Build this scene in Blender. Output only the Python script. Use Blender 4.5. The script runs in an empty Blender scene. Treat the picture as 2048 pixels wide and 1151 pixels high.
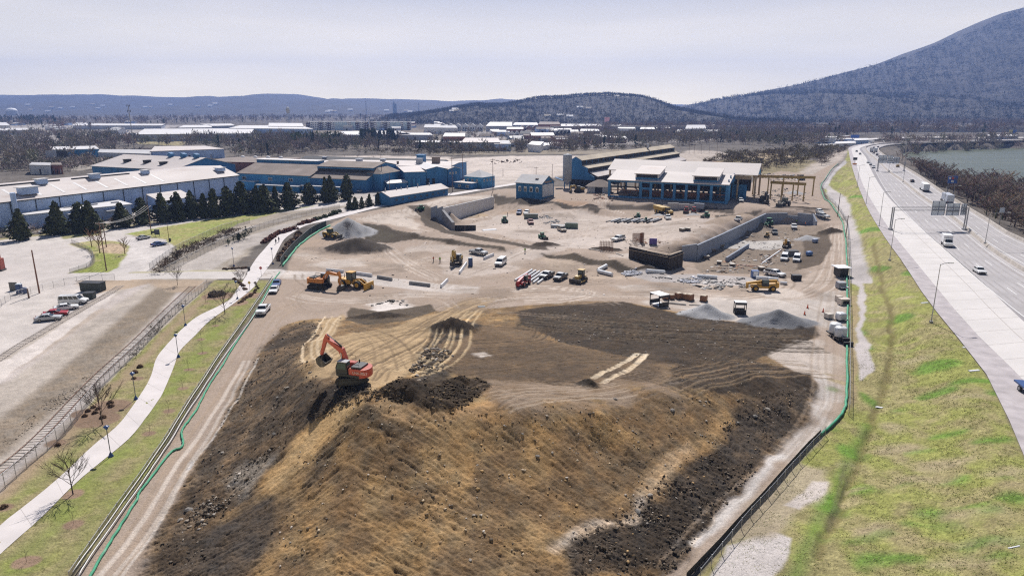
import bpy, math, random
import numpy as np
from math import radians as R, sin, cos, pi, sqrt, atan2, hypot
C = bpy.context.scene.collection
SC = bpy.context.scene
rng = random.Random(7)
# ---------------------------------------------------------------- camera, sky, sun, exposure
H, PITCH = 43.0, R(14.8)                       # drone height above the site, camera tilt
cam_d = bpy.data.cameras.new('camera'); cam = bpy.data.objects.new('camera', cam_d); C.objects.link(cam)
cam.location = (0, 0, H); cam.rotation_euler = (pi / 2 - PITCH, 0, 0)
cam_d.sensor_width = 36; cam_d.lens = 24.0; cam_d.clip_end = 60000; cam_d.clip_start = 0.5
SC.camera = cam
SUN_EL = R(48)
world = bpy.data.worlds.new('World'); SC.world = world; world.use_nodes = True
nt = world.node_tree; nt.nodes.clear()
def N(nt, t, **k):
    n = nt.nodes.new(t)
    for a, b in k.items(): setattr(n, a, b)
    return n
sky = N(nt, 'ShaderNodeTexSky', sky_type='NISHITA', sun_disc=False, sun_elevation=SUN_EL, sun_rotation=0.0,
        altitude=200.0, air_density=1.0, dust_density=1.3, ozone_density=1.0)
tc = N(nt, 'ShaderNodeTexCoord'); mp = N(nt, 'ShaderNodeMapping')
mp.inputs['Scale'].default_value = (0.8, 1.2, 7.0)
nz = N(nt, 'ShaderNodeTexNoise'); nz.inputs['Scale'].default_value = 2.3; nz.inputs['Detail'].default_value = 6; nz.inputs['Roughness'].default_value = .55
cr = N(nt, 'ShaderNodeValToRGB'); cr.color_ramp.elements[0].position = .42; cr.color_ramp.elements[1].position = .72
cr.color_ramp.elements[0].color = (.80, .80, .80, 1); cr.color_ramp.elements[1].color = (1, 1, 1, 1)
sx_ = N(nt, 'ShaderNodeSeparateXYZ'); ev = N(nt, 'ShaderNodeMapRange'); ev.inputs[1].default_value = .13; ev.inputs[2].default_value = .34; ev.inputs[3].default_value = 1.0; ev.inputs[4].default_value = .0   # the veil thins towards the zenith
ml = N(nt, 'ShaderNodeMath', operation='MULTIPLY')
mx = N(nt, 'ShaderNodeMixRGB'); hr = N(nt, 'ShaderNodeValToRGB'); hr.color_ramp.elements[0].position = 0.0; hr.color_ramp.elements[1].position = .20     # thin high cloud veil, whiter at the horizon
hr.color_ramp.elements[0].color = (40, 34, 21, 1); hr.color_ramp.elements[1].color = (5.8, 6.7, 10.8, 1); nt.links.new(hr.outputs[0], mx.inputs['Color2'])
bg = N(nt, 'ShaderNodeBackground'); bg.inputs['Strength'].default_value = 0.05
wo = N(nt, 'ShaderNodeOutputWorld'); L = nt.links.new
L(tc.outputs['Generated'], mp.inputs['Vector']); L(mp.outputs['Vector'], nz.inputs['Vector']); L(nz.outputs['Fac'], cr.inputs['Fac'])
L(tc.outputs['Generated'], sx_.inputs[0]); L(sx_.outputs['Z'], ev.inputs[0]); L(sx_.outputs['Z'], hr.inputs['Fac']); L(ev.outputs[0], ml.inputs[0]); L(cr.outputs['Color'], ml.inputs[1]); L(ml.outputs[0], mx.inputs['Fac']); L(sky.outputs['Color'], mx.inputs['Color1']); L(mx.outputs['Color'], bg.inputs['Color']); L(bg.outputs[0], wo.inputs['Surface'])
sun_d = bpy.data.lights.new('sun', 'SUN'); sun_d.energy = 5.0; sun_d.angle = R(.5); sun_d.color = (1.0, .955, .90)
sun = bpy.data.objects.new('sun', sun_d); C.objects.link(sun); sun.rotation_euler = (-(pi / 2 - SUN_EL), 0, R(-2)); sun.location = (0, 300, 500)
SC.view_settings.view_transform = 'Standard'; SC.view_settings.look = 'None'; SC.view_settings.gamma = 1.0
SC.view_settings.use_curve_mapping = False; SC.view_settings.exposure = 0.2; SC.cycles.use_denoising = False; SC.cycles.filter_width = 1.2
SC.cycles.max_bounces = 5; SC.cycles.diffuse_bounces = 1; SC.cycles.glossy_bounces = 2; SC.cycles.transmission_bounces = 2
SC.cycles.volume_bounces = 0; SC.cycles.transparent_max_bounces = 6
# ---------------------------------------------------------------- surveying: photo bearings turned into ground positions
FP = 1365.33; SP, CP = sin(PITCH), cos(PITCH)
def ray(px, py):
    u = (px - 1024) / FP; v = (py - 575.5) / FP
    return u, CP - v * SP, -(SP + v * CP)
def P(px, py, z=0.0):
    dx, dy, dz = ray(px, py); t = (z - H) / dz
    return (dx * t, dy * t, z)
def upto(px, py, Y):
    dx, dy, dz = ray(px, py); t = Y / dy
    return (dx * t, Y, H + dz * t)
# ---------------------------------------------------------------- noise
def _h(ix, iy, s):
    n = (ix.astype(np.int64) * 374761393 + iy.astype(np.int64) * 668265263 + s * 1442695041) & 0xffffffff
    n = ((n ^ (n >> 13)) * 1274126177) & 0xffffffff
    n = ((n ^ (n >> 16)) * 2246822519) & 0xffffffff
    return ((n ^ (n >> 15)) & 0xffffff) / float(0xffffff)
def vn(x, y, s=0):
    ix = np.floor(x); iy = np.floor(y); fx = x - ix; fy = y - iy
    fx = fx * fx * (3 - 2 * fx); fy = fy * fy * (3 - 2 * fy)
    a = _h(ix, iy, s); b = _h(ix + 1, iy, s); c = _h(ix, iy + 1, s); d = _h(ix + 1, iy + 1, s)
    return (a + (b - a) * fx) * (1 - fy) + (c + (d - c) * fx) * fy
def fbm(x, y, o=4, s=0, g=.5):
    r = 0; a = 1; t = 0
    for i in range(o):
        r = r + a * vn(x, y, s + i * 17); t += a; a *= g; x = x * 2.03 + 11.3; y = y * 2.03 + 5.7
    return r / t
def sstep(a, b, x):
    t = np.clip((x - a) / (b - a), 0, 1); return t * t * (3 - 2 * t)
# ---------------------------------------------------------------- mesh helpers
class MB:
    def __init__(s): s.v = []; s.f = []
    def add(s, vs, fs):
        n = len(s.v); s.v += [tuple(q) for q in vs]; s.f += [tuple(i + n for i in f) for f in fs]; return s
    def box(s, c, d, rz=0, ry=0, rx=0, taper=1.0):
        hx, hy, hz = d[0] / 2, d[1] / 2, d[2] / 2; vs = []
        for z in (-hz, hz):
            k = taper if z > 0 else 1
            for x, y in ((-hx * k, -hy * k), (hx * k, -hy * k), (hx * k, hy * k), (-hx * k, hy * k)):
                X, Y, Z = x, y, z
                if rx: Y, Z = Y * cos(rx) - Z * sin(rx), Y * sin(rx) + Z * cos(rx)
                if ry: X, Z = X * cos(ry) + Z * sin(ry), -X * sin(ry) + Z * cos(ry)
                if rz: X, Y = X * cos(rz) - Y * sin(rz), X * sin(rz) + Y * cos(rz)
                vs.append((X + c[0], Y + c[1], Z + c[2]))
        return s.add(vs, [(3, 2, 1, 0), (4, 5, 6, 7), (0, 1, 5, 4), (1, 2, 6, 5), (2, 3, 7, 6), (3, 0, 4, 7)])
    def prism(s, poly, a, b, ax='y'):            # polygon extruded along an axis; poly in the other two axes
        m = len(poly); f = {'y': lambda p, t: (p[0], t, p[1]), 'x': lambda p, t: (t, p[0], p[1]), 'z': lambda p, t: (p[0], p[1], t)}[ax]
        vs = [f(p, a) for p in poly] + [f(p, b) for p in poly]
        return s.add(vs, [tuple(range(m - 1, -1, -1)), tuple(range(m, 2 * m))] + [(i, (i + 1) % m, (i + 1) % m + m, i + m) for i in range(m)])
    def tube(s, pts, r, n=6, r2=None, cap=True):
        r2 = r if r2 is None else r2; vs = []; k = len(pts)
        for i, p in enumerate(pts):
            q = pts[min(i + 1, k - 1)]; o = pts[max(i - 1, 0)]
            d = [q[j] - o[j] for j in range(3)]; l = sqrt(sum(c * c for c in d)) or 1; d = [c / l for c in d]
            up = (0, 0, 1) if abs(d[2]) < .9 else (1, 0, 0)
            a = (d[1] * up[2] - d[2] * up[1], d[2] * up[0] - d[0] * up[2], d[0] * up[1] - d[1] * up[0]); la = sqrt(sum(c * c for c in a)); a = [c / la for c in a]
            b = (d[1] * a[2] - d[2] * a[1], d[2] * a[0] - d[0] * a[2], d[0] * a[1] - d[1] * a[0])
            rr = r + (r2 - r) * i / max(k - 1, 1)
            for j in range(n):
                t = 2 * pi * j / n; vs.append(tuple(p[c] + rr * (cos(t) * a[c] + sin(t) * b[c]) for c in range(3)))
        fs = [(i * n + j, i * n + (j + 1) % n, (i + 1) * n + (j + 1) % n, (i + 1) * n + j) for i in range(k - 1) for j in range(n)]
        if cap: fs += [tuple(range(n - 1, -1, -1)), tuple((k - 1) * n + j for j in range(n))]
        return s.add(vs, fs)
    def cyl(s, a, b, r, n=10, r2=None): return s.tube([a, b], r, n, r2)
    def lathe(s, prof, n=12, c=(0, 0, 0)):
        vs = [(c[0] + r * cos(2 * pi * j / n), c[1] + r * sin(2 * pi * j / n), c[2] + z) for r, z in prof for j in range(n)]; k = len(prof)
        fs = [(i * n + j, i * n + (j + 1) % n, (i + 1) * n + (j + 1) % n, (i + 1) * n + j) for i in range(k - 1) for j in range(n)]
        return s.add(vs, fs + [tuple(range(n - 1, -1, -1)), tuple((k - 1) * n + j for j in range(n))])
    def quad(s, *p): return s.add(p, [tuple(range(len(p)))])
def mesh_np(name, v, f, mats, smooth=False):
    me = bpy.data.meshes.new(name); v = np.asarray(v, np.float32); f = np.asarray(f, np.int32); k = f.shape[1]
    me.vertices.add(len(v)); me.vertices.foreach_set('co', v.ravel()); me.loops.add(f.size); me.loops.foreach_set('vertex_index', f.ravel())
    me.polygons.add(len(f)); me.polygons.foreach_set('loop_start', np.arange(0, f.size, k, dtype=np.int32))
    me.polygons.foreach_set('loop_total', np.full(len(f), k, np.int32))
    if smooth: me.polygons.foreach_set('use_smooth', np.ones(len(f), bool))
    me.update(); me.validate()
    for m in (mats if isinstance(mats, list) else [mats]): me.materials.append(m)
    return me
def obj(name, g, m, parent=None, smooth=False, bevel=0):
    if isinstance(g, MB):
        me = bpy.data.meshes.new(name); me.from_pydata(g.v, [], g.f); me.materials.append(m)
        if smooth: me.polygons.foreach_set('use_smooth', [True] * len(me.polygons))
        me.update()
    else: me = g
    o = bpy.data.objects.new(name, me); C.objects.link(o)
    if parent: o.parent = parent
    if bevel:
        b = o.modifiers.new('bevel', 'BEVEL'); b.width = bevel; b.segments = 2; b.limit_method = 'ANGLE'
    return o
def tag(o, label=None, cat=None, group=None, kind=None):
    for k, v in (('label', label), ('category', cat), ('group', group), ('kind', kind)):
        if v: o[k] = v
    return o
def thing(name, label, cat, loc=(0, 0, 0), rz=0, group=None, sc=1.0):
    o = bpy.data.objects.new(name, None); C.objects.link(o); o.empty_display_size = .1
    o.location = loc; o.rotation_euler = (0, 0, rz); o.scale = (sc, sc, sc); return tag(o, label, cat, group)
def copy_tree(o, loc=None, rz=None, label=None, parent=None, sc=None):
    c = o.copy(); C.objects.link(c)
    if parent: c.parent = parent
    if loc is not None: c.location = loc
    if rz is not None: c.rotation_euler = (0, 0, rz)
    if sc is not None: c.scale = sc if isinstance(sc, tuple) else (sc, sc, sc)
    if label: c['label'] = label
    for ch in list(o.children): copy_tree(ch, parent=c)
    return c
# ---------------------------------------------------------------- materials
_M = {}
def mat(name, col, rough=.8, var=.12, scale=1.5, metal=0.0, bump=0.0, bscale=8.0, dirt=None, wave=None, stretch=None, spec=None):
    if name in _M: return _M[name]
    m = bpy.data.materials.new(name); m.use_nodes = True; nt = m.node_tree; b = nt.nodes['Principled BSDF']; L = nt.links.new
    b.inputs['Roughness'].default_value = rough; b.inputs['Metallic'].default_value = metal
    if spec is not None: b.inputs['Specular IOR Level'].default_value = spec
    tc = N(nt, 'ShaderNodeTexCoord'); n1 = N(nt, 'ShaderNodeTexNoise'); n1.inputs['Scale'].default_value = scale; n1.inputs['Detail'].default_value = 5
    vec = tc.outputs['Object']
    if stretch:
        mp = N(nt, 'ShaderNodeMapping'); mp.inputs['Scale'].default_value = stretch; L(vec, mp.inputs['Vector']); vec = mp.outputs['Vector']
    L(vec, n1.inputs['Vector'])
    hv = N(nt, 'ShaderNodeHueSaturation'); hv.inputs['Color'].default_value = (*col, 1)
    mr = N(nt, 'ShaderNodeMapRange'); mr.inputs[1].default_value = .25; mr.inputs[2].default_value = .75; mr.inputs[3].default_value = 1 - var * 1.6; mr.inputs[4].default_value = 1 + var * 1.6
    L(n1.outputs['Fac'], mr.inputs[0]); L(mr.outputs[0], hv.inputs['Value']); col_out = hv.outputs[0]
    if dirt:                                        # (colour, threshold, scale): weather stains with a shape of their own
        n2 = N(nt, 'ShaderNodeTexNoise'); n2.inputs['Scale'].default_value = dirt[2]; n2.inputs['Detail'].default_value = 8; n2.inputs['Roughness'].default_value = .65
        L(vec, n2.inputs['Vector']); r2 = N(nt, 'ShaderNodeMapRange'); r2.inputs[1].default_value = dirt[1]; r2.inputs[2].default_value = dirt[1] + .2; L(n2.outputs['Fac'], r2.inputs[0])
        mx = N(nt, 'ShaderNodeMixRGB'); mx.inputs['Color2'].default_value = (*dirt[0], 1); L(r2.outputs[0], mx.inputs['Fac']); L(col_out, mx.inputs['Color1']); col_out = mx.outputs[0]
    L(col_out, b.inputs['Base Color'])
    if bump or wave:
        bp = N(nt, 'ShaderNodeBump'); bp.inputs['Strength'].default_value = 1.0
        if wave:                                    # (axis, ribs per metre, depth): ribbed sheet metal
            w = N(nt, 'ShaderNodeTexWave', wave_type='BANDS', bands_direction=wave[0]); w.inputs['Scale'].default_value = wave[1]; L(tc.outputs['Object'], w.inputs['Vector'])
            bp.inputs['Distance'].default_value = wave[2]; L(w.outputs['Fac'], bp.inputs['Height'])
        else:
            n3 = N(nt, 'ShaderNodeTexNoise'); n3.inputs['Scale'].default_value = bscale; n3.inputs['Detail'].default_value = 4; L(vec, n3.inputs['Vector'])
            bp.inputs['Distance'].default_value = bump; L(n3.outputs['Fac'], bp.inputs['Height'])
        L(bp.outputs[0], b.inputs['Normal'])
    _M[name] = m; return m
def glassmat(name, col=(.02, .025, .03)): return mat(name, col, rough=.12, var=.05, spec=.6)
# ---------------------------------------------------------------- ground heights: survey points (bearing, elevation)
SURVEY = [
 # level ground left of the fence, and around
 (-200,1150,0),(0,1151,0),(0,1000,0),(0,850,0),(0,700,0),(0,600,0),(0,520,0),(0,480,0),(100,1100,0),(200,950,0),(200,800,0),(300,800,0),(300,650,0),(400,620,0),(420,560,0),(150,560,0),
 (300,520,0),(250,450,0),(500,560,0),(540,500,.2),(480,480,0),(400,440,0),(100,440,0),(600,470,.6),(650,435,1.4),(700,420,2.0),(760,405,2.6),(600,420,.8),(480,410,0),(300,400,0),(600,380,1),
 (820,398,3),(900,388,3),(980,380,3),(800,370,2.6),(900,350,3),(1000,340,3),(1100,330,3),(950,315,3),(700,330,2),(500,330,1),(300,330,0),(0,380,0),(-200,420,0),(-200,600,0),(-200,800,0),(-100,980,0),
 (150,1151,0),(260,1010,0),(330,920,0),(400,810,0),(470,715,0),(520,630,0),(560,560,0),(200,1151,0),(280,1090,0),(370,930,0),(450,790,0),(520,680,0),(560,620,0),
 # mound foot, left / back / right
 (300,1151,.1),(345,1020,.1),(395,930,.1),(430,880,.1),(470,800,.1),(500,740,.1),(530,690,.1),(562,655,.1),(620,636,.2),(700,632,.3),(760,622,.4),(840,615,.3),(930,608,.2),(1040,612,.2),(1150,598,.1),(1250,602,0),(1350,622,-.1),(1450,640,-.1),(1550,652,-.1),(1625,660,-.1),
 (1340,1151,.1),(1400,1070,.1),(1480,985,.1),(1545,915,.1),(1600,855,.1),(1640,800,.1),(1645,740,0),(1650,690,0),
 (1420,1151,0),(1500,1060,0),(1600,940,0),(1680,840,0),(1690,720,0),(1690,600,-.2),
 # mound body
 (720,785,10.4),(690,752,9.6),(650,768,9.2),(612,722,8.0),(622,682,5.4),(655,645,1.8),(700,700,7.0),(760,720,7.6),(760,770,9.9),(800,800,10.0),(880,820,9.4),(960,800,9.2),(1025,812,9.2),(1100,826,8.1),(1200,826,7.2),(1330,790,6.2),(1420,772,5.4),(1530,756,4.0),(1610,752,2.0),
 (760,870,7.9),(770,960,5.4),(770,1060,3.4),(760,1151,2.0),(600,1151,1.5),(450,1151,.8),(900,1151,2.0),(1000,1151,1.7),(1130,1151,1.2),(1250,1151,.7),
 (1000,900,6.0),(1100,1000,3.2),(1200,900,4.2),(1300,950,2.4),(1400,900,2.2),(1500,850,1.7),(1200,1020,2.0),(600,850,6.4),(500,930,2.6),(600,1000,3.4),(450,1050,1.1),(550,800,4.4),(500,830,2.0),(545,740,2.2),(580,690,2.0),
 (1100,640,1.5),(1300,625,.9),(1050,660,2.6),(1250,700,3.8),(1500,690,2.2),(1600,680,.8),(900,700,5.0),(1000,720,5.8),(1100,760,6.9),(1200,765,6.4),(900,760,8.3),(950,690,4.3),(800,690,5.4),(750,652,1.8),(850,640,1.8),(1000,650,2.0),(1400,740,4.6),(1400,660,1.9),
 (760,1260,.4),(500,1260,.1),(1000,1260,.3),(1250,1240,.0),
 # site floor in front
 (620,600,0),(720,590,0),(840,590,0),(950,580,0),(1050,580,-.2),(1150,575,-.3),(1250,580,-.4),(1400,585,-.5),(1550,590,-.6),(1650,580,-.4),(620,540,.1),(700,520,.2),(700,560,0),(800,530,.2),(880,540,0),(960,530,0),(1050,530,-.2),(1150,545,-.4),(900,505,.3),(820,495,.4),(650,490,.3),(620,510,.1),
 # middle terrace and its bank
 (740,447,2.0),(775,452,2.1),(830,466,2.1),(900,478,1.9),(1000,494,1.5),(735,472,.4),(778,482,.4),(832,476,.6),(900,488,.5),(1000,503,.4),(1060,500,.1),(800,430,2.3),(700,440,1.9),(850,412,2.9),(835,428,2.3),(850,452,1.7),(880,461,1.5),(950,473,1.3),(1030,486,.7),
 # retaining wall terrace and sunk floor
 (862,402,3),(920,393,3),(987,384,3),(905,446,-1.4),(950,458,-1.2),(912,463,-1.2),(1000,430,-.5),(1100,440,-.4),(1020,458,-.6),(1200,430,0),(1300,432,0),(1200,465,-.3),(1300,470,0),(1130,480,-.3),(1220,490,0),
 (1000,386,3),(1040,396,3),(1110,405,3),(1180,413,2.5),(1210,419,1.4),(1005,405,.1),(1060,412,.1),(1130,419,.1),(1190,428,.1),
 (1215,404,3),(1300,406,3),(1400,411,3),(1480,413,2.8),(1218,420,0),(1300,422,0),(1400,425,.2),(1470,432,.7),(1230,385,3),(1450,380,3),(1100,375,3),(1180,360,3),(1350,350,3),(1560,400,2.0),(1560,370,2.4),(1640,400,1.0),(1600,345,3),
 # right hand retaining wall and foundation floor
 (1362,487,1.4),(1420,466,1.5),(1480,446,1.5),(1515,431,1.6),(1560,419,1.6),(1625,424,1.0),(1380,521,-2.3),(1420,512,-2.4),(1470,485,-2.4),(1510,462,-2.4),(1535,446,-2.4),(1600,448,-2.2),(1635,450,-1.4),(1500,500,-2.3),(1600,490,-2.0),(1560,535,-1.6),(1480,540,-1.6),(1640,520,-1.0),(1680,480,-.4),(1660,445,.2),(1420,545,-1.0),
 # ramp bank
 (1085,505,.7),(1150,505,1.5),(1230,518,1.7),(1290,536,1.0),(1100,516,-.4),(1180,530,-.5),(1250,543,-.6),(1330,548,-.8),
 # verge, ditch, highway embankment
 (1650,1151,0),(1690,1000,-.2),(1740,880,-.4),(1765,780,-.6),(1775,690,-.6),(1755,590,-.4),(1735,500,-.2),(1715,440,0),(1690,380,.4),(1500,1180,0),(1600,1050,0),(1720,700,0),(1710,560,0),(1700,480,0),(1665,400,.4),(1660,360,1.2),(1690,330,2.4),
 (1850,1151,.8),(1850,950,1.0),(1880,820,1.5),(1840,680,1.2),(1800,560,1.3),(1760,470,1.4),(1720,390,1.8),
 (2043,901,3.4),(2012,825,3.4),(1963,731,3.4),(1922,682,3.4),(1852,595,3.4),(1805,523,3.4),(1765,467,3.4),(1730,405,3.4),(1706,340,3.4),(1697,298,3.4),(2110,1050,3.4),(2250,1151,3.4),
 (1760,300,3.2),(1790,320,3.2),(1880,375,3.2),(1990,440,3.2),(2100,500,3.2),(2300,600,3.2),(2300,800,3.3),
 (1830,330,-2),(1930,390,-2),(2040,440,-2),(2200,500,-2),(1800,296,1),(1900,287,0),(2048,283,0),
 (1500,300,3),(1600,300,4.5),(1560,320,4),(1640,310,3.5),(1450,300,3),(1300,290,2),(1100,300,2),(800,300,1),(500,290,0),(200,290,0),(0,300,0),(-200,300,0),(1000,270,0),(400,270,0),(1600,275,1),(1900,270,1),(2200,280,0),
]
SV = [P(*s) for s in SURVEY]
for a, b, zl, zr, o in [((1392,519,-2.3),(1530,447.5,-2.4),1.6,-2.4,0),((1363,514,-1.6),(1392,519,-2.3),1.4,-2.3,0),((1532,447,-2.4),(1624,449,-2.0),1.7,-2.3,0),((886,447,-1.4),(987,414,-1.0),3.0,-1.2,0),((863,430,1.0),(886,447,-1.4),2.9,-.6,0)]:   # ground either side of the retaining walls
    a, b = P(*a), P(*b); dx, dy = b[0] - a[0], b[1] - a[1]; l = hypot(dx, dy)
    for k in range(9):
        for o, z in ((4.4, zl), (1.7, zr), (-1.6, zr)): u = (k + .5) / 9; SV.append((a[0] + dx*u - dy/l*o, a[1] + dy*u + dx/l*o, z))
SV = np.array(SV)
_d = np.hypot(SV[:, None, 0] - SV[None, :, 0], SV[:, None, 1] - SV[None, :, 1])
_A = np.zeros((len(SV) + 1,) * 2); _A[:-1, :-1] = _d - np.eye(len(SV)) * .15; _A[-1, :-1] = 1; _A[:-1, -1] = 1
_W = np.linalg.solve(_A, np.append(SV[:, 2], 0))
def base_h(x, y):
    x = np.asarray(x, float).ravel(); y = np.asarray(y, float).ravel(); out = np.empty_like(x)
    for i in range(0, len(x), 40000):
        a, b = x[i:i + 40000].astype(np.float32), y[i:i + 40000].astype(np.float32)
        out[i:i + 40000] = np.sqrt((a[:, None] - SV[None, :, 0].astype(np.float32)) ** 2 + (b[:, None] - SV[None, :, 1].astype(np.float32)) ** 2) @ _W[:-1].astype(np.float32) + _W[-1]
    return out
# piles: (px, py, ground z, height, rx, ry)
PILES = [(698,470,.4,6.0,11,8,'grey'),(716,499,.3,4.2,11.5,6,'dark'),(1412,632,-.2,2.9,6.6,4.4,'grey'),(1555,646,-.2,3.2,9.2,4.6,'grey2'),(822,792,9.4,1.6,3.6,2.6,'soil'),(922,776,8.4,1.1,3.4,1.8,'soil'),(868,812,9.4,.7,2.8,1.5,'soil'),
         (1178,772,6.6,.8,1.9,1.4,'soil'),(905,662,2.8,2.6,5.2,3.6,'soil'),(1660,466,-1.2,2.0,5,4,'soil'),(1612,478,-2.0,1.6,5,4,'grey'),(1385,437,.2,1.3,4,3,'grey'),(1318,431,0,.9,3,2,'grey'),(1600,418,1.6,1.6,14,3,'soil'),(1210,500,.4,1.2,6,3,'soil'),(1092,490,.2,1.3,5,3,'soil'),(1412,372,3,1.0,4,3,'grey'),(1590,385,2,1.6,6,4,'grey'),(1180,408,2.8,1.5,4,3,'soil'),(760,628,1.4,1.0,7,2.6,'soil'),(1295,545,-.6,1.0,4,3,'soil')]
PW = [(*P(a, b, z)[:2], h, rx, ry, k) for a, b, z, h, rx, ry, k in PILES]
def pile_h(x, y, p):
    cx, cy, h, rx, ry, k = p; r = np.sqrt(((x - cx) / rx) ** 2 + ((y - cy) / ry) ** 2) * (1 + .25 * (vn(x * .6, y * .6, 3) - .5))
    return h * np.maximum(0, 1 - r) ** (1.25 if 'grey' in k else .9)
# ---------------------------------------------------------------- the ground sheet
NT = 1020
tt = np.concatenate([np.linspace(-1.25, -.86, 60, endpoint=False), np.linspace(-.86, .86, NT - 120, endpoint=False), np.linspace(.86, 1.25, 60)])
rows = np.concatenate([np.arange(1270, 300, -1.45), np.arange(300, 232, -1.7), [229, 227, 225, 223, 221, 219.5]])
YR = np.array([P(1024, r, 0)[1] for r in rows]); YR = np.concatenate([[34, 38, 42, 45], YR[YR > 46.5], [9100]])
GX = (YR[:, None] * tt[None, :]); GY = np.repeat(YR[:, None], len(tt), 1); shp = GX.shape
X = GX.ravel(); Y = GY.ravel()
HB = np.zeros_like(X); near = Y < 1500
HB[near] = base_h(X[near], Y[near]); HB *= 1 - sstep(700, 1200, Y)
HB = HB.reshape(shp)
def ground(px, py, it=14):                        # where a bearing meets the smooth ground
    z = 0.0
    for _ in range(it): p = P(px, py, z); z = .5 * z + .5 * hz(p[0], p[1])
    return P(px, py, z)
def hz(x, y):                                     # ground height at a point
    Yc = min(max(y, YR[0]), YR[-1] - 1); i = min(int(np.searchsorted(YR, Yc)) - 1, len(YR) - 2); i = max(i, 0); f = (Yc - YR[i]) / (YR[i + 1] - YR[i]); r = 0
    for k, w in ((i, 1 - f), (i + 1, f)):
        t = x / YR[k]; j = int(np.searchsorted(tt, t)) - 1; j = min(max(j, 0), len(tt) - 2); g = min(max((t - tt[j]) / (tt[j + 1] - tt[j]), 0), 1)
        r += w * (HB[k, j] * (1 - g) + HB[k, j + 1] * g)
    return float(r)
HZ = HB
for p in PW:
    m = (np.abs(GX - p[0]) < p[3] * 1.4) & (np.abs(GY - p[1]) < p[4] * 1.4)
    HB[m] += pile_h(GX[m], GY[m], p)
def world_poly(pix): return np.array([ground(a, b)[:2] for a, b in pix])
def poly_sd(x, y, P2):                            # signed distance, inside positive
    ins = np.zeros(x.shape, bool); d = np.full(x.shape, 1e9); n = len(P2)
    for i in range(n):
        ax, ay = P2[i]; bx, by = P2[(i + 1) % n]
        c = ((ay > y) != (by > y)) & (x < (bx - ax) * (y - ay) / ((by - ay) or 1e-9) + ax); ins ^= c
        l2 = (bx - ax) ** 2 + (by - ay) ** 2 or 1e-9; t = np.clip(((x - ax) * (bx - ax) + (y - ay) * (by - ay)) / l2, 0, 1)
        d = np.minimum(d, (x - ax - t * (bx - ax)) ** 2 + (y - ay - t * (by - ay)) ** 2)
    d = np.sqrt(d); return np.where(ins, d, -d)
def line_d(x, y, P2):
    d = np.full(x.shape, 1e9)
    for i in range(len(P2) - 1):
        ax, ay = P2[i]; bx, by = P2[i + 1]; l2 = (bx - ax) ** 2 + (by - ay) ** 2 or 1e-9
        t = np.clip(((x - ax) * (bx - ax) + (y - ay) * (by - ay)) / l2, 0, 1); d = np.minimum(d, (x - ax - t * (bx - ax)) ** 2 + (y - ay - t * (by - ay)) ** 2)
    return np.sqrt(d)
def spline(pts, n=8):                             # Catmull-Rom through points of any dimension
    p = [np.array(q, float) for q in pts]; p = [2 * p[0] - p[1]] + p + [2 * p[-1] - p[-2]]; out = []
    for i in range(1, len(p) - 2):
        for k in range(n):
            t = k / n; out.append(.5 * (2 * p[i] + (p[i + 1] - p[i - 1]) * t + (2 * p[i - 1] - 5 * p[i] + 4 * p[i + 1] - p[i + 2]) * t * t + (3 * p[i] - p[i - 1] - 3 * p[i + 1] + p[i + 2]) * t ** 3))
    return np.array(out + [p[-2]])
def resample(pl, n):
    pl = np.asarray(pl, float); s = np.concatenate([[0], np.cumsum(np.sqrt(((pl[1:] - pl[:-1]) ** 2).sum(1)))]); q = np.linspace(0, s[-1], n)
    return np.stack([np.interp(q, s, pl[:, k]) for k in range(pl.shape[1])], 1)
COL = np.zeros(shp + (3,)); AMP = np.full(shp, .02); GRASS = np.zeros(shp)
WXo = (fbm(X * .22, Y * .22, 3, 41) - .5).reshape(shp); WYo = (fbm(X * .22, Y * .22, 3, 57) - .5).reshape(shp)
FA = fbm(X * .05, Y * .05, 4, 1).reshape(shp); FB = fbm(X * .35, Y * .35, 4, 9).reshape(shp); FC = fbm(X * 1.6, Y * 1.6, 3, 23).reshape(shp)
def tone(c, a=.25, b=.2, e=.12): return np.array(c)[None, None] * (1 + a * (FA - .5) * 2 + b * (FB - .5) * 2 + e * (FC - .5) * 2)[..., None]
def lay(c, al, m=None):
    COL[...] = COL * (1 - al[..., None]) + c * al[..., None]
def region(pix, c, soft=.5, warp=1.5, amp=None, k=(.25, .2, .12), grass=None, alpha=1.0, c2=None, world=None):
    P2 = world_poly(pix) if world is None else world; mg = 6 + soft * 2 + warp
    x0, y0 = P2.min(0) - mg; x1, y1 = P2.max(0) + mg
    ri = np.where((YR > y0) & (YR < y1))[0]
    if len(ri) == 0: return
    sl = slice(ri[0], ri[-1] + 1); gx, gy = GX[sl], GY[sl]; m = (gx > x0) & (gx < x1)
    sd = poly_sd(gx[m] + warp * 2 * WXo[sl][m], gy[m] + warp * 2 * WYo[sl][m], P2); a = sstep(-soft, soft, sd) * alpha
    f = 1 + k[0] * (FA[sl][m] - .5) * 2 + k[1] * (FB[sl][m] - .5) * 2 + k[2] * (FC[sl][m] - .5) * 2
    col = np.array(c)[None] * f[:, None]
    if c2 is not None:
        t = sstep(.42, .6, .5 * FA[sl][m] + .5 * FB[sl][m])[:, None]; col = col * (1 - t) + np.array(c2)[None] * f[:, None] * t
    s = COL[sl]; s[m] = s[m] * (1 - a[:, None]) + col * a[:, None]
    if amp is not None: q = AMP[sl]; q[m] = q[m] * (1 - a) + amp * a
    if grass is not None: q = GRASS[sl]; q[m] = q[m] * (1 - a) + grass * a
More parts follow.
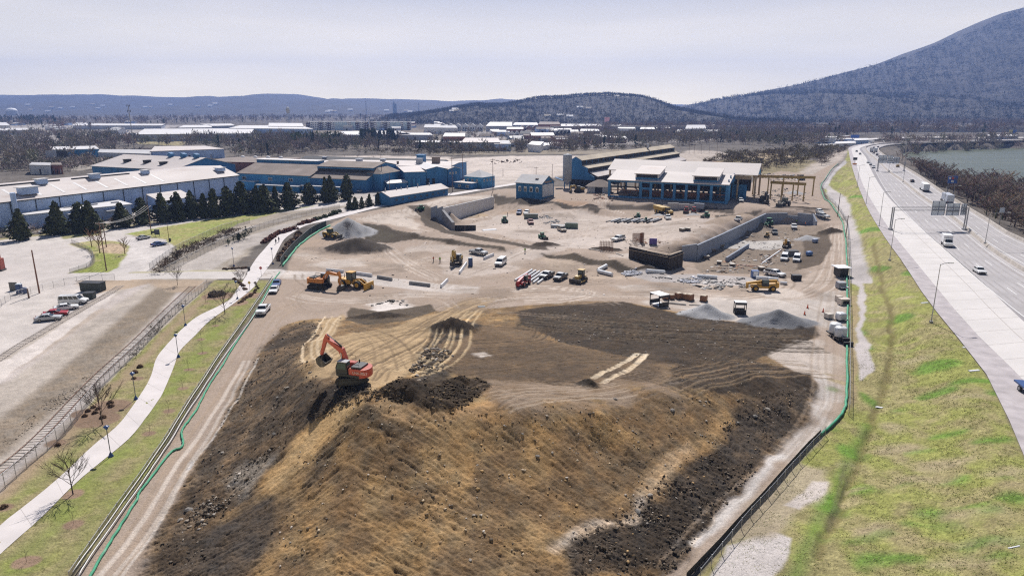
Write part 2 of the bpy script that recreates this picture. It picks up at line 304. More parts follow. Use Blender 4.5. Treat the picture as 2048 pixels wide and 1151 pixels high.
def stroke(pix, w, c, alpha=.8, soft=.3, depth=0.0, warp=.3, world=None, amp=None, n=5):
    P2 = spline(world_poly(pix), n) if world is None else world; mg = w + 2 + warp
    x0, y0 = P2.min(0) - mg; x1, y1 = P2.max(0) + mg; ri = np.where((YR > y0) & (YR < y1))[0]
    if len(ri) == 0: return
    sl = slice(ri[0], ri[-1] + 1); gx, gy = GX[sl], GY[sl]; m = (gx > x0) & (gx < x1)
    d = line_d(gx[m] + warp * 2 * WXo[sl][m], gy[m] + warp * 2 * WYo[sl][m], P2); a = (1 - sstep(w / 2 - soft, w / 2 + soft, d)) * alpha
    if c is not None:
        f = (1 + .2 * (FB[sl][m] - .5) * 2 + .12 * (FC[sl][m] - .5) * 2)
        s = COL[sl]; s[m] = s[m] * (1 - a[:, None]) + np.array(c)[None] * f[:, None] * a[:, None]
    if depth: q = HB[sl]; q[m] += depth * a
    if amp is not None: q = AMP[sl]; q[m] = q[m] * (1 - a) + amp * a
    if c is not None: q = GRASS[sl]; q[m] *= (1 - a)
# ---------------------------------------------------------------- ground cover (earth, gravel, concrete, turf) laid in world space
DIRT=(.385,.305,.247); PALE=(.53,.46,.41); SOIL=(.105,.082,.062); OCHRE=(.30,.195,.095); TAN=(.46,.34,.215); GREY=(.40,.375,.36); CONC=(.60,.555,.535)
COL[...] = tone((.135,.117,.102), .4, .4, .2)
# far city plain
region([(-900,240),(3000,240),(3000,222),(-900,222)], (.15,.13,.115), 30, 20)
# far pale yards and lots
for q, c in [([(820,326),(905,318),(1010,312),(1110,311),(1320,312),(1340,320),(1300,345),(1130,352),(1010,372),(905,372),(880,330)], PALE),
             ([(500,330),(640,312),(760,311),(900,314),(905,330),(640,340)], PALE),
             ([(1330,318),(1380,300),(1430,302),(1470,310),(1420,330),(1380,345),(1330,345)], (.42,.36,.31)),
             ([(860,305),(1060,300),(1300,298),(1300,308),(1060,309),(870,310)], (.26,.22,.17)),
             ([(380,250),(700,248),(900,262),(960,285),(760,300),(520,286),(380,282)], (.20,.17,.14)),
             ([(900,262),(1260,256),(1330,280),(1200,298),(1000,292),(900,280)], (.30,.27,.25)),
             ([(1210,268),(1420,262),(1470,270),(1400,285),(1250,285)], (.30,.27,.25)),
             ([(0,250),(150,247),(380,250),(260,268),(60,292),(0,285)], (.34,.31,.29)),
             ([(250,275),(340,271),(390,280),(360,292),(280,288)], (.33,.28,.16)),
             ([(240,400),(480,352),(480,400),(260,450),(0,470),(0,440)], (.38,.34,.31)),([(140,330),(300,312),(320,318),(150,342)], (.36,.32,.28)),
             ([(560,380),(790,365),(900,370),(830,400),(700,415),(480,430)], (.42,.38,.35)),
             ([(1400,330),(1430,322),(1500,316),(1580,318),(1640,322),(1630,345),(1560,352),(1500,352),(1440,340)], (.25,.205,.12)),
             ([(1480,312),(1530,307),(1590,309),(1600,315),(1520,318)], (.42,.33,.22)),
             ([(1620,330),(1680,300),(1700,300),(1660,350),(1600,370),(1560,372)], (.42,.36,.31))]:
    region(q, c, 3, 3, amp=.06)
region([(1425,322),(1395,330),(1410,340),(1450,333),(1470,326)], (.24,.12,.06), 2, 2)
# left hand lot, streets
region([(-260,500),(0,480),(330,440),(700,404),(705,422),(560,445),(420,548),(380,562),(190,597),(0,712),(-260,900)], (.545,.495,.465), 1, 1, amp=.02, k=(.12,.12,.07))
region([(-300,560),(120,560),(180,590),(0,700),(-300,900)], (.535,.485,.45), 2, 3, k=(.25,.2,.1))
region([(-260,900),(0,712),(190,597),(280,556),(416,556),(416,576),(300,689),(0,990),(-260,1230)], (.43,.375,.325), .8, .8, amp=.05, k=(.15,.22,.18))
stroke([(0,760),(100,690),(190,625),(280,570)], 3.4, (.50,.44,.41), .8, 1)
stroke([(-40,905),(90,800),(200,705),(300,610),(340,572)], 6.5, (.225,.18,.135), .9, 1.2, amp=.14)
stroke([(-40,1000),(60,900),(170,790),(260,700),(350,605),(372,572)], 2.2, (.52,.47,.45), .7, .8)
stroke([(-60,780),(60,715),(150,655),(200,620)], 2.2, (.36,.28,.2), .5, .9)
region([(150,560),(300,552),(420,552),(415,575),(380,585),(330,580),(290,568),(200,588)], (.40,.31,.23), 1.2, 1.5)
region([(-30,730),(20,716),(190,605),(215,590),(235,586),(120,676),(30,740),(-20,780)], (.58,.52,.48), .3, .6, amp=.05)
region([(260,470),(420,438),(560,424),(700,410),(640,436),(560,452),(430,560),(280,558),(345,500)], (.33,.285,.235), 1, 2, amp=.12)
region([(330,545),(420,500),(500,468),(600,440),(560,470),(480,505),(415,548)], (.43,.385,.35), 1.2, 2)
stroke([(300,540),(400,490),(500,455),(600,432),(680,418)], 3, (.45,.41,.38), .7, 1)
# streets
stroke([(-200,520),(0,491),(100,482),(205,472),(273,460),(410,437),(547,420),(680,405),(760,395)], 8.5, (.54,.495,.46), 1, .4, warp=.1, n=6)
stroke([(-200,508),(0,478),(205,459),(273,449),(410,427),(547,411),(680,398)], 3.5, (.33,.29,.15), .9, .7)
stroke([(-200,494),(0,466),(205,449),(410,419),(560,402),(680,392)], 7, (.16,.13,.095), .9, 1.2)
region([(120,470),(205,462),(200,470),(125,478)], (.30,.28,.14), .5, .6)
region([(210,483),(262,474),(300,476),(330,482),(345,500),(300,540),(260,560),(150,560),(150,545),(213,548),(250,518),(262,492)], (.57,.525,.50), .4, .3)
stroke([(262,478),(300,476),(335,482),(345,494)], 1.0, CONC, 1, .2, warp=.05)
region([(250,468),(330,453),(420,438),(530,424),(640,410),(560,424),(480,446),(420,474),(355,500),(346,490),(330,478),(290,474)], (.36,.33,.135), .6, .8, grass=.7, c2=(.26,.29,.085))
region([(138,545),(180,532),(188,512),(176,500),(138,488),(150,486),(190,480),(232,482),(258,492),(254,510),(232,536),(213,547),(178,546)], (.27,.30,.075), .5, .6, grass=1, c2=(.34,.30,.15))
region([(195,492),(225,486),(250,492),(245,508),(205,505)], (.42,.32,.22), 1, 1)
stroke([(142,485),(176,500),(187,514),(180,532),(140,546)], .8, (.16,.14,.11), .9, .25, warp=.05)
# turf between the two fences, mulch beds
TURF = [(-200,1180),(-60,1040),(0,988),(60,932),(140,862),(213,766),(292,690),(415,574),(430,560),(545,560),(500,630),(444,708),(385,800),(306,925),(215,1055),(147,1151),(90,1230)]
region(TURF, (.315,.265,.14), .4, .3, amp=.05, grass=1, c2=(.225,.22,.08), k=(.15,.22,.18))
stroke([(30,1140),(150,1000),(260,880),(350,760),(420,680),(480,620)], 2.6, (.20,.255,.055), .55, 1.5, warp=1.5)
stroke([(20,1000),(110,935),(180,870)], 1.6, (.21,.26,.06), .4, 1.0, warp=1.2); stroke([(110,1151),(230,1000),(330,860)], 1.6, (.22,.25,.075), .5, 1.2, warp=1.2)
stroke([(-20,1010),(70,930),(150,860),(225,775),(300,705),(420,585)], 1.9, (.34,.245,.17), .7, .8, warp=.8)
for a, b, rx in [(222,812,3.0),(195,838,3.2),(170,826,2.0),(437,592,4),(497,590,3.5),(470,606,3),(146,988,1.3),(148,1048,1.1),(53,1122,1.3),(300,867,.9),(338,822,.9),(366,776,.9),(377,739,.9),(405,706,.9),(403,678,.8),(432,651,.8),(412,606,.8),(273,757,1.2),(110,885,1.4),(8,1014,1.0)]:
    g = ground(a, b); t = np.linspace(0, 2 * pi, 18, endpoint=False)
    region(None, (.27,.185,.13), .25, .3, amp=.06, grass=0, world=np.stack([g[0] + rx * np.cos(t), g[1] + rx * .8 * np.sin(t)], 1))
# cross road and forecourt
region([(150,546),(300,541),(500,538),(560,538),(575,541),(700,545),(880,567),(960,572),(955,588),(860,583),(720,566),(560,556),(499,557),(380,557),(300,558),(160,560)], (.55,.505,.475), .35, .2, k=(.1,.1,.06), amp=.01)
stroke([(262,545),(330,543),(420,541),(470,541)], 1.5, (.40,.36,.22), .9, .3)
# the whole building site
SITE = [(120,1180),(158,1151),(224,1055),(315,925),(393,805),(452,708),(508,630),(548,566),(575,541),(575,528),(598,492),(622,470),(652,452),(700,430),(800,410),(900,393),(1000,378),(1120,373),(1215,376),(1500,368),(1525,350),(1562,342),(1625,350),(1650,335),(1675,322),(1668,345),(1640,366),(1642,386),(1662,412),(1684,440),(1693,490),(1694,600),(1695,800),(1690,822),(1640,870),(1540,985),(1380,1151),(1340,1200),(400,1300)]
region(SITE, DIRT, .5, .2, amp=.035, k=(.10,.13,.09), c2=(.345,.27,.215), grass=0)
region([(575,541),(700,545),(880,567),(960,572),(955,588),(860,583),(720,566),(560,556)], (.54,.485,.445), .6, .6, alpha=.9, amp=.01)
for q, c, a in [([(900,455),(1000,430),(1130,420),(1230,432),(1450,440),(1360,480),(1240,500),(1100,495),(1000,470)], PALE, .6),
             ([(880,520),(1010,505),(1100,480),(1200,470),(1240,480),(1090,510),(1010,545),(900,560)], PALE, .6),
             ([(700,440),(830,410),(960,390),(1010,388),(900,410),(830,430),(850,462),(760,445)], (.53,.46,.40), .8),
             ([(600,500),(760,505),(900,540),(800,545),(620,525)], (.45,.36,.29), .6),
             ([(1380,560),(1500,565),(1640,540),(1660,560),(1600,590),(1450,600),(1300,590)], (.50,.41,.34), .7),
             ([(1230,573),(1260,570),(1330,574),(1380,580),(1300,584),(1240,582)], (.74,.70,.67), .9),
             ([(1560,700),(1640,690),(1680,720),(1670,780),(1640,760),(1580,730)], (.52,.45,.39), .9),
             ([(1632,760),(1665,755),(1670,790),(1640,840),(1560,930),(1540,920),(1620,830)], (.66,.61,.57), .75),
             ([(1690,580),(1600,600),(1300,590),(1300,605),(1500,640),(1690,660)], (.50,.45,.41), .85),
             ([(740,608),(780,597),(822,600),(830,612),(790,620),(750,622)], (.68,.62,.58), .85),
             ([(940,632),(1000,612),(1040,615),(1000,630),(950,640)], (.62,.56,.51), .8),
             ([(1095,512),(1250,545),(1330,560),(1180,560),(1080,535)], (.47,.375,.29), .7),
             ([(1000,425),(1050,415),(1090,424),(1040,432)], (.44,.31,.21), .7),([(920,428),(960,425),(985,430),(940,436)], (.38,.28,.17), .7),
             ([(1110,398),(1180,403),(1160,412),(1120,408)], (.40,.26,.17), .7)]:
    region(q, c, 1.5, 3, alpha=a)
# the spoil heap: ochre clay faces, black topsoil, tracked-in tan
MOUND = [(300,1151),(345,1020),(395,925),(430,872),(470,795),(500,738),(530,688),(562,655),(600,640),(700,634),(760,628),(860,622),(940,618),(1040,612),(1150,602),(1250,604),(1350,622),(1450,640),(1550,650),(1632,655),(1625,690),(1620,740),(1632,775),(1600,850),(1545,910),(1480,980),(1400,1065),(1335,1151),(1200,1280),(420,1280)]
region(MOUND, (.195,.128,.07), .6, 1.0, amp=.16, k=(.3,.35,.25), c2=(.255,.165,.08))
region([(960,838),(940,815),(975,800),(1020,803),(1040,822),(1010,838)], (.46,.27,.12), .8, 1.5, amp=.1)
region([(300,1151),(345,1020),(395,925),(430,872),(470,795),(500,738),(530,688),(562,655),(648,640),(622,685),(600,725),(650,765),(720,780),(690,800),(600,870),(520,950),(440,1040),(400,1151)], (.075,.056,.040), 2.2, 2.0, amp=.24, c2=(.12,.085,.055), k=(.3,.4,.3))
region([(360,1151),(420,1060),(520,990),(570,1000),(540,1080),(480,1151)], (.075,.058,.044), 1.2, 1.5, amp=.2)
region([(455,960),(500,920),(560,900),(520,960),(470,1010)], (.19,.16,.13), .8, 1.5, amp=.24)
region([(715,785),(760,800),(830,820),(800,860),(700,850),(690,900),(640,960),(600,1000),(640,900),(690,830)], (.085,.063,.043), 1.2, 2, amp=.24, alpha=.8)
region([(600,870),(690,800),(722,786),(735,800),(690,850),(600,930),(540,985),(520,975)], (.42,.28,.14), .8, 1.2, amp=.13)  # ochre clay brightened, sunlight on the left face painted in
region([(1140,1151),(1130,1090),(1180,1040),(1260,1030),(1300,980),(1370,930),(1400,890),(1500,800),(1560,765),(1625,765),(1630,780),(1600,850),(1545,910),(1480,980),(1400,1065),(1335,1151)], (.068,.052,.039), 1.0, 1.6, amp=.25, c2=(.09,.066,.046), k=(.3,.4,.25))
stroke([(1110,1095),(1150,1070),(1180,1050),(1260,1035),(1300,985),(1340,930),(1380,895)], 1.0, (.55,.43,.32), .75, .6, warp=1.3)
stroke([(1300,985),(1340,930),(1400,880),(1450,830)], 1.6, (.42,.27,.13), .6, .9, warp=1.3)
# dark tracked plateau and tan run of the trucks
region([(1030,625),(1090,612),(1250,604),(1350,625),(1450,642),(1550,652),(1632,655),(1640,668),(1600,690),(1500,720),(1560,735),(1625,742),(1625,775),(1540,790),(1440,790),(1330,770),(1350,730),(1260,715),(1150,690),(1090,668),(1050,650)], (.056,.041,.029), .5, 1.2, amp=.15, k=(.15,.3,.25))
region([(870,690),(960,650),(1050,652),(1100,680),(1250,712),(1340,725),(1330,765),(1250,775),(1100,775),(1000,780),(960,760),(880,740)], (.165,.112,.068), 1, 2.5, amp=.13, c2=(.085,.06,.04), k=(.2,.3,.2))
region([(960,790),(1000,760),(1100,765),(1180,775),(1280,770),(1340,745),(1330,780),(1230,800),(1100,815),(1000,812)], (.30,.225,.165), 1.6, 4, amp=.10, c2=(.20,.14,.092), alpha=.9)
region([(640,640),(690,628),(660,680),(700,668),(790,650),(880,622),(930,598),(1000,592),(960,620),(900,650),(870,690),(850,720),(800,745),(760,780),(700,770),(620,745),(596,725),(618,690)], (.40,.285,.165), .8, 2.0, amp=.10, k=(.2,.3,.15))
region([(860,650),(905,636),(965,650),(940,672),(880,690),(850,700)], (.055,.042,.031), .8, 1.5, amp=.25)
region([(850,700),(900,740),(890,770),(860,790),(800,780),(830,740)], (.06,.047,.035), 1, 1.5, amp=.3)
region([(945,708),(970,703),(980,711),(955,715)], (.55,.49,.44), .5, 1.2, alpha=.8)
region([(750,790),(800,752),(870,770),(960,755),(990,775),(940,800),(910,825),(850,815),(800,800)], (.04,.029,.02), .6, 1.2, amp=.3)
region([(718,790),(760,790),(820,815),(880,828),(960,812),(1020,805),(1025,825),(960,838),(880,842),(800,836),(740,812)], (.42,.28,.15), .8, 1.6, amp=.14, c2=(.28,.18,.095))
region([(650,772),(700,762),(745,770),(715,800),(670,815),(620,845),(600,835)], (.045,.034,.026), .6, 1.2, amp=.25)
region([(1535,702),(1590,684),(1640,680),(1652,720),(1640,752),(1590,742),(1555,725)], (.50,.43,.375), .8, 2, amp=.05)
# tyre and track marks
def marks(pix, n, spread, w, c, alpha, depth, seed=0):
    r = random.Random(seed); P2 = world_poly(pix)
    for i in range(n):
        o = (i - (n - 1) / 2) * spread / max(n, 1) + r.uniform(-.3, .3); q = []
        for k, p in enumerate(P2):
            a = P2[max(k - 1, 0)]; b = P2[min(k + 1, len(P2) - 1)]; d = b - a; d /= (np.hypot(*d) or 1)
            q.append(p + np.array([-d[1], d[0]]) * (o + r.uniform(-.5, .5)))
        W = spline(q, 6)
        stroke(None, w * r.uniform(.7, 1.3), c if r.random() < .75 else tuple(x * 1.25 for x in c), alpha * r.uniform(.5, 1), .14, depth, .15, world=W)
marks([(1005,592),(930,610),(850,645),(760,668),(680,690),(625,728)], 11, 10, .4, (.15,.105,.065), .85, -.2, 1)
marks([(960,610),(900,640),(830,690),(740,730),(700,760)], 10, 10, .4, (.12,.085,.055), .85, -.2, 2)
marks([(935,620),(905,650),(890,690),(850,725),(790,745)], 7, 8, .4, (.44,.33,.20), .8, .14, 3)
marks([(670,632),(655,650),(630,690),(640,720)], 4, 4, .5, (.56,.44,.30), .8, .05, 4)
marks([(1060,640),(1200,655),(1400,668),(1600,672)], 27, 19, .36, (.034,.025,.018), .9, -.22, 5)
marks([(1060,640),(1200,655),(1400,668),(1600,672)], 26, 19, .22, (.15,.115,.08), .6, .12, 15)
marks([(1340,775),(1430,750),(1530,735),(1625,738)], 7, 8, .4, (.19,.135,.085), .8, .16, 6)
marks([(1430,735),(1480,710),(1540,685),(1600,668)], 6, 6, .4, (.07,.055,.04), .8, -.16, 7)
marks([(880,720),(960,715),(1050,700),(1130,690)], 9, 9, .4, (.10,.07,.045), .8, -.16, 8)
marks([(950,690),(1020,688),(1090,680),(1110,662)], 8, 8, .4, (.06,.045,.033), .8, -.16, 9)
marks([(900,745),(1000,735),(1120,715),(1250,715)], 9, 9, .4, (.11,.078,.05), .8, -.16, 10)
marks([(1030,750),(1090,765),(1150,770)], 3, 2.6, .4, (.10,.075,.055), .9, -.2, 11)
for a in ([(1187,755),(1240,728),(1275,707)], [(1207,765),(1262,735),(1290,708)]): stroke(a, .95, (.56,.45,.32), .95, .15, -.1)
DM = (.29,.225,.175)
marks([(200,1151),(270,1060),(350,935),(420,820),(490,715),(540,640),(600,600)], 5, 5, .45, (.34,.255,.185), .65, -.08, 12)
marks([(225,1151),(300,1050),(372,930),(440,825),(500,720)], 3, 3, .5, (.66,.60,.54), .6, 0, 13)
marks([(1350,1151),(1440,1050),(1540,950),(1620,870),(1655,800),(1650,720),(1660,620),(1670,500),(1640,440)], 5, 5, .45, (.30,.23,.17), .6, -.08, 14)
stroke([(1385,1090),(1470,1010),(1560,915)], 1.0, (.70,.66,.63), .7, .5, warp=1)
for i, q in enumerate([[(590,590),(640,600),(720,600),(800,590),(900,590)],[(600,575),(580,600),(620,625),(720,610),(830,592)],[(640,520),(720,500),(800,510),(880,545)],[(700,460),(760,490),(820,530),(880,560)],[(920,550),(1000,520),(1060,495),(1110,478),(1180,470)],[(940,560),(1040,545),(1120,530),(1150,545),(1130,570),(1000,590)],
        [(960,600),(1080,590),(1220,590),(1400,592),(1560,600),(1640,575),(1668,520),(1668,450)],[(1300,575),(1450,580),(1580,590),(1650,560),(1664,500)],[(1000,585),(1060,600),(1180,605),(1280,590)],[(900,470),(1000,478),(1060,492),(1000,520)],[(700,440),(800,420),(900,402)],[(1180,415),(1215,432),(1300,436)],[(1200,400),(1215,408),(1222,420),(1250,430)],[(1090,475),(1200,455),(1330,450),(1420,446)],[(1470,440),(1530,412),(1600,400),(1640,395)],[(1000,450),(1100,462),(1200,452),(1240,442)],[(1390,535),(1450,505),(1520,470)],[(820,560),(900,575),(990,575),(1090,585)],[(600,510),(680,525),(800,528),(870,515)],[(760,470),(860,480),(980,500)],[(1590,520),(1620,480),(1650,455)],[(1020,580),(1090,575),(1180,585),(1130,600),(1050,600)]]):
    marks(q, 5, 5.5, .42, DM if i % 3 else (.56,.49,.43), .7, -.07, 30 + i)
TR = random.Random(77)
for i in range(90):                                # crossing wheel tracks all over the yard
    a, b = TR.choice([(TR.uniform(600, 1000), TR.uniform(500, 610)), (TR.uniform(1000, 1650), TR.uniform(510, 600)), (TR.uniform(900, 1450), TR.uniform(425, 500)), (TR.uniform(1400, 1650), TR.uniform(455, 550)), (TR.uniform(660, 1000), TR.uniform(400, 450))])
    p = ground(a, b); h = TR.uniform(-.5, .5) + (pi if TR.random() < .5 else 0); cv = TR.uniform(-.05, .05); l = TR.uniform(12, 45); q = []; x, y = p[0], p[1]
    for k in range(10): q.append((x, y)); x += cos(h) * l / 9; y += sin(h) * l / 9; h += cv * l / 9
    q = np.array(q); d = np.gradient(q, axis=0); d /= np.hypot(d[:, 0], d[:, 1])[:, None]; nn = np.stack([-d[:, 1], d[:, 0]], 1); c = TR.choice([(.24,.185,.14), (.24,.185,.14), (.55,.48,.42), (.30,.24,.19)]); al = TR.uniform(.35, .75)
    for o in (-.95, .95): stroke(None, TR.uniform(.4, .75), c, al, .2, -.05, .3, world=q + nn * o)
for i in range(85):                                # smears of darker and paler earth
    a, b = TR.uniform(580, 1660), TR.uniform(420, 610); p = ground(a, b); t = np.linspace(0, 2 * pi, 14, endpoint=False); rx, ry = TR.uniform(2, 9), TR.uniform(1.5, 6)
    region(None, TR.choice([(.28,.215,.165), (.20,.155,.12), (.35,.26,.19), (.23,.18,.14), (.55,.49,.44)]), 1.2, 3.5, amp=.06, alpha=TR.uniform(.25, .6), world=np.stack([p[0] + rx * np.cos(t), p[1] + ry * np.sin(t)], 1))
marks([(970,795),(1050,775),(1180,780),(1330,750)], 10, 9, .3, (.20,.15,.11), .7, -.12, 61); marks([(1000,800),(1100,790),(1250,775)], 6, 6, .3, (.45,.37,.29), .6, .08, 62); marks([(680,640),(720,660),(780,690),(800,740)], 6, 7, .35, (.17,.12,.075), .7, -.14, 63); marks([(1100,690),(1180,715),(1300,745),(1400,770)], 9, 9, .3, (.12,.088,.06), .7, -.12, 64)
# cut banks, their shade painted in as darker soil, and dark spoil
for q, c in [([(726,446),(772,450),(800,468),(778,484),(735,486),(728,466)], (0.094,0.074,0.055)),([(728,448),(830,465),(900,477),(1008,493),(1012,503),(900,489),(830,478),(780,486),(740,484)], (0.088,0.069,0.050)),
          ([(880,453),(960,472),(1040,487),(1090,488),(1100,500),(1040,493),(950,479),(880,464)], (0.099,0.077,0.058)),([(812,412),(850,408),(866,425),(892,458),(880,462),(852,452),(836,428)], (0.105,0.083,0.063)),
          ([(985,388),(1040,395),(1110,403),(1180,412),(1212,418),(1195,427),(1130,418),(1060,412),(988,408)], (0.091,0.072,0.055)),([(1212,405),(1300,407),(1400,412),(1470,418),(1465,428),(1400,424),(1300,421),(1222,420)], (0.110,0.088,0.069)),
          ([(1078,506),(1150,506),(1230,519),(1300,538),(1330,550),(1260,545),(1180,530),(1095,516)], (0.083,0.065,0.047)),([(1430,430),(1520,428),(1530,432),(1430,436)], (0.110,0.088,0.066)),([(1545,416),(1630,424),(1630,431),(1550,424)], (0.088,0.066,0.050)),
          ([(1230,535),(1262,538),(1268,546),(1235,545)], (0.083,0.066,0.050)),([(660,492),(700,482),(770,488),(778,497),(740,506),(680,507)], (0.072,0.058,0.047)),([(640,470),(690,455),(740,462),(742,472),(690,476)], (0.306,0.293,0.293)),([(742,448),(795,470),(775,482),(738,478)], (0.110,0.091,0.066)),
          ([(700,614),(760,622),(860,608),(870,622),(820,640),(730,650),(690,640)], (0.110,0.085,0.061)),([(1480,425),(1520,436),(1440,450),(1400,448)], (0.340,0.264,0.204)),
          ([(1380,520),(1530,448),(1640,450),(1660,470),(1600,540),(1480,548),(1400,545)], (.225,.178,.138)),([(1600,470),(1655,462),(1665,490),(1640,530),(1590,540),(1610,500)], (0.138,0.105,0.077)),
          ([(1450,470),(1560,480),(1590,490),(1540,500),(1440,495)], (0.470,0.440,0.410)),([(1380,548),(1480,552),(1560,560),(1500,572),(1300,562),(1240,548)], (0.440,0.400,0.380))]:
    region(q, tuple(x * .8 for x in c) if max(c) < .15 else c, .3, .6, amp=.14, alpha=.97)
for p, q in zip(PW, PILES):
    t = np.linspace(0, 2 * pi, 24, endpoint=False); k = .92
    c = {'grey': (.33,.325,.33), 'grey2': (.235,.235,.245), 'dark': (.075,.062,.052), 'soil': (.045,.033,.023)}[p[5]]
    region(None, c, .5, .8, amp=.03 if 'grey' in p[5] else .22, world=np.stack([p[0] + p[3] * k * np.cos(t), p[1] + p[4] * k * np.sin(t)], 1))
# right hand verge
VERGE = [(1345,1240),(1400,1151),(1545,988),(1644,872),(1696,815),(1698,600),(1696,480),(1686,438),(1664,408),(1646,380),(1690,322),(1697,297),(1706,340),(1730,405),(1765,467),(1805,523),(1852,595),(1922,682),(1963,731),(2012,825),(2043,901),(2110,1050),(2200,1240)]
region(VERGE, (.315,.275,.13), .35, .3, amp=.05, k=(.12,.2,.3), c2=(.255,.26,.08), grass=1)
for a, b, rx, ry in [(1880,735,3.6,2.6),(1950,770,3.4,1.2),(1870,790,3,1.4),(1900,870,2,.8),(1985,885,2.2,.8),(1870,1030,1.6,.8),(1960,1090,2.2,.9),(1780,1120,3,1),(1700,900,1.6,2.6),(1650,1000,1.6,3),(1830,560,3,3),(1800,640,2.5,2),(1740,470,4,5),(1715,400,3,8),(1760,540,2,4),(2020,1000,2,1),(1720,660,.8,2),(1725,690,1,4),(1740,800,1.0,3),(1500,1085,1,.7),(1720,980,1.6,1.2),(1900,960,1.5,.7),(1990,790,1.6,.9),(1960,700,1.4,.8)]:
    g = ground(a, b); t = np.linspace(0, 2 * pi, 16, endpoint=False)
    region(None, (.115,.225,.035), .9, 1.2, amp=.08, world=np.stack([g[0] + rx * np.cos(t), g[1] + ry * np.sin(t)], 1), alpha=.85, grass=1.3)
for a, b, rx, ry in [(1800,900,3,1.6),(1880,930,3,1.2),(2000,950,2.4,1),(1950,1030,2.6,.9),(1830,960,2.4,.8),(1830,720,2.5,1.6),(1750,1060,2,1),(1900,1130,2.4,.8),(2030,1090,2,.9),(1760,440,3,4),(1810,600,2,1.4),(1780,860,1.6,1.6),(1930,800,2,1)]:
    g = ground(a, b); t = np.linspace(0, 2 * pi, 16, endpoint=False)
    region(None, (.375,.305,.20), 1.2, 1.5, world=np.stack([g[0] + rx * np.cos(t), g[1] + ry * np.sin(t)], 1), alpha=.7, grass=.5)
stroke([(1640,1110),(1668,1040),(1700,960),(1735,870),(1762,800),(1776,740),(1783,680),(1772,600),(1760,548),(1745,500)], .95, (.16,.13,.055), .7, .4, -.35, warp=.9)
GR = random.Random(21)
for k in range(60):
    a, b = GR.uniform(1650, 2040), GR.uniform(600, 1150); g = ground(a, b)
    if a > 1850 + (b - 595) * .62: continue
    t = np.linspace(0, 2 * pi, 12, endpoint=False); rx = GR.uniform(.5, 1.8); region(None, GR.choice([(.13,.22,.045), (.15,.235,.05), (.37,.30,.19), (.36,.29,.17)]), .7, 1.6, world=np.stack([g[0] + rx * np.cos(t), g[1] + rx * .5 * np.sin(t)], 1), alpha=GR.uniform(.35, .8), grass=1.2)
stroke([(1590,1151),(1640,1040),(1690,930),(1730,850)], 1.4, (.12,.215,.035), .6, .8, warp=.6)
stroke([(1693,960),(1655,1060),(1690,930)], .5, SOIL, .5, .3)
region([(1701,500),(1722,540),(1742,556),(1742,566),(1722,566),(1735,590),(1726,625),(1724,660),(1738,690),(1748,740),(1722,760),(1712,740),(1712,660),(1718,575),(1700,566)], (.50,.455,.44), .3, .8, amp=.01, grass=0, k=(.12,.12,.08))
region([(1690,395),(1705,440),(1722,480),(1740,560),(1702,560),(1696,480),(1688,440),(1668,410),(1652,385),(1655,368)], (.475,.435,.42), .8, .8, amp=.01, grass=0)
region([(1640,372),(1655,350),(1690,320),(1694,326),(1664,356),(1652,378)], (.45,.42,.41), .5, .5, grass=0)
region([(1418,1160),(1460,1092),(1535,1058),(1584,1072),(1582,1104),(1545,1160)], (.56,.51,.485), .25, .7, amp=.01, grass=0)
region([(1500,1010),(1590,930),(1650,940),(1640,990),(1560,1060),(1480,1085),(1440,1090)], (.40,.33,.24), .8, 1.2, grass=.4, alpha=.85)
region([(1570,1010),(1605,985),(1620,960),(1650,960),(1645,985),(1600,1018)], (.52,.46,.42), .3, .6, grass=0)
region([(1702,590),(1714,590),(1712,800),(1700,820)], (.33,.26,.15), .4, .6, grass=.6)
# far bank and flats right of the highway
region([(1790,316),(1880,372),(1990,436),(2150,520),(2400,640),(2600,560),(2500,300),(1830,296)], (.17,.14,.115), 2, 2)
# river bed
RIV = [(1812,308),(1832,302),(1870,299),(1950,297),(2048,292),(2400,286),(3200,280),(3400,420),(2500,430),(2100,385),(2048,375),(1975,368),(1925,362),(1880,352),(1845,335),(1820,322)]
RP = np.array([P(a, b, -4)[:2] for a, b in RIV])
_m = (X > 200) & (X < 3500) & (Y > 250) & (Y < 1200); _s = poly_sd(X[_m], Y[_m], RP); _q = HB.ravel(); _q[_m] = np.where(_s > -6, np.minimum(_q[_m], -4.2 - 2 * sstep(-3, 4, _s)), _q[_m]); HB[...] = _q.reshape(shp)
# ---------------------------------------------------------------- fine relief and the finished sheet
sx, sy = X + 17, Y - 71
right = sstep(-2.5, 2.5, sx - .25 * sy * 0)
def aniso(dx, dy, fa, fl, s):
    return fbm((X * dx + Y * dy) * fl, (-X * dy + Y * dx) * fa, 3, s)
def rl(fa, fl, s): return right * np.abs(aniso(.85, -.525, fa, fl, s) - .5) * 2 + (1 - right) * np.abs(aniso(-.81, -.59, fa, fl, s + 12) - .5) * 2
rill = .45 * rl(4.6, .3, 71) + .25 * rl(2.2, .2, 91) + .3 * rl(1.1, .16, 101)
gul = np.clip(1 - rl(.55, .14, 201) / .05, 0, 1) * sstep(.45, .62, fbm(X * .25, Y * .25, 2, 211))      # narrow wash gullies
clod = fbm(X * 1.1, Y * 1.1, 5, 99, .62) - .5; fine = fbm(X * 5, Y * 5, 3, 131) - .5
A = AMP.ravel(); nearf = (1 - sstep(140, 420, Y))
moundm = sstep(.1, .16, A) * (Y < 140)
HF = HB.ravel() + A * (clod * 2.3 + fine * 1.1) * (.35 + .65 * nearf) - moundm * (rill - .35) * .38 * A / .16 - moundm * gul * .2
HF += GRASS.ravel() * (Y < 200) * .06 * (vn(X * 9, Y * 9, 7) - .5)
HF = np.where(Y < 900, HF, HB.ravel())
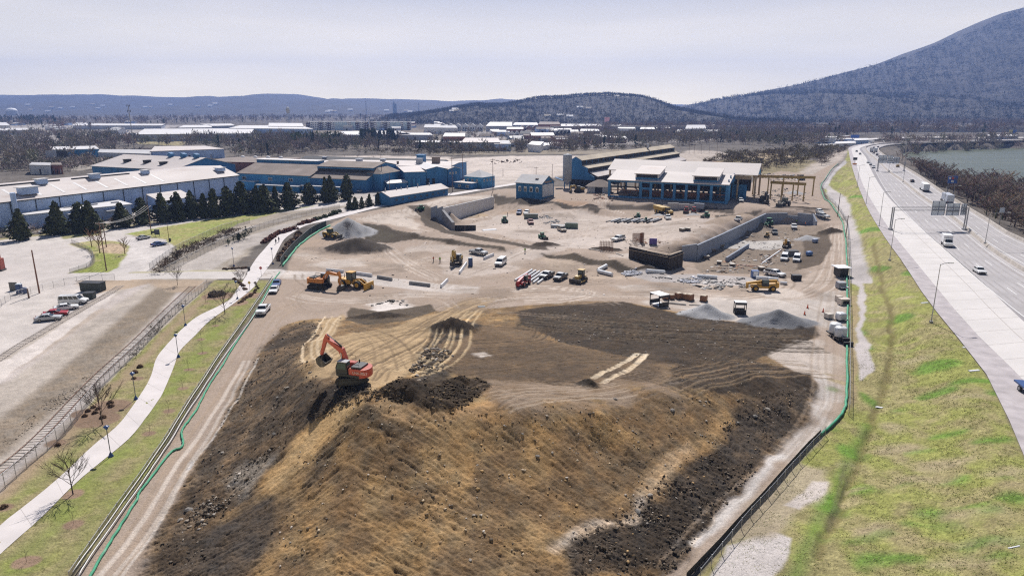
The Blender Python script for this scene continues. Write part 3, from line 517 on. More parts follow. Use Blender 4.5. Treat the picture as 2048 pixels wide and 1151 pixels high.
dk = np.clip(1 + .06 * moundm - moundm * sstep(.25, .6, rill) * .3 + moundm * (fbm(X * 3.4, Y * 3.4, 3, 151) - .5) * .6 - moundm * (rl(5.5, .4, 251) - .35) * .55 + moundm * (fbm(X * .45, Y * .45, 3, 161) - .5) * .6 - moundm * gul * .3, .3, 1.9)  # rills and gullies also darkened in colour, shade painted into the recesses
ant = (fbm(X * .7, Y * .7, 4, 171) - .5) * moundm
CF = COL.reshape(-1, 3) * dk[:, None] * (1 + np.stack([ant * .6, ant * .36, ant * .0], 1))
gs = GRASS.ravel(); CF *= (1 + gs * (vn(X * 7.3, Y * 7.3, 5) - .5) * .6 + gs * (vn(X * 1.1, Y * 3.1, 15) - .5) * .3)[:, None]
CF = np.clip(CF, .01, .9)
HB[...] = HF.reshape(shp)
# ---------------------------------------------------------------- highway bed: ribbons lofted between surveyed edges
HWZ = 3.5
def edge(pix, z=HWZ, n=90): return resample(spline([P(a, b, z) for a, b in pix], 10), n)
EA = edge([(2330,1500),(2110,1050),(2043,901),(2012,825),(1963,731),(1922,682),(1852,595),(1805,523),(1765,467),(1730,405),(1706,340),(1697,300),(1700,294),(1725,288),(1790,284.5),(2048,278),(2500,270)])
EB = edge([(2700,1500),(2350,1080),(2150,868),(2048,759),(1991,706),(1922,633),(1853,550),(1814,502),(1783,464),(1746,406),(1725,367),(1712,327),(1703,300),(1708,294.5),(1732,288.6),(1790,285),(2048,278.5),(2500,270.3)])
EC = edge([(2900,1400),(2500,1020),(2200,770),(2048,644),(1991,588),(1950,551),(1880,489),(1842,456),(1807,424),(1772,388),(1745,345),(1732,315),(1720,300),(1722,295),(1742,289.3),(1795,285.5),(2048,279),(2500,270.6)])
ED = edge([(3000,1370),(2540,1010),(2220,766),(2043,630),(1995,592),(1946,550),(1887,497),(1824,440),(1776,386),(1752,345),(1738,315),(1725,300),(1727,295.4),(1745,289.8),(1800,286),(2048,279.3),(2500,270.8)])
EM = edge([(3200,1080),(2700,860),(2300,670),(2048,542),(1970,490),(1934,459),(1899,431),(1859,404),(1836,388),(1805,362),(1777,343),(1760,326),(1738,307),(1731,297),(1738,292.5),(1762,288.2),(1810,286),(2048,280.6),(2500,271.8)])
ER = edge([(3400,1010),(2800,770),(2350,590),(2048,484),(1974,441),(1915,405),(1880,382),(1840,354),(1810,336),(1784,321),(1763,307),(1757,300),(1762,295.5),(1785,290.5),(1850,287),(2048,282),(2500,272.8)])
# terrain is pressed down under the carriageway
_n = 0.22
cor = np.concatenate([EA[:, :2], ER[::-1, :2]]); _m = (X > 40) & (X < 2600) & (Y > 30) & (Y < 1300); _s = poly_sd(X[_m], Y[_m], cor)
_q = HB.ravel(); t = sstep(-9, 0, _s); _q[_m] = np.where(_s > -9, _q[_m] * (1 - t) + t * (HWZ - _n), _q[_m]); HB[...] = _q.reshape(shp)
V = np.stack([X, Y, HB.ravel()], 1); nr, nc = shp
ii = (np.arange(nr - 1)[:, None] * nc + np.arange(nc - 1)[None]).ravel()
F4 = np.stack([ii, ii + 1, ii + nc + 1, ii + nc], 1)
gm = bpy.data.materials.new('ground_cover'); gm.use_nodes = True; nt = gm.node_tree; b = nt.nodes['Principled BSDF']; L = nt.links.new
at_ = N(nt, 'ShaderNodeVertexColor', layer_name='cover'); n1 = N(nt, 'ShaderNodeTexNoise'); n1.inputs['Scale'].default_value = 7; n1.inputs['Detail'].default_value = 5; n1.inputs['Roughness'].default_value = .65
tc = N(nt, 'ShaderNodeTexCoord'); L(tc.outputs['Object'], n1.inputs['Vector'])
mr = N(nt, 'ShaderNodeMapRange'); mr.inputs[1].default_value = .3; mr.inputs[2].default_value = .7; mr.inputs[3].default_value = .72; mr.inputs[4].default_value = 1.28; L(n1.outputs['Fac'], mr.inputs[0])
mm = N(nt, 'ShaderNodeMixRGB', blend_type='MULTIPLY'); mm.inputs['Fac'].default_value = 1; L(at_.outputs['Color'], mm.inputs['Color1']); L(mr.outputs[0], mm.inputs['Color2']); L(mm.outputs[0], b.inputs['Base Color'])
b.inputs['Roughness'].default_value = .95; b.inputs['Specular IOR Level'].default_value = .12
n2 = N(nt, 'ShaderNodeTexNoise'); n2.inputs['Scale'].default_value = 3.2; n2.inputs['Detail'].default_value = 8; n2.inputs['Roughness'].default_value = .7; L(tc.outputs['Object'], n2.inputs['Vector'])
bp = N(nt, 'ShaderNodeBump'); bp.inputs['Distance'].default_value = .13; bp.inputs['Strength'].default_value = .9; L(n2.outputs['Fac'], bp.inputs['Height']); L(bp.outputs[0], b.inputs['Normal'])
gme = mesh_np('ground', V, F4, gm, smooth=True)
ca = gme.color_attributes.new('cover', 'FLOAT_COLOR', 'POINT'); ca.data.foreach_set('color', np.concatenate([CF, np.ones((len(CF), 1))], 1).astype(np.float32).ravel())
tag(obj('ground', gme, None), kind='structure')
# ---------------------------------------------------------------- carriageways
def ribbon(name, a, b, dz, m, parent=None, i0=0, i1=None):
    a, b = a[i0:i1].copy(), b[i0:i1].copy(); a[:, 2] += dz; b[:, 2] += dz; n = len(a)
    v = np.empty((2 * n, 3)); v[0::2] = a; v[1::2] = b; k = np.arange(n - 1) * 2
    o = obj(name, mesh_np(name, v, np.stack([k, k + 1, k + 3, k + 2], 1), m), None, parent)
    return o
mAsph = mat('worn_asphalt', (.40,.375,.375), .9, .10, .12, bump=.01, bscale=20, dirt=((.33,.31,.31), .6, .3))
mShld = mat('grey_shoulder', (.285,.265,.27), .9, .10, .25)
mGrav = mat('gravel_shoulder', (.43,.39,.395), .95, .14, .5)
mConc = mat('road_concrete', (.60,.565,.545), .85, .05, .2, dirt=((.52,.485,.465), .6, .15))
mPaint = mat('white_road_paint', (.78,.77,.75), .7, .06, 3)
mBarr = mat('barrier_concrete', (.50,.45,.40), .9, .15, .5, dirt=((.36,.31,.27), .55, .6))
hw = tag(ribbon('highway', EA, ER, 0, mGrav), kind='structure')
ribbon('asphalt', EB, ER, .005, mAsph, hw); ribbon('concrete_lane', EB, EC, .010, mConc, hw); ribbon('asphalt_shoulder', EC, ED, .010, mShld, hw)
def mid(a, b, t): return a * (1 - t) + b * t
def fine_n(a, n): return resample(a, n)
ribbon('edge_line', ED, mid(ED, EM, .012), .016, mPaint, hw); ribbon('edge_line', mid(ED, EM, .865), mid(ED, EM, .875), .016, mPaint, hw)
ribbon('edge_line', mid(EM, ER, .16), mid(EM, ER, .172), .016, mPaint, hw); ribbon('edge_line', mid(EM, ER, .86), mid(EM, ER, .872), .016, mPaint, hw)
ribbon('concrete_seam', mid(EB, EC, .64), mid(EB, EC, .652), .016, mat('seam_tar', (.40,.36,.33), .9), hw)
ribbon('worn_lane', mid(ED, EM, .78), mid(ED, EM, .83), .014, mat('rubber_marks', (.345,.315,.31), .9, .15, .3), hw)
mLane = mat('tyre_darkened', (.355,.33,.328), .9, .12, .3)
for e0, e1, ts in ((ED, EM, (.10, .22, .38, .50, .65)), (EM, ER, (.22, .31, .46, .55, .70, .79))):
    for t in ts: ribbon('tyre_track', mid(e0, e1, t), mid(e0, e1, t + .035), .012, mLane, hw)
jm = MB(); A2, B2 = resample(EB, 420), resample(EC, 420)
for k in range(0, 418, 2): jm.quad(*[tuple(q + np.array([0, 0, .015])) for q in (A2[k], B2[k], B2[k] + (B2[k+1] - B2[k]) * .07, A2[k] + (A2[k+1] - A2[k]) * .07)])
tag(obj('slab_joint', jm, mat('joint_dark2', (.50,.465,.445), .9), hw), kind='stuff')
def dashes(a, b, t, w=.012, n=700, on=3, per=12):
    A2, B2 = fine_n(a, n), fine_n(b, n); p0, p1 = mid(A2, B2, t), mid(A2, B2, t + w); m = MB()
    for i in range(0, n - on - 1, per):
        m.quad(*[tuple(q + np.array([0, 0, .016])) for q in (p0[i], p1[i], p1[i + on], p0[i + on])])
    return obj('lane_dash', m, mPaint, hw)
for t in (.30, .57): tag(dashes(ED, EM, t), kind='stuff')
for t in (.38, .62): tag(dashes(EM, ER, t), kind='stuff')
def wall_along(name, label, cat, pl, h, w0, w1, m, group=None):
    mb = MB(); n = len(pl)
    for i in range(n - 1):
        a, b = pl[i], pl[i + 1]; d = (b - a)[:2]; d = d / (np.hypot(*d) or 1); nn = np.array([-d[1], d[0]])
        q = []
        for p in (a, b):
            for o, z in ((-w0, 0), (-w1, h), (w1, h), (w0, 0)): q.append((p[0] + nn[0] * o, p[1] + nn[1] * o, p[2] + z))
        mb.add(q, [(0, 1, 5, 4), (1, 2, 6, 5), (2, 3, 7, 6)] + ([(3, 2, 1, 0)] if i == 0 else []) + ([(4, 5, 6, 7)] if i == n - 2 else []))
    return tag(obj(name, mb, m), label, cat, group)
wall_along('median_barrier', 'long concrete barrier dividing the two highway carriageways', 'barrier', EM, .95, .35, .12, mBarr)
wall_along('roadside_barrier', 'pale concrete barrier along the river side of the highway', 'barrier', ER, .95, .35, .14, mBarr)
# frontage road beyond the bend
fr = np.array([P(*q, 2.5) for q in [(1690,292),(1725,281),(1790,276.5),(1900,274.5),(2048,275.5),(2500,268)]])
fa = resample(spline(fr, 8), 60); fb = fa.copy(); fb[:, 1] += 22; fb[:6, 0] += np.linspace(14, 0, 6)
tag(ribbon('frontage_road', fa, fb, 0, mConc), kind='structure')
# ---------------------------------------------------------------- river
mW = bpy.data.materials.new('river_water'); mW.use_nodes = True; nt = mW.node_tree; b = nt.nodes['Principled BSDF']; b.inputs['Roughness'].default_value = .3; b.inputs['Specular IOR Level'].default_value = .22
tc = N(nt, 'ShaderNodeTexCoord'); mp = N(nt, 'ShaderNodeMapping'); mp.inputs['Scale'].default_value = (.012, .05, 1); n1 = N(nt, 'ShaderNodeTexNoise'); n1.inputs['Scale'].default_value = 1.0; n1.inputs['Detail'].default_value = 5
L = nt.links.new; L(tc.outputs['Object'], mp.inputs['Vector']); L(mp.outputs['Vector'], n1.inputs['Vector']); r = N(nt, 'ShaderNodeValToRGB'); L(n1.outputs['Fac'], r.inputs['Fac'])
r.color_ramp.elements[0].position = .35; r.color_ramp.elements[0].color = (.115,.13,.08,1); r.color_ramp.elements[1].position = .72; r.color_ramp.elements[1].color = (.16,.175,.115,1); L(r.outputs[0], b.inputs['Base Color'])
n2 = N(nt, 'ShaderNodeTexNoise'); n2.inputs['Scale'].default_value = .9; n2.inputs['Detail'].default_value = 4; L(tc.outputs['Object'], n2.inputs['Vector']); bp = N(nt, 'ShaderNodeBump'); bp.inputs['Distance'].default_value = .10; L(n2.outputs['Fac'], bp.inputs['Height']); L(bp.outputs[0], b.inputs['Normal'])
me = MB(); _c = RP.mean(0); me.v = [(float(_c[0] + (p[0] - _c[0]) * 1.04), float(_c[1] + (p[1] - _c[1]) * 1.06), -4.0) for p in RP]; me.f = [tuple(range(len(RP)))]
tag(obj('river', me, mW), kind='structure')
# ---------------------------------------------------------------- hills and mountain
mHill = mat('winter_woodland_floor', (.045,.038,.034), .95, .35, .012, bump=3.0, bscale=.05)
def hill(name, sil, Yr, Yb, back, zb=0, nx=220, ny=40, rough=6, m=None, prof=1.3):
    xs = [upto(a, b, Yr) for a, b in sil]; sxs = np.array([q[0] for q in xs]); szs = np.array([q[2] for q in xs]); gx = np.linspace(sxs[0], sxs[-1], nx)
    o = np.argsort(sxs); hr = np.interp(gx, sxs[o], szs[o]); hr = hr + (fbm(gx * 900 / Yr * .02, gx * 0, 4, 3) - .5) * Yr * .0042; ys = np.concatenate([np.linspace(0, 1, ny), np.linspace(1.1, 1.9, 8)])
    gxx, gt = np.meshgrid(gx, ys); hh = np.repeat(hr[None], len(ys), 0); f = np.where(gt <= 1, sstep(0, 1, gt) * .55 + .45 * np.clip(gt, 0, 1) ** prof, np.clip(1 - ((gt - 1) / .9) ** 2, 0, 1))
    gy = np.where(gt <= 1, Yb + (Yr - Yb) * gt, Yr + back * (gt - 1)); gz = zb - 3 + (hh - zb) * f + (fbm(gxx * .004, gy * .004, 5, len(name)) - .5) * rough * 4 * np.sin(np.clip(gt, 0, 1) * pi) ** .7 + (fbm(gxx * .0035 + gy * .0007, gy * .0008, 4, 77) - .5) * rough * 9 * np.sin(np.clip(gt, 0, 1) * pi)
    v = np.stack([gxx.ravel(), gy.ravel(), gz.ravel()], 1); n = nx; k = (np.arange(len(ys) - 1)[:, None] * n + np.arange(n - 1)[None]).ravel()
    me = mesh_np(name, v, np.stack([k, k + 1, k + n + 1, k + n], 1), m or mHill, smooth=True); tag(obj(name, me, None), kind='structure')
    return gxx, gy, gz
MT = hill('mountain', [(1290,240),(1330,228),(1380,214),(1420,206),(1550,181),(1700,147),(1800,119),(1880,88),(1950,62),(2000,36),(2048,14),(2150,-8),(2350,-10),(2700,0)], 3600, 1900, 1500, nx=520, ny=60, rough=14)
HL = hill('hill', [(780,232),(860,226),(920,214),(960,208),(1000,208),(1040,202),(1080,195),(1130,193),(1180,189.5),(1210,188),(1240,192),(1280,196),(1310,205),(1345,216),(1390,225),(1440,238)], 2600, 1750, 700, nx=500, ny=30, rough=7)
HF2 = hill('hill', [(-700,205),(-400,195),(0,189),(100,190),(200,188),(300,192),(400,193),(500,190.5),(545,188),(590,190),(630,196),(660,202),(700,197),(760,197),(830,199),(900,202),(960,200),(1000,197),(1040,200),(1100,205),(1300,215)], 6500, 3600, 1500, nx=900, ny=24, rough=12)
hill('hill', [(1000,214),(1250,210),(1320,206),(1345,208),(1385,210),(1500,216)], 8300, 7400, 600, nx=60, ny=10, rough=6)
# ---------------------------------------------------------------- air
hz_m = bpy.data.materials.new('haze'); hz_m.use_nodes = True; nt = hz_m.node_tree; nt.nodes.clear(); pv = N(nt, 'ShaderNodeVolumePrincipled'); ou = N(nt, 'ShaderNodeOutputMaterial')
pv.inputs['Color'].default_value = (.30,.47,1.0,1); pv.inputs['Density'].default_value = 0.000115; pv.inputs['Anisotropy'].default_value = 0.25; nt.links.new(pv.outputs[0], ou.inputs['Volume'])
tag(obj('haze', MB().box((0, 4590, 302), (25000, 9260, 656)), hz_m), kind='stuff')
# ---------------------------------------------------------------- path, railway, fences
def gp(pix, dz=0.0, n=8, cnt=None):
    s = spline([np.array(ground(a, b)) for a, b in pix], n); s = s if cnt is None else resample(s, cnt)
    return np.array([(p[0], p[1], hz(p[0], p[1]) + dz) for p in s])
mPath = mat('path_concrete', (.615,.565,.55), .85, .05, .4, dirt=((.54,.49,.47), .6, .3))
pl = gp([(-60,1110),(0,1051),(107,965),(189,888),(235,851),(275,798),(301,754),(313,716),(334,689),(357,665),(393,634),(437,612),(461,597),(474,578),(487,560),(499,538),(514,515),(529,498),(547,478),(570,463),(598,450),(649,436),(700,423),(760,409),(840,395),(890,388),(942,380),(1030,366)], .06, 8, 170)
pr = gp([(-40,1150),(0,1108),(85,1032),(146,971),(226,904),(265,870),(317,800),(330,776),(349,730),(360,701),(393,668),(419,642),(461,612),(482,596),(508,574),(518,558),(530,543),(546,520),(556,500),(569,478),(590,463),(615,450),(660,440),(705,428.5),(762,414),(842,399.5),(892,392),(944,384),(1032,369)], .06, 8, 170)
pth = tag(ribbon('path', pl, pr, 0, mPath), kind='structure')
jm = MB()
for i in range(4, 168, 3):
    a, b = pl[i], pr[i]; d = (pl[i + 1] - pl[i]); d = d / (np.linalg.norm(d) or 1) * .03; z = np.array([0, 0, .006]); jm.quad(tuple(a - d + z), tuple(b - d + z), tuple(b + d + z), tuple(a + d + z))
tag(obj('joint', jm, mat('joint_dark', (.42,.38,.36)), pth), kind='stuff')
mSteel = mat('galvanised_steel', (.42,.42,.43), .55, .1, 2, metal=.6)
mWhite = mat('white_paint', (.78,.77,.76), .5, .06, 2)
mBlack = mat('black_rubber', (.018,.018,.02), .85, .2, 3)
mRust = mat('rusty_steel', (.20,.095,.055), .85, .25, 1.2)
mWood = mat('weathered_timber', (.17,.125,.09), .9, .25, 2, stretch=(1,1,.2))
mTie = mat('old_sleeper', (.345,.30,.26), .95, .3, 1)
# chain link wire read as a half see-through web
def web(name, col, see):
    if name in _M: return _M[name]
    m = bpy.data.materials.new(name); m.use_nodes = True; nt = m.node_tree; b = nt.nodes['Principled BSDF']; b.inputs['Base Color'].default_value = (*col, 1); b.inputs['Roughness'].default_value = .7
    tr = N(nt, 'ShaderNodeBsdfTransparent'); mx = N(nt, 'ShaderNodeMixShader'); mx.inputs[0].default_value = see; o = nt.nodes['Material Output']
    nt.links.new(b.outputs[0], mx.inputs[1]); nt.links.new(tr.outputs[0], mx.inputs[2]); nt.links.new(mx.outputs[0], o.inputs['Surface']); _M[name] = m; return m
mLink = web('chain_link', (.16,.155,.16), .68); mLinkD = web('dark_windscreen', (.05,.05,.05), .45); mSilt = mat('black_silt_cloth', (.015,.016,.018), .8, .2, 1)
mSock = mat('green_silt_sock', (.045,.30,.165), .7, .22, .5, dirt=((.25,.42,.33), .55, .8))
def sheet(pl, h, m, name, parent, lean=0, n=1):
    v = []; k = len(pl)
    for p in pl: v += [(p[0], p[1], p[2]), (p[0] + lean, p[1], p[2] + h)]
    mb = MB(); mb.add(v, [(2 * i, 2 * i + 2, 2 * i + 3, 2 * i + 1) for i in range(k - 1)]); return obj(name, mb, m, parent)
def fence(name, label, pix, h, n_post, m, rail=True, r=.04, mp=None, group=None, mesh_name='mesh_panel'):
    pl = gp(pix, 0, 8, max(n_post, 2)); t = thing(name, label, 'fence', tuple(pl[0])); o = pl[0]; q = pl - o
    sheet(q, h, m, mesh_name, t)
    pm = obj('post', MB().cyl((0, 0, 0), (0, 0, h + .1), r, 5), mp or mSteel, t); pm.location = tuple(q[0])
    for p in q[1:]:
        c = pm.copy(); C.objects.link(c); c.parent = t; c.location = tuple(p)
    if rail: obj('top_rail', MB().tube([tuple(p + np.array([0, 0, h])) for p in q], r * .8, 4), mp or mSteel, t)
    return t
fence('chain_link_fence', 'long chain link fence between the railway track and the grass beside the path', [(-40,1020),(0,986),(61,931),(139,861),(213,766),(292,690),(350,630),(415,575)], 2.0, 44, mLink)
fence('chain_link_fence', 'chain link fence beside the gravel rail corridor beyond the cross road', [(330,548),(400,512),(440,492),(500,466),(560,446),(620,430),(680,418)], 2.0, 40, mLink)
fence('chain_link_fence', 'chain link fence along the edge of the grassy triangle by the street', [(300,540),(350,505),(400,480),(450,458),(500,446)], 2.0, 26, mLink)
fence('wire_fence', 'low curved wire fence round the grass island of the parking lot', [(140,546),(178,532),(187,514),(176,500),(144,486)], 1.2, 16, mLink)
fence('wire_fence', 'thin wire fence beside the old concrete slab track in the left lot', [(-20,640),(20,600),(90,580),(150,566),(230,560)], 1.6, 16, web('thin_wire', (.3,.29,.28), .85))
fence('site_fence', 'dark screened site fence between the grass and the haul road', [(140,1160),(213,1054),(305,923),(384,799),(443,708),(499,628),(545,558)], .95, 52, mLinkD, mesh_name='screen')
fence('site_fence', 'dark curved screen fence behind the green sock near the grey gravel pile', [(562,531),(578,510),(597,490),(625,466),(653,453)], 2.2, 16, mat('dark_screen', (.03,.04,.038), .8, .2, .4), mesh_name='screen')
fence('site_fence', 'chain link fence following the green sock along the right of the site', [(1697,830),(1699,720),(1698,600),(1697,500),(1694,450),(1684,430),(1664,405),(1646,382),(1648,365),(1678,330)], 1.7, 60, mLink)
fence('wire_fence', 'thin wire fence beside the black silt fence at the lower right', [(1400,1160),(1480,1060),(1560,970),(1650,870)], 1.3, 16, web('thin_wire', (.3,.29,.28), .85))
tag(sheet(gp([(1372,1160),(1440,1088),(1541,977),(1610,900),(1641,869)], 0, 8, 40), .85, mSilt, 'silt_fence', None), 'low black silt fence along the lower right edge of the haul road', 'silt fence')
def hose(name, label, cat, pix, r, m, dz=.12, n=5, jit=0, seed=1, group=None):
    pl = gp(pix, dz, 6); rr = random.Random(seed)
    if jit: pl += np.array([[rr.gauss(0, jit), rr.gauss(0, jit * .3), rr.gauss(0, jit * .3)] for _ in pl])
    t = tag(obj(name, MB().tube([tuple(p) for p in pl], r, n), m, smooth=True), label, cat, group); return t
hose('silt_sock', 'green silt sock lying along the left haul road beside white pipes', 'silt sock', [(178,1160),(195,1128),(212,1100),(243,1050),(274,1001),(280,985),(300,960),(338,910),(348,902),(361,897),(367,888),(363,866),(372,850),(393,821),(403,800),(425,760),(446,730),(470,690),(500,645),(516,617),(530,592),(548,560),(560,545)], .15, mSock, .18, 6, .03)
hose('silt_sock', 'green silt sock curving round the site edge below the dark screen fence', 'silt sock', [(565,533),(578,516),(588,503),(600,490),(630,468),(660,452)], .3, mSock, .25, 6, .08)
hose('silt_sock', 'long green silt sock along the right hand site fence', 'silt sock', [(1640,872),(1665,850),(1684,828),(1692,805),(1694,760),(1695,650),(1694,560),(1692,500),(1689,470),(1682,440),(1664,411),(1645,387),(1645,366),(1676,328)], .2, mSock, .25, 6, .05)
g_ = 'white pipes beside the left site fence'
hose('white_pipe', 'outer white pipe running beside the green sock on the left', 'pipe', [(158,1160),(192,1105),(285,972),(330,905),(395,800),(455,708),(515,625),(549,566)], .065, mWhite, .5, 4, .03, group=g_)
hose('white_pipe', 'inner white pipe nearest the dark screened fence on the left', 'pipe', [(148,1160),(220,1058),(310,925),(388,800),(447,708),(503,627),(546,562)], .055, mWhite, .95, 4, .02, group=g_)
# railway
def railway(label, pix, gauge, n_tie, mt=mTie, mr=mRust):
    pl = gp(pix, 0, 8, n_tie); o = pl[0].copy(); q = pl - o; t = thing('railway_track', label, 'railway track', tuple(o)); d = np.gradient(q[:, :2], axis=0); d /= np.hypot(d[:, 0], d[:, 1])[:, None]; nn = np.stack([-d[:, 1], d[:, 0]], 1)
    for s in (-1, 1):
        obj('rail', MB().tube([(a[0] + k[0] * s * gauge / 2, a[1] + k[1] * s * gauge / 2, a[2] + .16) for a, k in zip(q, nn)], .055, 4), mr, t)
    tm = obj('sleeper', MB().box((0, 0, 0), (2.1, .17, .09)), mt, t)
    for i, (a, k) in enumerate(zip(q, nn)):
        c = tm if i == 0 else tm.copy()
        if i: C.objects.link(c); c.parent = t
        c.location = (a[0], a[1], a[2] + .0); c.rotation_euler = (0, 0, atan2(k[1], k[0]) + rng.uniform(-.05, .05))
railway('rusty single railway track with bare sleepers beside the chain link fence', [(-30,962),(45,905),(110,842),(200,748),(280,675),(350,606),(385,573)], 1.45, 120)
railway('pale abandoned rail track beside the broken concrete in the left lot', [(-20,730),(40,690),(100,655),(160,620),(212,590),(240,572)], 1.45, 60, mat('buried_sleeper', (.44,.385,.35), .95), mat('pale_rail', (.42,.36,.32), .8))
# ---------------------------------------------------------------- buildings
def metal(name, col, var=.12, rust=None, ax='X', rib=2.6): return mat(name, col, .65, var, .18, wave=(ax, rib, .03), dirt=rust, stretch=(1, 1, .35))
wPale = metal('pale_blue_siding', (.42,.56,.84), .12, ((.36,.40,.50), .55, .5)); wBlue = metal('blue_siding', (.032,.165,.37), .16, ((.03,.11,.23), .55, .4)); wSky = metal('bright_blue_siding', (.055,.265,.50), .16, ((.04,.17,.33), .55, .4))
wWhite = metal('white_siding', (.80,.80,.82), .08, ((.56,.54,.54), .58, .3)); wDark = mat('dark_openings', (.022,.022,.025), .8, .3, .5); wGrey = metal('grey_siding', (.42,.45,.52), .1); wBrick = mat('red_brick', (.27,.11,.08), .9, .18, .6)
rPink = mat('weathered_roof', (.53,.475,.455), .7, .08, .1, dirt=((.36,.27,.235), .56, .12), stretch=(.35,1,1)); rWhite = mat('white_roof', (.62,.60,.60), .6, .05, .1, dirt=((.58,.54,.52), .6, .15)); rBrown = mat('brown_roof', (.22,.175,.15), .85, .15, .15, dirt=((.33,.28,.25), .58, .1)); rTan = mat('tan_roof', (.47,.395,.30), .8, .12, .12, dirt=((.33,.26,.2), .58, .2))
rDark = mat('dark_roof', (.05,.05,.055), .8, .2, .2); rGrey = mat('grey_roof', (.44,.43,.44), .7, .12, .15, dirt=((.3,.27,.25), .58, .25)); gPane = glassmat('dark_window')
class Bld:
    def __init__(s, name, label, p0, p1, depth, z0, cat='building', group=None):
        d = (p1[0] - p0[0], p1[1] - p0[1]); s.L = hypot(*d); s.D = depth; s.z0 = z0
        s.t = thing(name, label, cat, (p0[0], p0[1], z0), atan2(d[1], d[0]), group)
    def gable(s, hw, hr, mw, mr, over=.5, ry=.5, x0=0, x1=None, y0=0, y1=None, base=-1.5, th=.22, along='x', wall=True, wname='wall', rname='roof'):
        x1 = s.L if x1 is None else x1; y1 = s.D if y1 is None else y1
        if along == 'x':
            ym = y0 + (y1 - y0) * ry; w = None
            if wall: w = obj(wname, MB().prism([(y0, base), (y1, base), (y1, hw), (ym, hr), (y0, hw)], x0, x1, 'x'), mw, s.t)
            k1 = (hr - hw) / max(ym - y0, .01); k2 = (hr - hw) / max(y1 - ym, .01); a = [(y0 - over, hw - over * k1 + .02), (ym, hr + .02), (y1 + over, hw - over * k2 + .02)]
            r = obj(rname, MB().prism(a + [(p[0], p[1] + th) for p in reversed(a)], x0 - over, x1 + over, 'x'), mr, s.t)
        else:
            xm = x0 + (x1 - x0) * ry; w = None
            if wall: w = obj(wname, MB().prism([(x0, base), (x1, base), (x1, hw), (xm, hr), (x0, hw)], y0, y1, 'y'), mw, s.t)
            k1 = (hr - hw) / (xm - x0); k2 = (hr - hw) / (x1 - xm); a = [(x0 - over, hw - over * k1 + .02), (xm, hr + .02), (x1 + over, hw - over * k2 + .02)]
            r = obj(rname, MB().prism(a + [(p[0], p[1] + th) for p in reversed(a)], y0 - over, y1 + over, 'y'), mr, s.t)
        return w, r
    def hip(s, hw, hr, mw, mr, over=.5, x0=0, x1=None, y0=0, y1=None, k=.35, base=-1.5):
        x1 = s.L if x1 is None else x1; y1 = s.D if y1 is None else y1
        obj('wall', MB().box(((x0 + x1) / 2, (y0 + y1) / 2, (base + hw) / 2), (x1 - x0, y1 - y0, hw - base)), mw, s.t); a, b, c, d = x0 - over, x1 + over, y0 - over, y1 + over
        ins = min(b - a, d - c) / 2 * (1 - .02); z = hw + .02; m = MB()
        q = [(a + ins, (c + d) / 2, hr), (b - ins, (c + d) / 2, hr)] if b - a > d - c else [((a + b) / 2, c + ins, hr), ((a + b) / 2, d - ins, hr)]
        lo = [(a, c, z), (b, c, z), (b, d, z), (a, d, z)]; m.add(lo + q, [(3, 2, 1, 0), (0, 1, 5, 4), (1, 2, 5), (2, 3, 4, 5), (3, 0, 4)] if b - a > d - c else [(3, 2, 1, 0), (0, 1, 4), (1, 2, 5, 4), (2, 3, 5), (3, 0, 4, 5)])
        return obj('roof', m, mr, s.t)
    def box(s, name, c, d, m, rz=0): return obj(name, MB().box(c, d, rz), m, s.t)
    def win(s, x, z, w, h, face='front', mf=None, y=None, arch=False):
        f, g = MB(), MB()
        def pt(a, b, c): return {'front': (x + a, (0 if y is None else y) - c, z + b), 'right': (s.L + c, x + a, z + b), 'left': (-c, x + a, z + b)}[face]
        def slab(m, a0, a1, b0, b1, c0, c1):
            m.add([pt(a, b, c) for c in (c0, c1) for a, b in ((a0, b0), (a1, b0), (a1, b1), (a0, b1))], [(0, 3, 2, 1), (4, 5, 6, 7), (0, 1, 5, 4), (1, 2, 6, 5), (2, 3, 7, 6), (3, 0, 4, 7)])
        e = min(.14, w * .12)
        for q in ((0, w, 0, e), (0, w, h - e, h), (0, e, e, h - e), (w - e, w, e, h - e), (w / 2 - e / 3, w / 2 + e / 3, e, h - e)): slab(f, *q, -.02, .10)
        if arch:
            n = 8; pts = [(w / 2 + w / 2 * cos(pi * i / n), h + w * .32 * sin(pi * i / n)) for i in range(n + 1)]
            f.add([pt(a, b, .10) for a, b in pts] + [pt(a, b, -.02) for a, b in pts], [tuple(range(n + 1))] + [(i, i + n + 1, i + n + 2, i + 1) for i in range(n)])
        slab(g, e, w - e, e, h - e, -.02, .04); fo = obj('window', f, mf or wWhite, s.t); obj('pane', g, gPane, fo); return fo
    def vent(s, x, y, z, d, m, lid=None):
        v = obj('roof_vent', MB().box((x, y, z + d[2] / 2), d), m, s.t)
        obj('vent_hood', MB().box((x, y, z + d[2] + .1), (d[0] * 1.25, d[1] * 1.25, .2)), lid or m, v); return v
def lin(p, d, t): return (p[0] + d[0] * t, p[1] + d[1] * t)
U1 = (.414, .910); U2 = (.910, -.414)                # the works' own grid: away, across
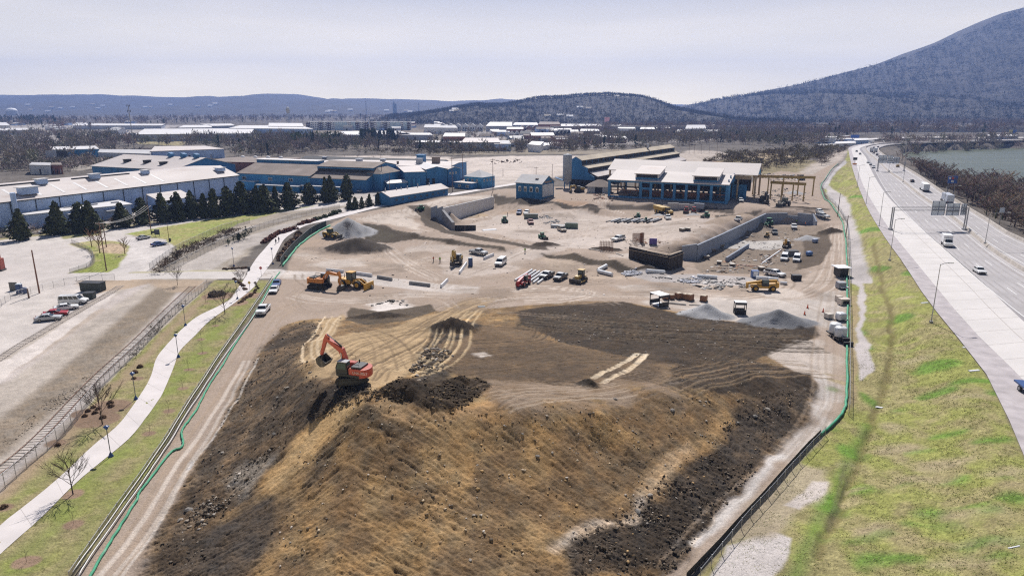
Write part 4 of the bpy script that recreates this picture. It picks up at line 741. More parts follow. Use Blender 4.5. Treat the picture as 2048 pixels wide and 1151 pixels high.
# big pale shed at the left
b = Bld('industrial_shed', 'big long pale blue shed with a weathered roof and strip skylights behind the cedars', (-214,180), (-138,347), 12.4, 0)
b.gable(9.9, 14.2, wPale, rPink, ry=.97, y1=12.4)
obj('rear_roof', MB().prism([(12.2,13.6),(31,13.3),(31,13.6),(12.2,14.35)], -.4, b.L + .4, 'x'), rPink, b.t); obj('rear_wall', MB().box((b.L/2,30.4,6.6),(b.L,.4,13.2)), wPale, b.t)
for x in range(24, 150, 9): obj('skylight', MB().prism([(1.6,10.72),(9.4,13.45),(9.4,13.52),(1.6,10.79)], x, x + 1.1, 'x'), rWhite, b.t)
for x in range(58, 150, 12): obj('skylight', MB().prism([(18,13.86),(27,13.71),(27,13.79),(18,13.94)], x, x + 1.1, 'x'), rWhite, b.t)
for x, y, d in [(84,3.6,(6,3.2,2.6)),(94,11,(3.6,2.6,1.9)),(116,11,(3.6,2.6,2.0)),(140,11,(3.0,2.2,1.6)),(178,6,(3.6,3.4,1.6))]: b.vent(x, y, 10.3 + y * .33, d, wPale, rWhite)
for x, w in [(90,24),(120,26)]: b.box('ridge_strip', (x, 12.3, 14.6), (w, .8, .5), wDark)
for x in (64, 76): obj('flue', MB().cyl((x, -.9, 4), (x, -.9, 13), .9, 10).box((x, -.5, 4.6), (2.2, 1.2, .6)), wPale, b.t)
for x in range(66, 182, 9): obj('downpipe', MB().box((x, -.12, 5), (.22, .2, 9.6)), wDark, b.t)
b.box('eave_gutter', (b.L/2, -.62, 9.75), (b.L, .25, .3), wDark); b.box('door', (128, -.06, 2.2), (5, .1, 4.4), wPale); b.box('plinth', (b.L/2, -.05, .5), (b.L, .12, 1.0), wDark)
p = P(57,457,0); q = P(265,433,0); b = Bld('annex', 'low pale annex with a white flat roof in front of the big shed', (p[0],p[1]), (q[0],q[1]), 13, 0)
b.gable(5.0, 5.5, wPale, rWhite, ry=.98); b.box('door', (22,-.05,1.9), (3.4,.1,3.8), wDark); b.box('canopy', (16,-1.6,3.9), (6,3.4,.25), rWhite)
for x in (13.2, 18.8): obj('canopy_post', MB().box((x,-3.1,1.9),(.2,.2,3.8)), wDark, b.t)
b.box('canopy', (30,-1.2,3.6), (7,2.6,.22), rWhite); b.win(33,1.4,2.2,1.6)
for x in (16, 25, 33): b.box('roof_hatch', (x, 6, 5.75), (3, .5, .4), wGrey)
p = P(266,424,0); b = Bld('lean_to', 'small lean to with a sloping brown roof against the big pale shed', (-150.5,292), (-143.6,307), 8, 0); b.gable(4.2, 6.6, wPale, rPink, ry=.97)
# second shed with the blue gable
b = Bld('industrial_shed', 'white roofed shed with a blue gable end behind the big pale shed', (-237.5,390.6), (-178.3,363.7), 42, 0); b.gable(11, 16, wBlue, rPink, over=.6)
for x in (18, 34): b.vent(x, 9, 13.2, (2.4,3.4,1.4), wDark)
for x in (40, 50, 60): obj('cowl', MB().box((x, 20, 17.0), (2.2,2.6,2.4), 0, .3), wBlue, b.t)
b.vent(48, 8, 12.9, (2.4,3.4,1.3), wDark)
b.box('gable_trim', (b.L+.08, 21, 6), (.1, 42, .4), wSky)
# blue works
b = Bld('factory_hall', 'blue factory hall with a broad brown roof right of the pale shed', (-147,368.8), (-103.6,352.7), 30, .8); b.gable(8.2, 12.4, wSky, rBrown)
b.box('monitor', (16,24,12.6), (40,7,2.6), wBlue); b.box('monitor_roof', (16,24,14.05), (41.5,8,.3), rWhite); b.box('loading_dock', (30,-3,1.6), (26,5,3.2), wSky); b.box('dock_roof', (30,-3,3.35), (27,6.4,.3), rWhite); b.box('side_block', (9,-1.6,2.2), (9,3.2,4.4), wSky); b.box('side_roof', (9,-1.6,4.55), (9.6,3.8,.25), rWhite)
for x in (3, 20, 33): b.win(x, 5, 2.6, 1.6)
b = Bld('factory_hall', 'blue hall with a two step brown roof and dark clerestory band', (-104,352.9), (-72.5,341), 34, 1.2)
b.gable(7.0, 9.6, wBlue, rBrown, y1=8, ry=.97); b.gable(12.2, 14.2, wBlue, rBrown, y0=7.4, y1=30); b.box('clerestory', (b.L/2,7.32,10.4), (b.L-1,.14,1.6), wDark); b.box('dock_roof', (10,-2.5,3.4), (24,5,.3), rWhite); b.box('loading_dock', (10,-2.5,1.6), (23,4,3.2), wBlue)
b = Bld('factory_block', 'tall blue corner block with a brown hipped roof', (-73.4,347.6), (-65.6,344.6), 18, 2.4); b.hip(8.4, 11.2, wBlue, rBrown, over=.6)
b = Bld('porch', 'small blue porch building with a white roof below the corner block', (-62.5,345.5), (-54,352), 6, 2.6); b.gable(3.4, 4.4, wBlue, rWhite)
b = Bld('factory_hall', 'blue flat fronted halls with tall dark doors right of the corner block', (-55,353.5), (-34,361), 34, 2.6); b.gable(8.2, 9.6, wBlue, rPink, x1=11); b.gable(9.3, 10.6, wBlue, rWhite, x0=11.3, along='y')
for x in (2, 4.6, 7.2, 12, 15): b.box('door', (x, -.06, 2.4), (1.4,.12,4.6), wSky if x < 8 else wDark)
b = Bld('factory_end', 'blue end wall block with small windows at the right of the works', (-33.6,361.2), (-27.5,367), 16, 2.8); b.gable(8.8, 9.8, wBlue, rPink, along='y')
for x in (1, 3, 5): b.win(x, 6.2, 1.0, 1.1)
b = Bld('factory_roof', 'wide flat pinkish roofed hall behind the blue works', (-112,388), (-34,372), 36, 2); b.gable(10.0, 10.8, wBlue, rPink)
for x, y, d, m in [(22,14,(3,3,2),wGrey),(34,20,(2.5,2.5,1.6),wGrey),(58,18,(4,5,4.5),wBlue),(60,9,(3,3,3),wGrey),(68,14,(4,3,3.6),rBrown),(40,6,(1,1,1.2),wDark),(48,7,(1,1,1.4),rBrown)]: b.vent(x, y, 10.5, d, m)
b = Bld('long_shed', 'long low dark roofed shed behind the blue works', (-141,459), (-44,423), 15, 2); b.gable(7.4, 9.4, wBlue, rDark)
b = Bld('workshop', 'brown flat roofed workshop with white roof domes behind the blue gable', (-205,462), (-160,452), 46, 1); b.gable(7, 7.6, wBrick, rBrown)
for x in (6, 16, 26, 36): obj('roof_dome', MB().lathe([(1.5,0),(1.4,.6),(.9,1.1),(.1,1.3)], 10, (x, 34, 7.6)), wWhite, b.t)
b = Bld('workshop', 'long narrow brown roof with a small turret beside the winter trees', (-168,455), (-118,447), 16, 1); b.gable(6, 7.6, wBrick, rBrown); b.vent(44, 8, 7.4, (2.4,2.4,3), wGrey)
# low blue shed, office house, brick house, hut
p = P(781,409.5,3); q = P(896,390.5,3); b = Bld('low_shed', 'low narrow blue shed with a patched white roof along the road', (p[0],p[1]), (q[0],q[1]), 9, 2.8); b.gable(3.5, 5.3, wBlue, rPink, over=.5)
for x in (2, 9, 12, 16, 23, 31): obj('roof_pipe', MB().cyl((x,4.5,4.8),(x,4.5,6.2 + (x%3)*.3),.22,6), wGrey, b.t)
for x in range(3, 37, 4): b.win(x, 1.3, 1.6, 1.1, mf=wBlue)
b = Bld('office_house', 'two storey blue house with a grey hipped roof by the road', (-24.5,356), (-15.3,349.6), 11, 3); b.hip(5.6, 8.8, wSky, rGrey)
for x in (1.2, 3.9, 6.6, 9.2): b.win(x, 3.3, 1.2, 1.3, 'right')
for x in (1.5, 4.5, 7.5): b.win(x, 3.2, 1.1, 1.3)
b.box('annex', (4,-4.2,1.5), (11,5,3), wBlue); b.box('annex_roof', (4,-4.2,3.12), (11.6,5.6,.22), rPink); b.win(1,.8,2.0,1.3,y=-6.7); b.win(6,.8,2.0,1.3,y=-6.7)
b = Bld('brick_house', 'old blue painted brick house with arched windows and a worn grey roof', (1.9,320.2), (13.5,313), 12, 3); b.gable(6.3, 9.4, mat('blue_brick', (.035,.15,.31), .9, .2, .8, dirt=((.03,.08,.16), .55, .6)), rGrey, over=.5)
for x in (1.3, 4.3, 7.4, 10.6): b.win(x, 2.3, 1.5, 2.0, arch=True)
b.box('white_patch', (b.L+.05,6,2.9), (.1,10.4,5.6), mat('peeling_whitewash', (.55,.56,.58), .9, .2, .5, dirt=((.25,.33,.42), .5, .5)))
b.box('gable_boards', (b.L+.05,6,6.7), (.1,6.5,.9), rBrown); b.box('roof_hole', (9.6,3.6,8.25), (1.6,2.2,.2), rBrown)
b = Bld('hut', 'small square hut with a brown pyramid roof between the sheds', (36.4,331), (47,328.4), 9, 3); b.hip(3.2, 6.2, wGrey, rBrown, over=1.0); b.box('door', (5.4,-.06,1.4), (3.4,.12,2.8), wDark)
# long blue hall with stepped roof, silo
D1 = (.535, .845); D2 = (.845, -.535); n0 = (33.0, 360.0); hp0 = (n0[0] - D2[0] * 11, n0[1] - D2[1] * 11); hp1 = (n0[0] + D2[0] * 11, n0[1] + D2[1] * 11)
b = Bld('foundry_hall', 'long foundry hall with stepped tan roofs and a blue end wall', hp0, hp1, 142, 3)
obj('end_wall', MB().prism([(8.2,-1),(22,-1),(22,5.3),(18.2,7.4),(18,9.6),(14.6,10.9),(14.4,13.4),(11,15.1),(8.2,13.6)], 0, .5, 'y'), wBlue, b.t)
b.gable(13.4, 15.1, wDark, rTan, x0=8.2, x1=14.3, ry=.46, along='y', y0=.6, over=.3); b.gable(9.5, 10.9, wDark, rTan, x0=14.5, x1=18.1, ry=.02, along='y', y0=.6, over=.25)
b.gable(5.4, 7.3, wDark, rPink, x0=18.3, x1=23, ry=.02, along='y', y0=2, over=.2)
b.box('lower_front', (15,-.12,1.6), (13.8,.2,4.0), wDark); b.vent(12, 98, 15, (1.2,1.2,2.4), wGrey)
for y in range(6, 140, 7): b.box('clerestory_post', (14.55, y, 12.3), (.14,.3,1.9), wBlue)
t = thing('silo', 'grey blue ribbed silo beside the blue foundry wall', 'silo', (28.2,351.5,3)); obj('drum', MB().lathe([(2.3,4),(2.3,16.4),(2.0,16.9),(.3,17.3)], 16), metal('silo_steel', (.33,.36,.42), .15, ((.18,.2,.25), .55, .6), 'Z', 1.2), t, smooth=True)
obj('hopper', MB().lathe([(.5,1.6),(2.3,4)], 16), wGrey, t)
for a in range(4): obj('leg', MB().box((1.9*cos(a*pi/2+.8),1.9*sin(a*pi/2+.8),2),(.3,.3,4)), wBlue, t)
obj('skirt', MB().box((-4,1.5,4.6),(4,6,.25),0,.35), wBlue, t)
mRustD = mat('shade_dark_rust_cladding', (.06,.035,.028), .9, .25, .5)  # rusty rear wall darkened to stand for shade inside the open shed
# open sided main shed
A0 = P(1218,395,3)[:2]; A1 = P(1452,408,3)[:2]
b = Bld('open_shed', 'open sided shed on blue columns with white roof and two raised monitors', A0, A1, 28, 3)
b.gable(8.2, 11.3, None, rPink, wall=False, over=.9, th=.3)
cb = metal('column_blue', (.045,.19,.40), .14); cx = [0, 14.6, 19.2, 24.4, 29.6, 34.8, 40, 45.4, b.L]
for i, x in enumerate(cx):
    obj('column', MB().box((x, 0, 4.1), (1.15, .7, 8.2)), cb, b.t)
    obj('column', MB().box((x, 28, 4.1), (.9, .7, 8.2)), cb, b.t); obj('column', MB().box((x, 14, 5.3), (.6, .6, 10.6)), wDark, b.t)
for z, h in ((7.75,.9),(.55,1.1)): b.box('wall_beam', (b.L/2, .06, z), (b.L, .3, h), wBlue)
b.box('crane_beam', (b.L/2, 1.2, 5.1), (b.L, .4, .6), wDark); b.box('crane_beam', (b.L/2, 1.4, 3.6), (b.L, .3, .35), mRust); b.box('wall_beam', (16.9,0,4.9), (4.6,.35,.9), cb)
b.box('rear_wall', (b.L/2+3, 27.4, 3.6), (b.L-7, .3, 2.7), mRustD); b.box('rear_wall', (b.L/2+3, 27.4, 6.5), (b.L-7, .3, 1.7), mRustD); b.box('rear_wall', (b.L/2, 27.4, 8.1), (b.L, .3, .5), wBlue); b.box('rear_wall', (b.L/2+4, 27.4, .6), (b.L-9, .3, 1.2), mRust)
for y in (3.4, 8.6, 19.4, 24.6): b.box('end_post', (b.L, y, 4.6 + 2.4 * (1 - abs(y-14)/14)), (.5,.7,9.2 + 1.2 * (1 - abs(y-14)/14)*2), cb)
obj('gable_panel', MB().prism([(.5,8.0),(27.5,8.0),(14,11.1)], b.L+.3, b.L+.5, 'x'), wBlue, b.t); b.box('end_panel', (b.L+.1,6,4), (.25,4.4,6.5), wSky)
for x in range(4, 52, 6): obj('truss', MB().tube([(x,.6,8.2),(x,14,9.0),(x,27.4,8.2)], .16, 4).tube([(x,7,9.6),(x,14,9.0),(x,21,9.6)], .12, 4), wDark, b.t)
for x0 in (11.5, 37.2):
    m = obj('roof_monitor', MB().prism([(1.6,8.4),(13,8.4),(13,13.3),(1.6,11.2)], x0, x0 + 10.6, 'x'), wBlue, b.t)
    obj('monitor_roof', MB().prism([(.9,11.15),(14.2,13.65),(14.2,13.9),(.9,11.4)], x0 - .5, x0 + 11.1, 'x'), rPink, m); obj('monitor_side', MB().box((x0+10.7,7.4,11.4),(.15,11,1.2),0,0,.19), rWhite, m)
    obj('louvre', MB().box((x0+5.3,1.5,10.3),(9.4,.25,1.3)), wDark, m); obj('louvre_frame', MB().box((x0+5.3,1.53,11.05),(10.4,.25,.18)).box((x0+.3,1.53,10.3),(.5,.25,1.6)).box((x0+10.3,1.53,10.3),(.5,.25,1.6)), rWhite, m)
for k, (x, y, w, d, h) in enumerate([(5,8,4,2.6,1.2),(9,12,3,2,1.6),(4,17,6,2,.9),(22,10,12,1.4,2.2),(36,12,10,1.6,2.4)]): b.box('stored_steel', (x, y, h/2), (w, d, h), mRust if k > 1 else rBrown)
w0 = (A0[0] + .419*20 - .909*6, A0[1] + .909*20 + .419*6); w1 = (A1[0] + .419*20 + .909*9.3, A1[1] + .909*20 - .419*9.3)
b = Bld('open_shed', 'taller open shed with a broad pale roof behind the monitor roofed shed', w0, w1, 21, 3); b.gable(11.0, 15.0, None, rPink, wall=False, over=.9, th=.3)
for x in list(np.linspace(0, b.L, 10)): obj('column', MB().box((x,0.3,5.5),(.8,.6,11)), mat('tan_column', (.40,.31,.21)), b.t); obj('column', MB().box((x,20.7,5.5),(.8,.6,11)), mat('tan_column', (.4,.3,.2)), b.t)
obj('gable_panel', MB().prism([(0,10.2),(2,9.6),(6,10.2),(15,10.2),(19,9.4),(21,10.2),(21,11),(10.5,14.7),(0,11)], b.L-.2, b.L+.1, 'x'), wSky, b.t); b.box('front_frieze', (b.L-13, 0, 9.6), (22,.3,1.6), mat('tan_column', (.4,.3,.2))); b.box('ground_wall', (b.L-10, .5, 3.2), (13,.5,6.4), wBlue); b.box('dark_bay', (b.L-10,2,6.5), (16,.4,6), wDark)
for x in np.linspace(3, b.L - 3, 12): obj('truss', MB().tube([(x,.4,11),(x,10.5,11.6),(x,20.6,11)], .16, 4), mRust, b.t)
# yellow crane gantry
mYel = mat('crane_yellow', (.30,.215,.06), .6, .15, 1.5, dirt=((.30,.18,.07), .55, 1.2))
def gantry(label, a, b_, n, h):
    d = (b_[0]-a[0], b_[1]-a[1]); L_ = hypot(*d); t = thing('crane_runway', label, 'crane runway', (a[0], a[1], hz(*a)), atan2(d[1], d[0]))
    obj('girder', MB().box((L_/2,0,h),(L_+1,.5,1.1)), mYel, t); obj('rail', MB().box((L_/2,0,h+.62),(L_+1,.12,.14)), mRust, t)
    for i in range(n):
        x = L_ * i / (n - 1); obj('post', MB().box((x,0,h/2-.28),(.5,.6,h-.56)), mYel, t); obj('base_plate', MB().box((x,0,.06),(1.0,1.1,.12)), mRust, t)
p0 = P(1540,401,2.0); p1 = P(1622,404,1.4); gantry('yellow crane runway on steel posts, farther one beyond the open shed', P(1505,389,2.4)[:2], P(1624,397,1.2)[:2], 5, 8.6); gantry('yellow crane runway on steel posts, nearer and lower one', P(1540,398,2.2)[:2], P(1606,405,1.6)[:2], 4, 7.6)
# retaining walls of cast concrete
mCast = mat('cast_concrete', (.27,.30,.36), .85, .12, .3, dirt=((.17,.18,.22), .55, .5), stretch=(1,1,.3))
def rwall(label, pts, h, th=.6, panel=5.0, m=None, cap=None):
    a0 = pts[0]; t = thing('retaining_wall', label, 'wall', (a0[0], a0[1], a0[2]))
    for i in range(len(pts) - 1):
        a, b_ = np.array(pts[i]), np.array(pts[i + 1]); L_ = hypot(*(b_ - a)[:2]); n = max(1, round(L_ / panel)); rz = atan2(b_[1]-a[1], b_[0]-a[0])
        h0, h1 = (h[i], h[i + 1]) if isinstance(h, (list, tuple)) else (h, h)
        for k in range(n):
            q = a + (b_ - a) * (k + .5) / n - np.array(a0); hh = h0 + (h1 - h0) * (k + .5) / n; w = L_ / n - .06
            o = obj('wall_panel', MB().prism([(-w/2,-.8),(w/2,-.8),(w/2,hh + (h1-h0)/n/2),(-w/2,hh - (h1-h0)/n/2)], -th/2, th/2 + .05 * (k % 2), 'y'), m or mCast, t); o.location = tuple(q); o.rotation_euler = (0, 0, rz)
    return t
rwall('long pale concrete retaining wall at the left of the sunken yard', [P(886,447,-1.4), P(987,414,-1.0)], [6.2,4.8], m=mat('pale_cast_concrete', (.56,.555,.56), .85, .08, .3, dirt=((.42,.42,.45), .58, .4)))
rwall('blue grey return of concrete wall facing the road, left of the pale wall', [P(863,430,1.0), P(886,447,-1.4)], [3.6,6.2])
rwall('short stepped concrete wing wall dropping toward a dark barrier', [P(887,448,-1.4), P(907,463,-1.2)], [5.6,3.4], 1.0, 3, m=mat('dark_cast', (.2,.2,.21), .85, .15, .5))
rwall('low dark barrier panel standing in the sunken yard', [P(908,462,-1.2), P(952,462,-1.2)], 2.2, m=wDark)
rwall('tall blue grey concrete wall running back beside the foundations', [P(1392,519,-2.3), P(1440,495,-2.4), P(1480,474,-2.4), P(1530,447.5,-2.4)], [4.6,4.5,4.4,4.3])
rwall('short end of the tall concrete wall facing the haul road', [P(1363,514,-1.6), P(1392,519,-2.3)], [3.9,4.6])
rwall('far concrete wall with notched top closing the foundation yard', [P(1532,447,-2.4), P(1573,446,-2.4)], 4.2); rwall('right end of the notched concrete wall by the white trucks', [P(1594,447,-2.3), P(1624,449,-2.0)], 4.2); rwall('low notch section of the far concrete wall', [P(1573,446,-2.4), P(1594,447,-2.3)], 3.2)
rwall('short concrete return wall at the right of the foundation yard', [P(1624,449,-2.0), P(1632,452,-1.7)], [4.2,2.0])
rwall('low grey concrete footing wall in the foundation yard', [P(1452,521,-2.2), P(1497,493,-2.3)], 1.0, .5); rwall('pale low block wall behind the yellow dump truck', [P(1335,415,2.0), P(1400,420,1.0)], 2.2, m=rGrey); rwall('stack of pale concrete blocks at the bank behind the red machines', [P(1388,412,2.6), P(1408,414,2.5)], 1.4, 1.5)
# formwork box
mForm = mat('dark_formwork', (.035,.028,.024), .8, .3, .8, dirt=((.12,.075,.04), .6, .5)); f0 = P(1257,523,-.4); f1 = P(1335,543,-.9); f2 = P(1364,532,-.9)
t = thing('formwork_wall', 'dark timber and steel formwork wall with a pale walkway on top', 'formwork', f0)
for a, b_ in ((f0, f1), (f1, f2)):
    a, b_ = np.array(a) - np.array(f0), np.array(b_) - np.array(f0); L_ = hypot(*(b_-a)[:2]); rz = atan2(b_[1]-a[1], b_[0]-a[0]); n = max(3, int(L_ / 1.0))
    for k in range(n):
        o = obj('form_panel', MB().box((0,0,2.1),(L_/n-.08,.25 + .1*(k%2),4.8)), mForm, t); o.location = tuple(a + (b_-a)*(k+.5)/n); o.rotation_euler = (0,0,rz)
    for z, w in ((4.4,1.3),(3.9,.3)): o = obj('walkway', MB().box((0,.5 if w > 1 else -.35,z),(L_,w*.5,.12)), mat('scaffold_plank', (.42,.33,.24), .9, .2, 1), t); o.location = tuple((a+b_)/2); o.rotation_euler = (0,0,rz)
    o = obj('guard_rail', MB().tube([(-L_/2,.2,5.2),(L_/2,.2,5.2)], .05, 4), mWood, t); o.location = tuple((a+b_)/2); o.rotation_euler = (0,0,rz)
# ---- far town: flat warehouses whose roof edges were surveyed
def slab(name, label, quad, h, mr, mw, cat='building', group=None, z0=0, mono=0):
    q = [P(a, b, z0 + h) for a, b in quad]; c = (sum(p[0] for p in q)/4, sum(p[1] for p in q)/4); t = thing(name, label, cat, (c[0], c[1], z0), 0, group); lo = [(p[0]-c[0], p[1]-c[1]) for p in q]
    obj('wall', MB().prism(lo, -1, h - .3, 'z'), mw, t); k = 1.01; obj('roof', MB().prism([(a*k, b_*k) for a, b_ in lo], h - .29, h + .25, 'z'), mr, t); return t, lo
FARW = [('warehouse','long white roofed warehouse behind the grassy knoll',[(272,269),(500,267),(508,257),(290,258)],9,rWhite,wGrey),('warehouse','wide white roofed warehouse left of the apartment blocks',[(458,256.5),(626,258),(600,251.5),(480,251)],10,rWhite,wPale),('warehouse','white warehouse farthest back left of the water tower',[(356,255.5),(424,255),(420,250),(368,250.5)],9,rWhite,wGrey),('warehouse','pale warehouse roof just behind the long white one',[(424,252),(470,251),(462,247.5),(400,248)],9,rWhite,wGrey),
 ('warehouse','very long thin white roof below the left ridge',[(146,251),(322,251),(330,248),(150,247)],8,rWhite,wGrey),('warehouse','pale box warehouse below the water tower',[(537,252.5),(607,253),(604,246.5),(538,246)],11,rWhite,wWhite),('warehouse','white roof in front of the apartment blocks',[(640,270),(822,269),(800,262),(690,262.5)],7,rWhite,wGrey),('warehouse','small white roof right of the pine clump',[(795,269.5),(865,270),(860,266),(800,266)],7,rWhite,wGrey),
 ('warehouse','dark walled shed with white roof right of the pines',[(830,284),(882,285.5),(880,281),(838,281)],7,rWhite,rDark),('warehouse','second dark walled shed with white roof beside the grey mill',[(884,285),(926,286),(922,281),(888,280.5)],7,rWhite,rDark),('warehouse','red brick block behind the dark sheds',[(886,273),(930,273),(930,266.5),(890,266)],12,rWhite,wBrick),('mill','grey mill building with long pale roof',[(922,285),(1000,285),(996,276),(930,276)],10,rPink,wGrey),
 ('warehouse','wide white roof at the foot of the wooded hill',[(972,252),(1024,252),(1024,244.5),(980,244)],10,rWhite,wGrey),('warehouse','grey flat building beside the wide white roof',[(1026,250),(1076,250),(1074,245.5),(1030,245)],10,rWhite,wGrey),('warehouse','long brick building with dark windows below the hill',[(1076,249),(1120,249),(1118,244),(1080,243.5)],12,rBrown,wBrick),('warehouse','long low white roof right of the brick building',[(1122,252.5),(1205,253),(1200,248.5),(1122,248)],8,rWhite,wGrey),
 ('warehouse','white roofed shop with a dark front',[(1160,262),(1200,262),(1196,258.5),(1162,258)],8,rWhite,rDark),('warehouse','white factory with narrow roof left of the bare woods',[(1080,293),(1122,288),(1118,284.5),(1086,286)],6,rWhite,wWhite),('warehouse','white gabled hall in front of the terraces',[(1056,289),(1080,291),(1088,284),(1064,282.5)],9,rWhite,wWhite),('warehouse','blue grey shed next to the white gabled hall',[(988,288),(1022,288),(1018,281),(992,281)],9,rGrey,wPale),
 ('warehouse','white roof right of the bare woods, nearest',[(1233,257),(1272,257.5),(1268,253.5),(1238,253)],8,rWhite,wWhite),('warehouse','white roof right of the bare woods, second',[(1280,258.5),(1310,258.5),(1308,254.5),(1282,254)],8,rWhite,rDark),('warehouse','white roof right of the bare woods, third',[(1312,256),(1342,256),(1340,253),(1314,252.5)],8,rWhite,wGrey),('warehouse','long white roofed sheds below the saddle',[(1350,264),(1450,264),(1448,260),(1356,259.5)],6,rWhite,wWhite),('warehouse','pale hall with rounded dark roof beyond the long sheds',[(1370,258),(1412,257),(1410,250),(1374,250)],10,rGrey,wGrey),
 ('warehouse','teal blue building with a white roof among the bare trees',[(95,300),(198,298),(190,292),(100,294)],7,rWhite,wSky),('warehouse','long grey warehouse behind the big pale shed',[(300,303),(448,298),(410,292),(310,293)],8,rPink,wPale),('warehouse','white roofed wing of the long grey warehouse',[(196,305),(300,308),(306,300),(200,299)],7,rGrey,wGrey),('warehouse','white pitched roof at the far left edge',[(-20,251),(20,251),(12,245),(-20,245)],11,rWhite,wWhite),('warehouse','pale roofs in a row at the left edge',[(-20,262),(70,260),(64,256),(-20,257)],7,rWhite,wGrey),
 ('warehouse','small grey mill block beside the billboards',[(58,330),(100,331),(102,326),(64,325)],6,rGrey,wGrey),('warehouse','narrow brick block with white pilasters by the billboards',[(102,330),(124,330),(122,326),(104,326)],6,rBrown,wBrick),('warehouse','rows of pale self storage roofs by the highway bend',[(1632,293),(1672,291),(1670,287.5),(1636,289)],5,rWhite,wPale),('warehouse','long white roof by the highway bend',[(1668,288),(1712,286),(1710,282.5),(1672,283.5)],5,rWhite,wWhite),('warehouse','white shed beside the frontage road',[(1708,281),(1738,280),(1736,276.5),(1710,277)],6,rWhite,wPale),
 ('warehouse','low pale building by the yellow billboard',[(1974,272.5),(2035,272.5),(2034,269.5),(1976,269.5)],5,rWhite,wGrey),('warehouse','white store right of the apartment blocks',[(848,255),(915,256),(910,250),(850,249)],10,rGrey,wWhite),('house','long pale house on the lower mountain slope',[(1597,232),(1615,232.5),(1614,230),(1600,229.5)],4,rWhite,wWhite),('house','lone white house among the mountain woods',[(1530,236),(1542,236),(1542,234),(1532,234)],4,rWhite,wWhite)]
for n_, l_, q_, h_, mr_, mw_ in FARW:
    t, lo = slab(n_, l_, q_, h_, mr_, mw_); w = lo[1][0] - lo[0][0]
    for k in range(3):
        x = lo[0][0] + w * (.2 + .3 * k); y = lo[0][1] + (lo[1][1] - lo[0][1]) * (.2 + .3 * k); obj('door', MB().box((x, y - .12, min(2, h_*.3)), (w * .06, .2, min(4, h_*.55))), wDark if k % 2 else wGrey, t)
# apartment blocks
mBay = mat('brown_cladding', (.075,.03,.026), .8, .1, .2); mTeal = mat('teal_cladding', (.55,.68,.74), .8, .1, .2)
def apartments(label, x0, x1, y, kinds):
    a, b_ = P(x0, y, 0), P(x1, y, 0); B = Bld('apartment_block', label, a, b_, 18, 0); n = len(kinds); w = B.L / n; B.box('roof', (B.L/2, 9.5, 16.2), (B.L+.6, 17.6, .4), rWhite); B.box('core_wall', (B.L/2, 10, 8), (B.L-.4, 16, 15.9), wWhite)
    for i, k in enumerate(kinds):
        m = {'w': wWhite, 'b': mBay, 't': mTeal}[k]; o = obj('facade_bay', MB().box((w*(i+.5), 1.0 if k == 'w' else .7, 8.2 if k == 'w' else 7.9), (w*.98, 2 if k == 'w' else 2.6, 16.4 if k == 'w' else 15.8)), m, B.t); g = MB(); y0 = -.03 if k == 'w' else -.63
        for fl in range(4):
            for c in (.28, .72): g.box((w*(i+c), y0, 2.6 + fl*3.8), (w*.22, .1, 1.9))
        tag(obj('window', g, gPane if k == 'w' else mat('bright_windows', (.55,.6,.66), .2, .1, 1), o), kind='stuff')
apartments('left and longer block of white and brown apartments', 613, 736, 260.5, 'bwwbwbwtttwtbwb'); apartments('right and shorter block of white and brown apartments', 741, 821, 260.5, 'bwtwbwtttwtb')
def terrace(label, x0, x1, y, n, h, mr, mw, grp):
    for i in range(n):
        a, c = P(x0 + (x1-x0)*i/n, y[0] + (y[1]-y[0])*i/n, 0), P(x0 + (x1-x0)*(i+.8)/n, y[0] + (y[1]-y[0])*i/n, 0); B = Bld('town_house', label, a, c, 16, 0, 'house', grp); B.gable(h, h + 4, mw, mr, along='y')
        for x in (.2, .6): B.box('window', (B.L*(x+.1), -.05, h*.55), (B.L*.2,.12,h*.35), gPane)
terrace('white town house with steep gable in the row behind the brick block', 880, 968, (262,263), 6, 10, rGrey, wWhite, 'row of white gabled town houses'); terrace('dark roofed terrace house in the slanting row of the town', 1064, 1150, (281,271), 11, 6, rDark, wDark, 'slanting row of dark roofed terraces'); terrace('small pale cottage among the town roofs', 1010, 1060, (275,272), 5, 5, rGrey, wWhite, 'pale cottages in the town'); terrace('pale low town roof below the hill', 1040, 1140, (262,259), 8, 6, rWhite, wBrick, 'mixed town roofs below the hill')
# small mixed roofs filling the town
TB = random.Random(9); g_ = 'small mixed buildings of the far town'
for k in range(110):
    x0, x1, y0, y1 = TB.choice([(850,1060,252,296), (1020,1240,255,290), (1020,1240,255,290), (1200,1480,250,268), (0,330,246,272), (640,880,250,262), (1640,1720,282,292)]); a, c = TB.uniform(x0, x1), TB.uniform(y0, y1); p = P(a, c, 0)
    if any(poly_sd(np.array([p[0]]), np.array([p[1]]), np.array([P(*q, e[3])[:2] for q in e[2]]))[0] > -12 for e in FARW): continue
    w, d, h = TB.uniform(8, 30), TB.uniform(8, 22), TB.uniform(3.5, 8); B = Bld('town_building', 'small building among the mixed roofs of the far town', (p[0]-w/2, p[1]), (p[0]+w/2, p[1] + TB.uniform(-4, 4)), d, 0, 'building', g_); B.gable(h, h + TB.uniform(.4, 3.5), TB.choice([wWhite, wGrey, wBrick, wWhite, wPale]), TB.choice([rWhite, rGrey, rDark, rBrown, rWhite])); B.box('door', (w*.4, -.06, h*.3), (w*.2, .12, h*.5), wDark)
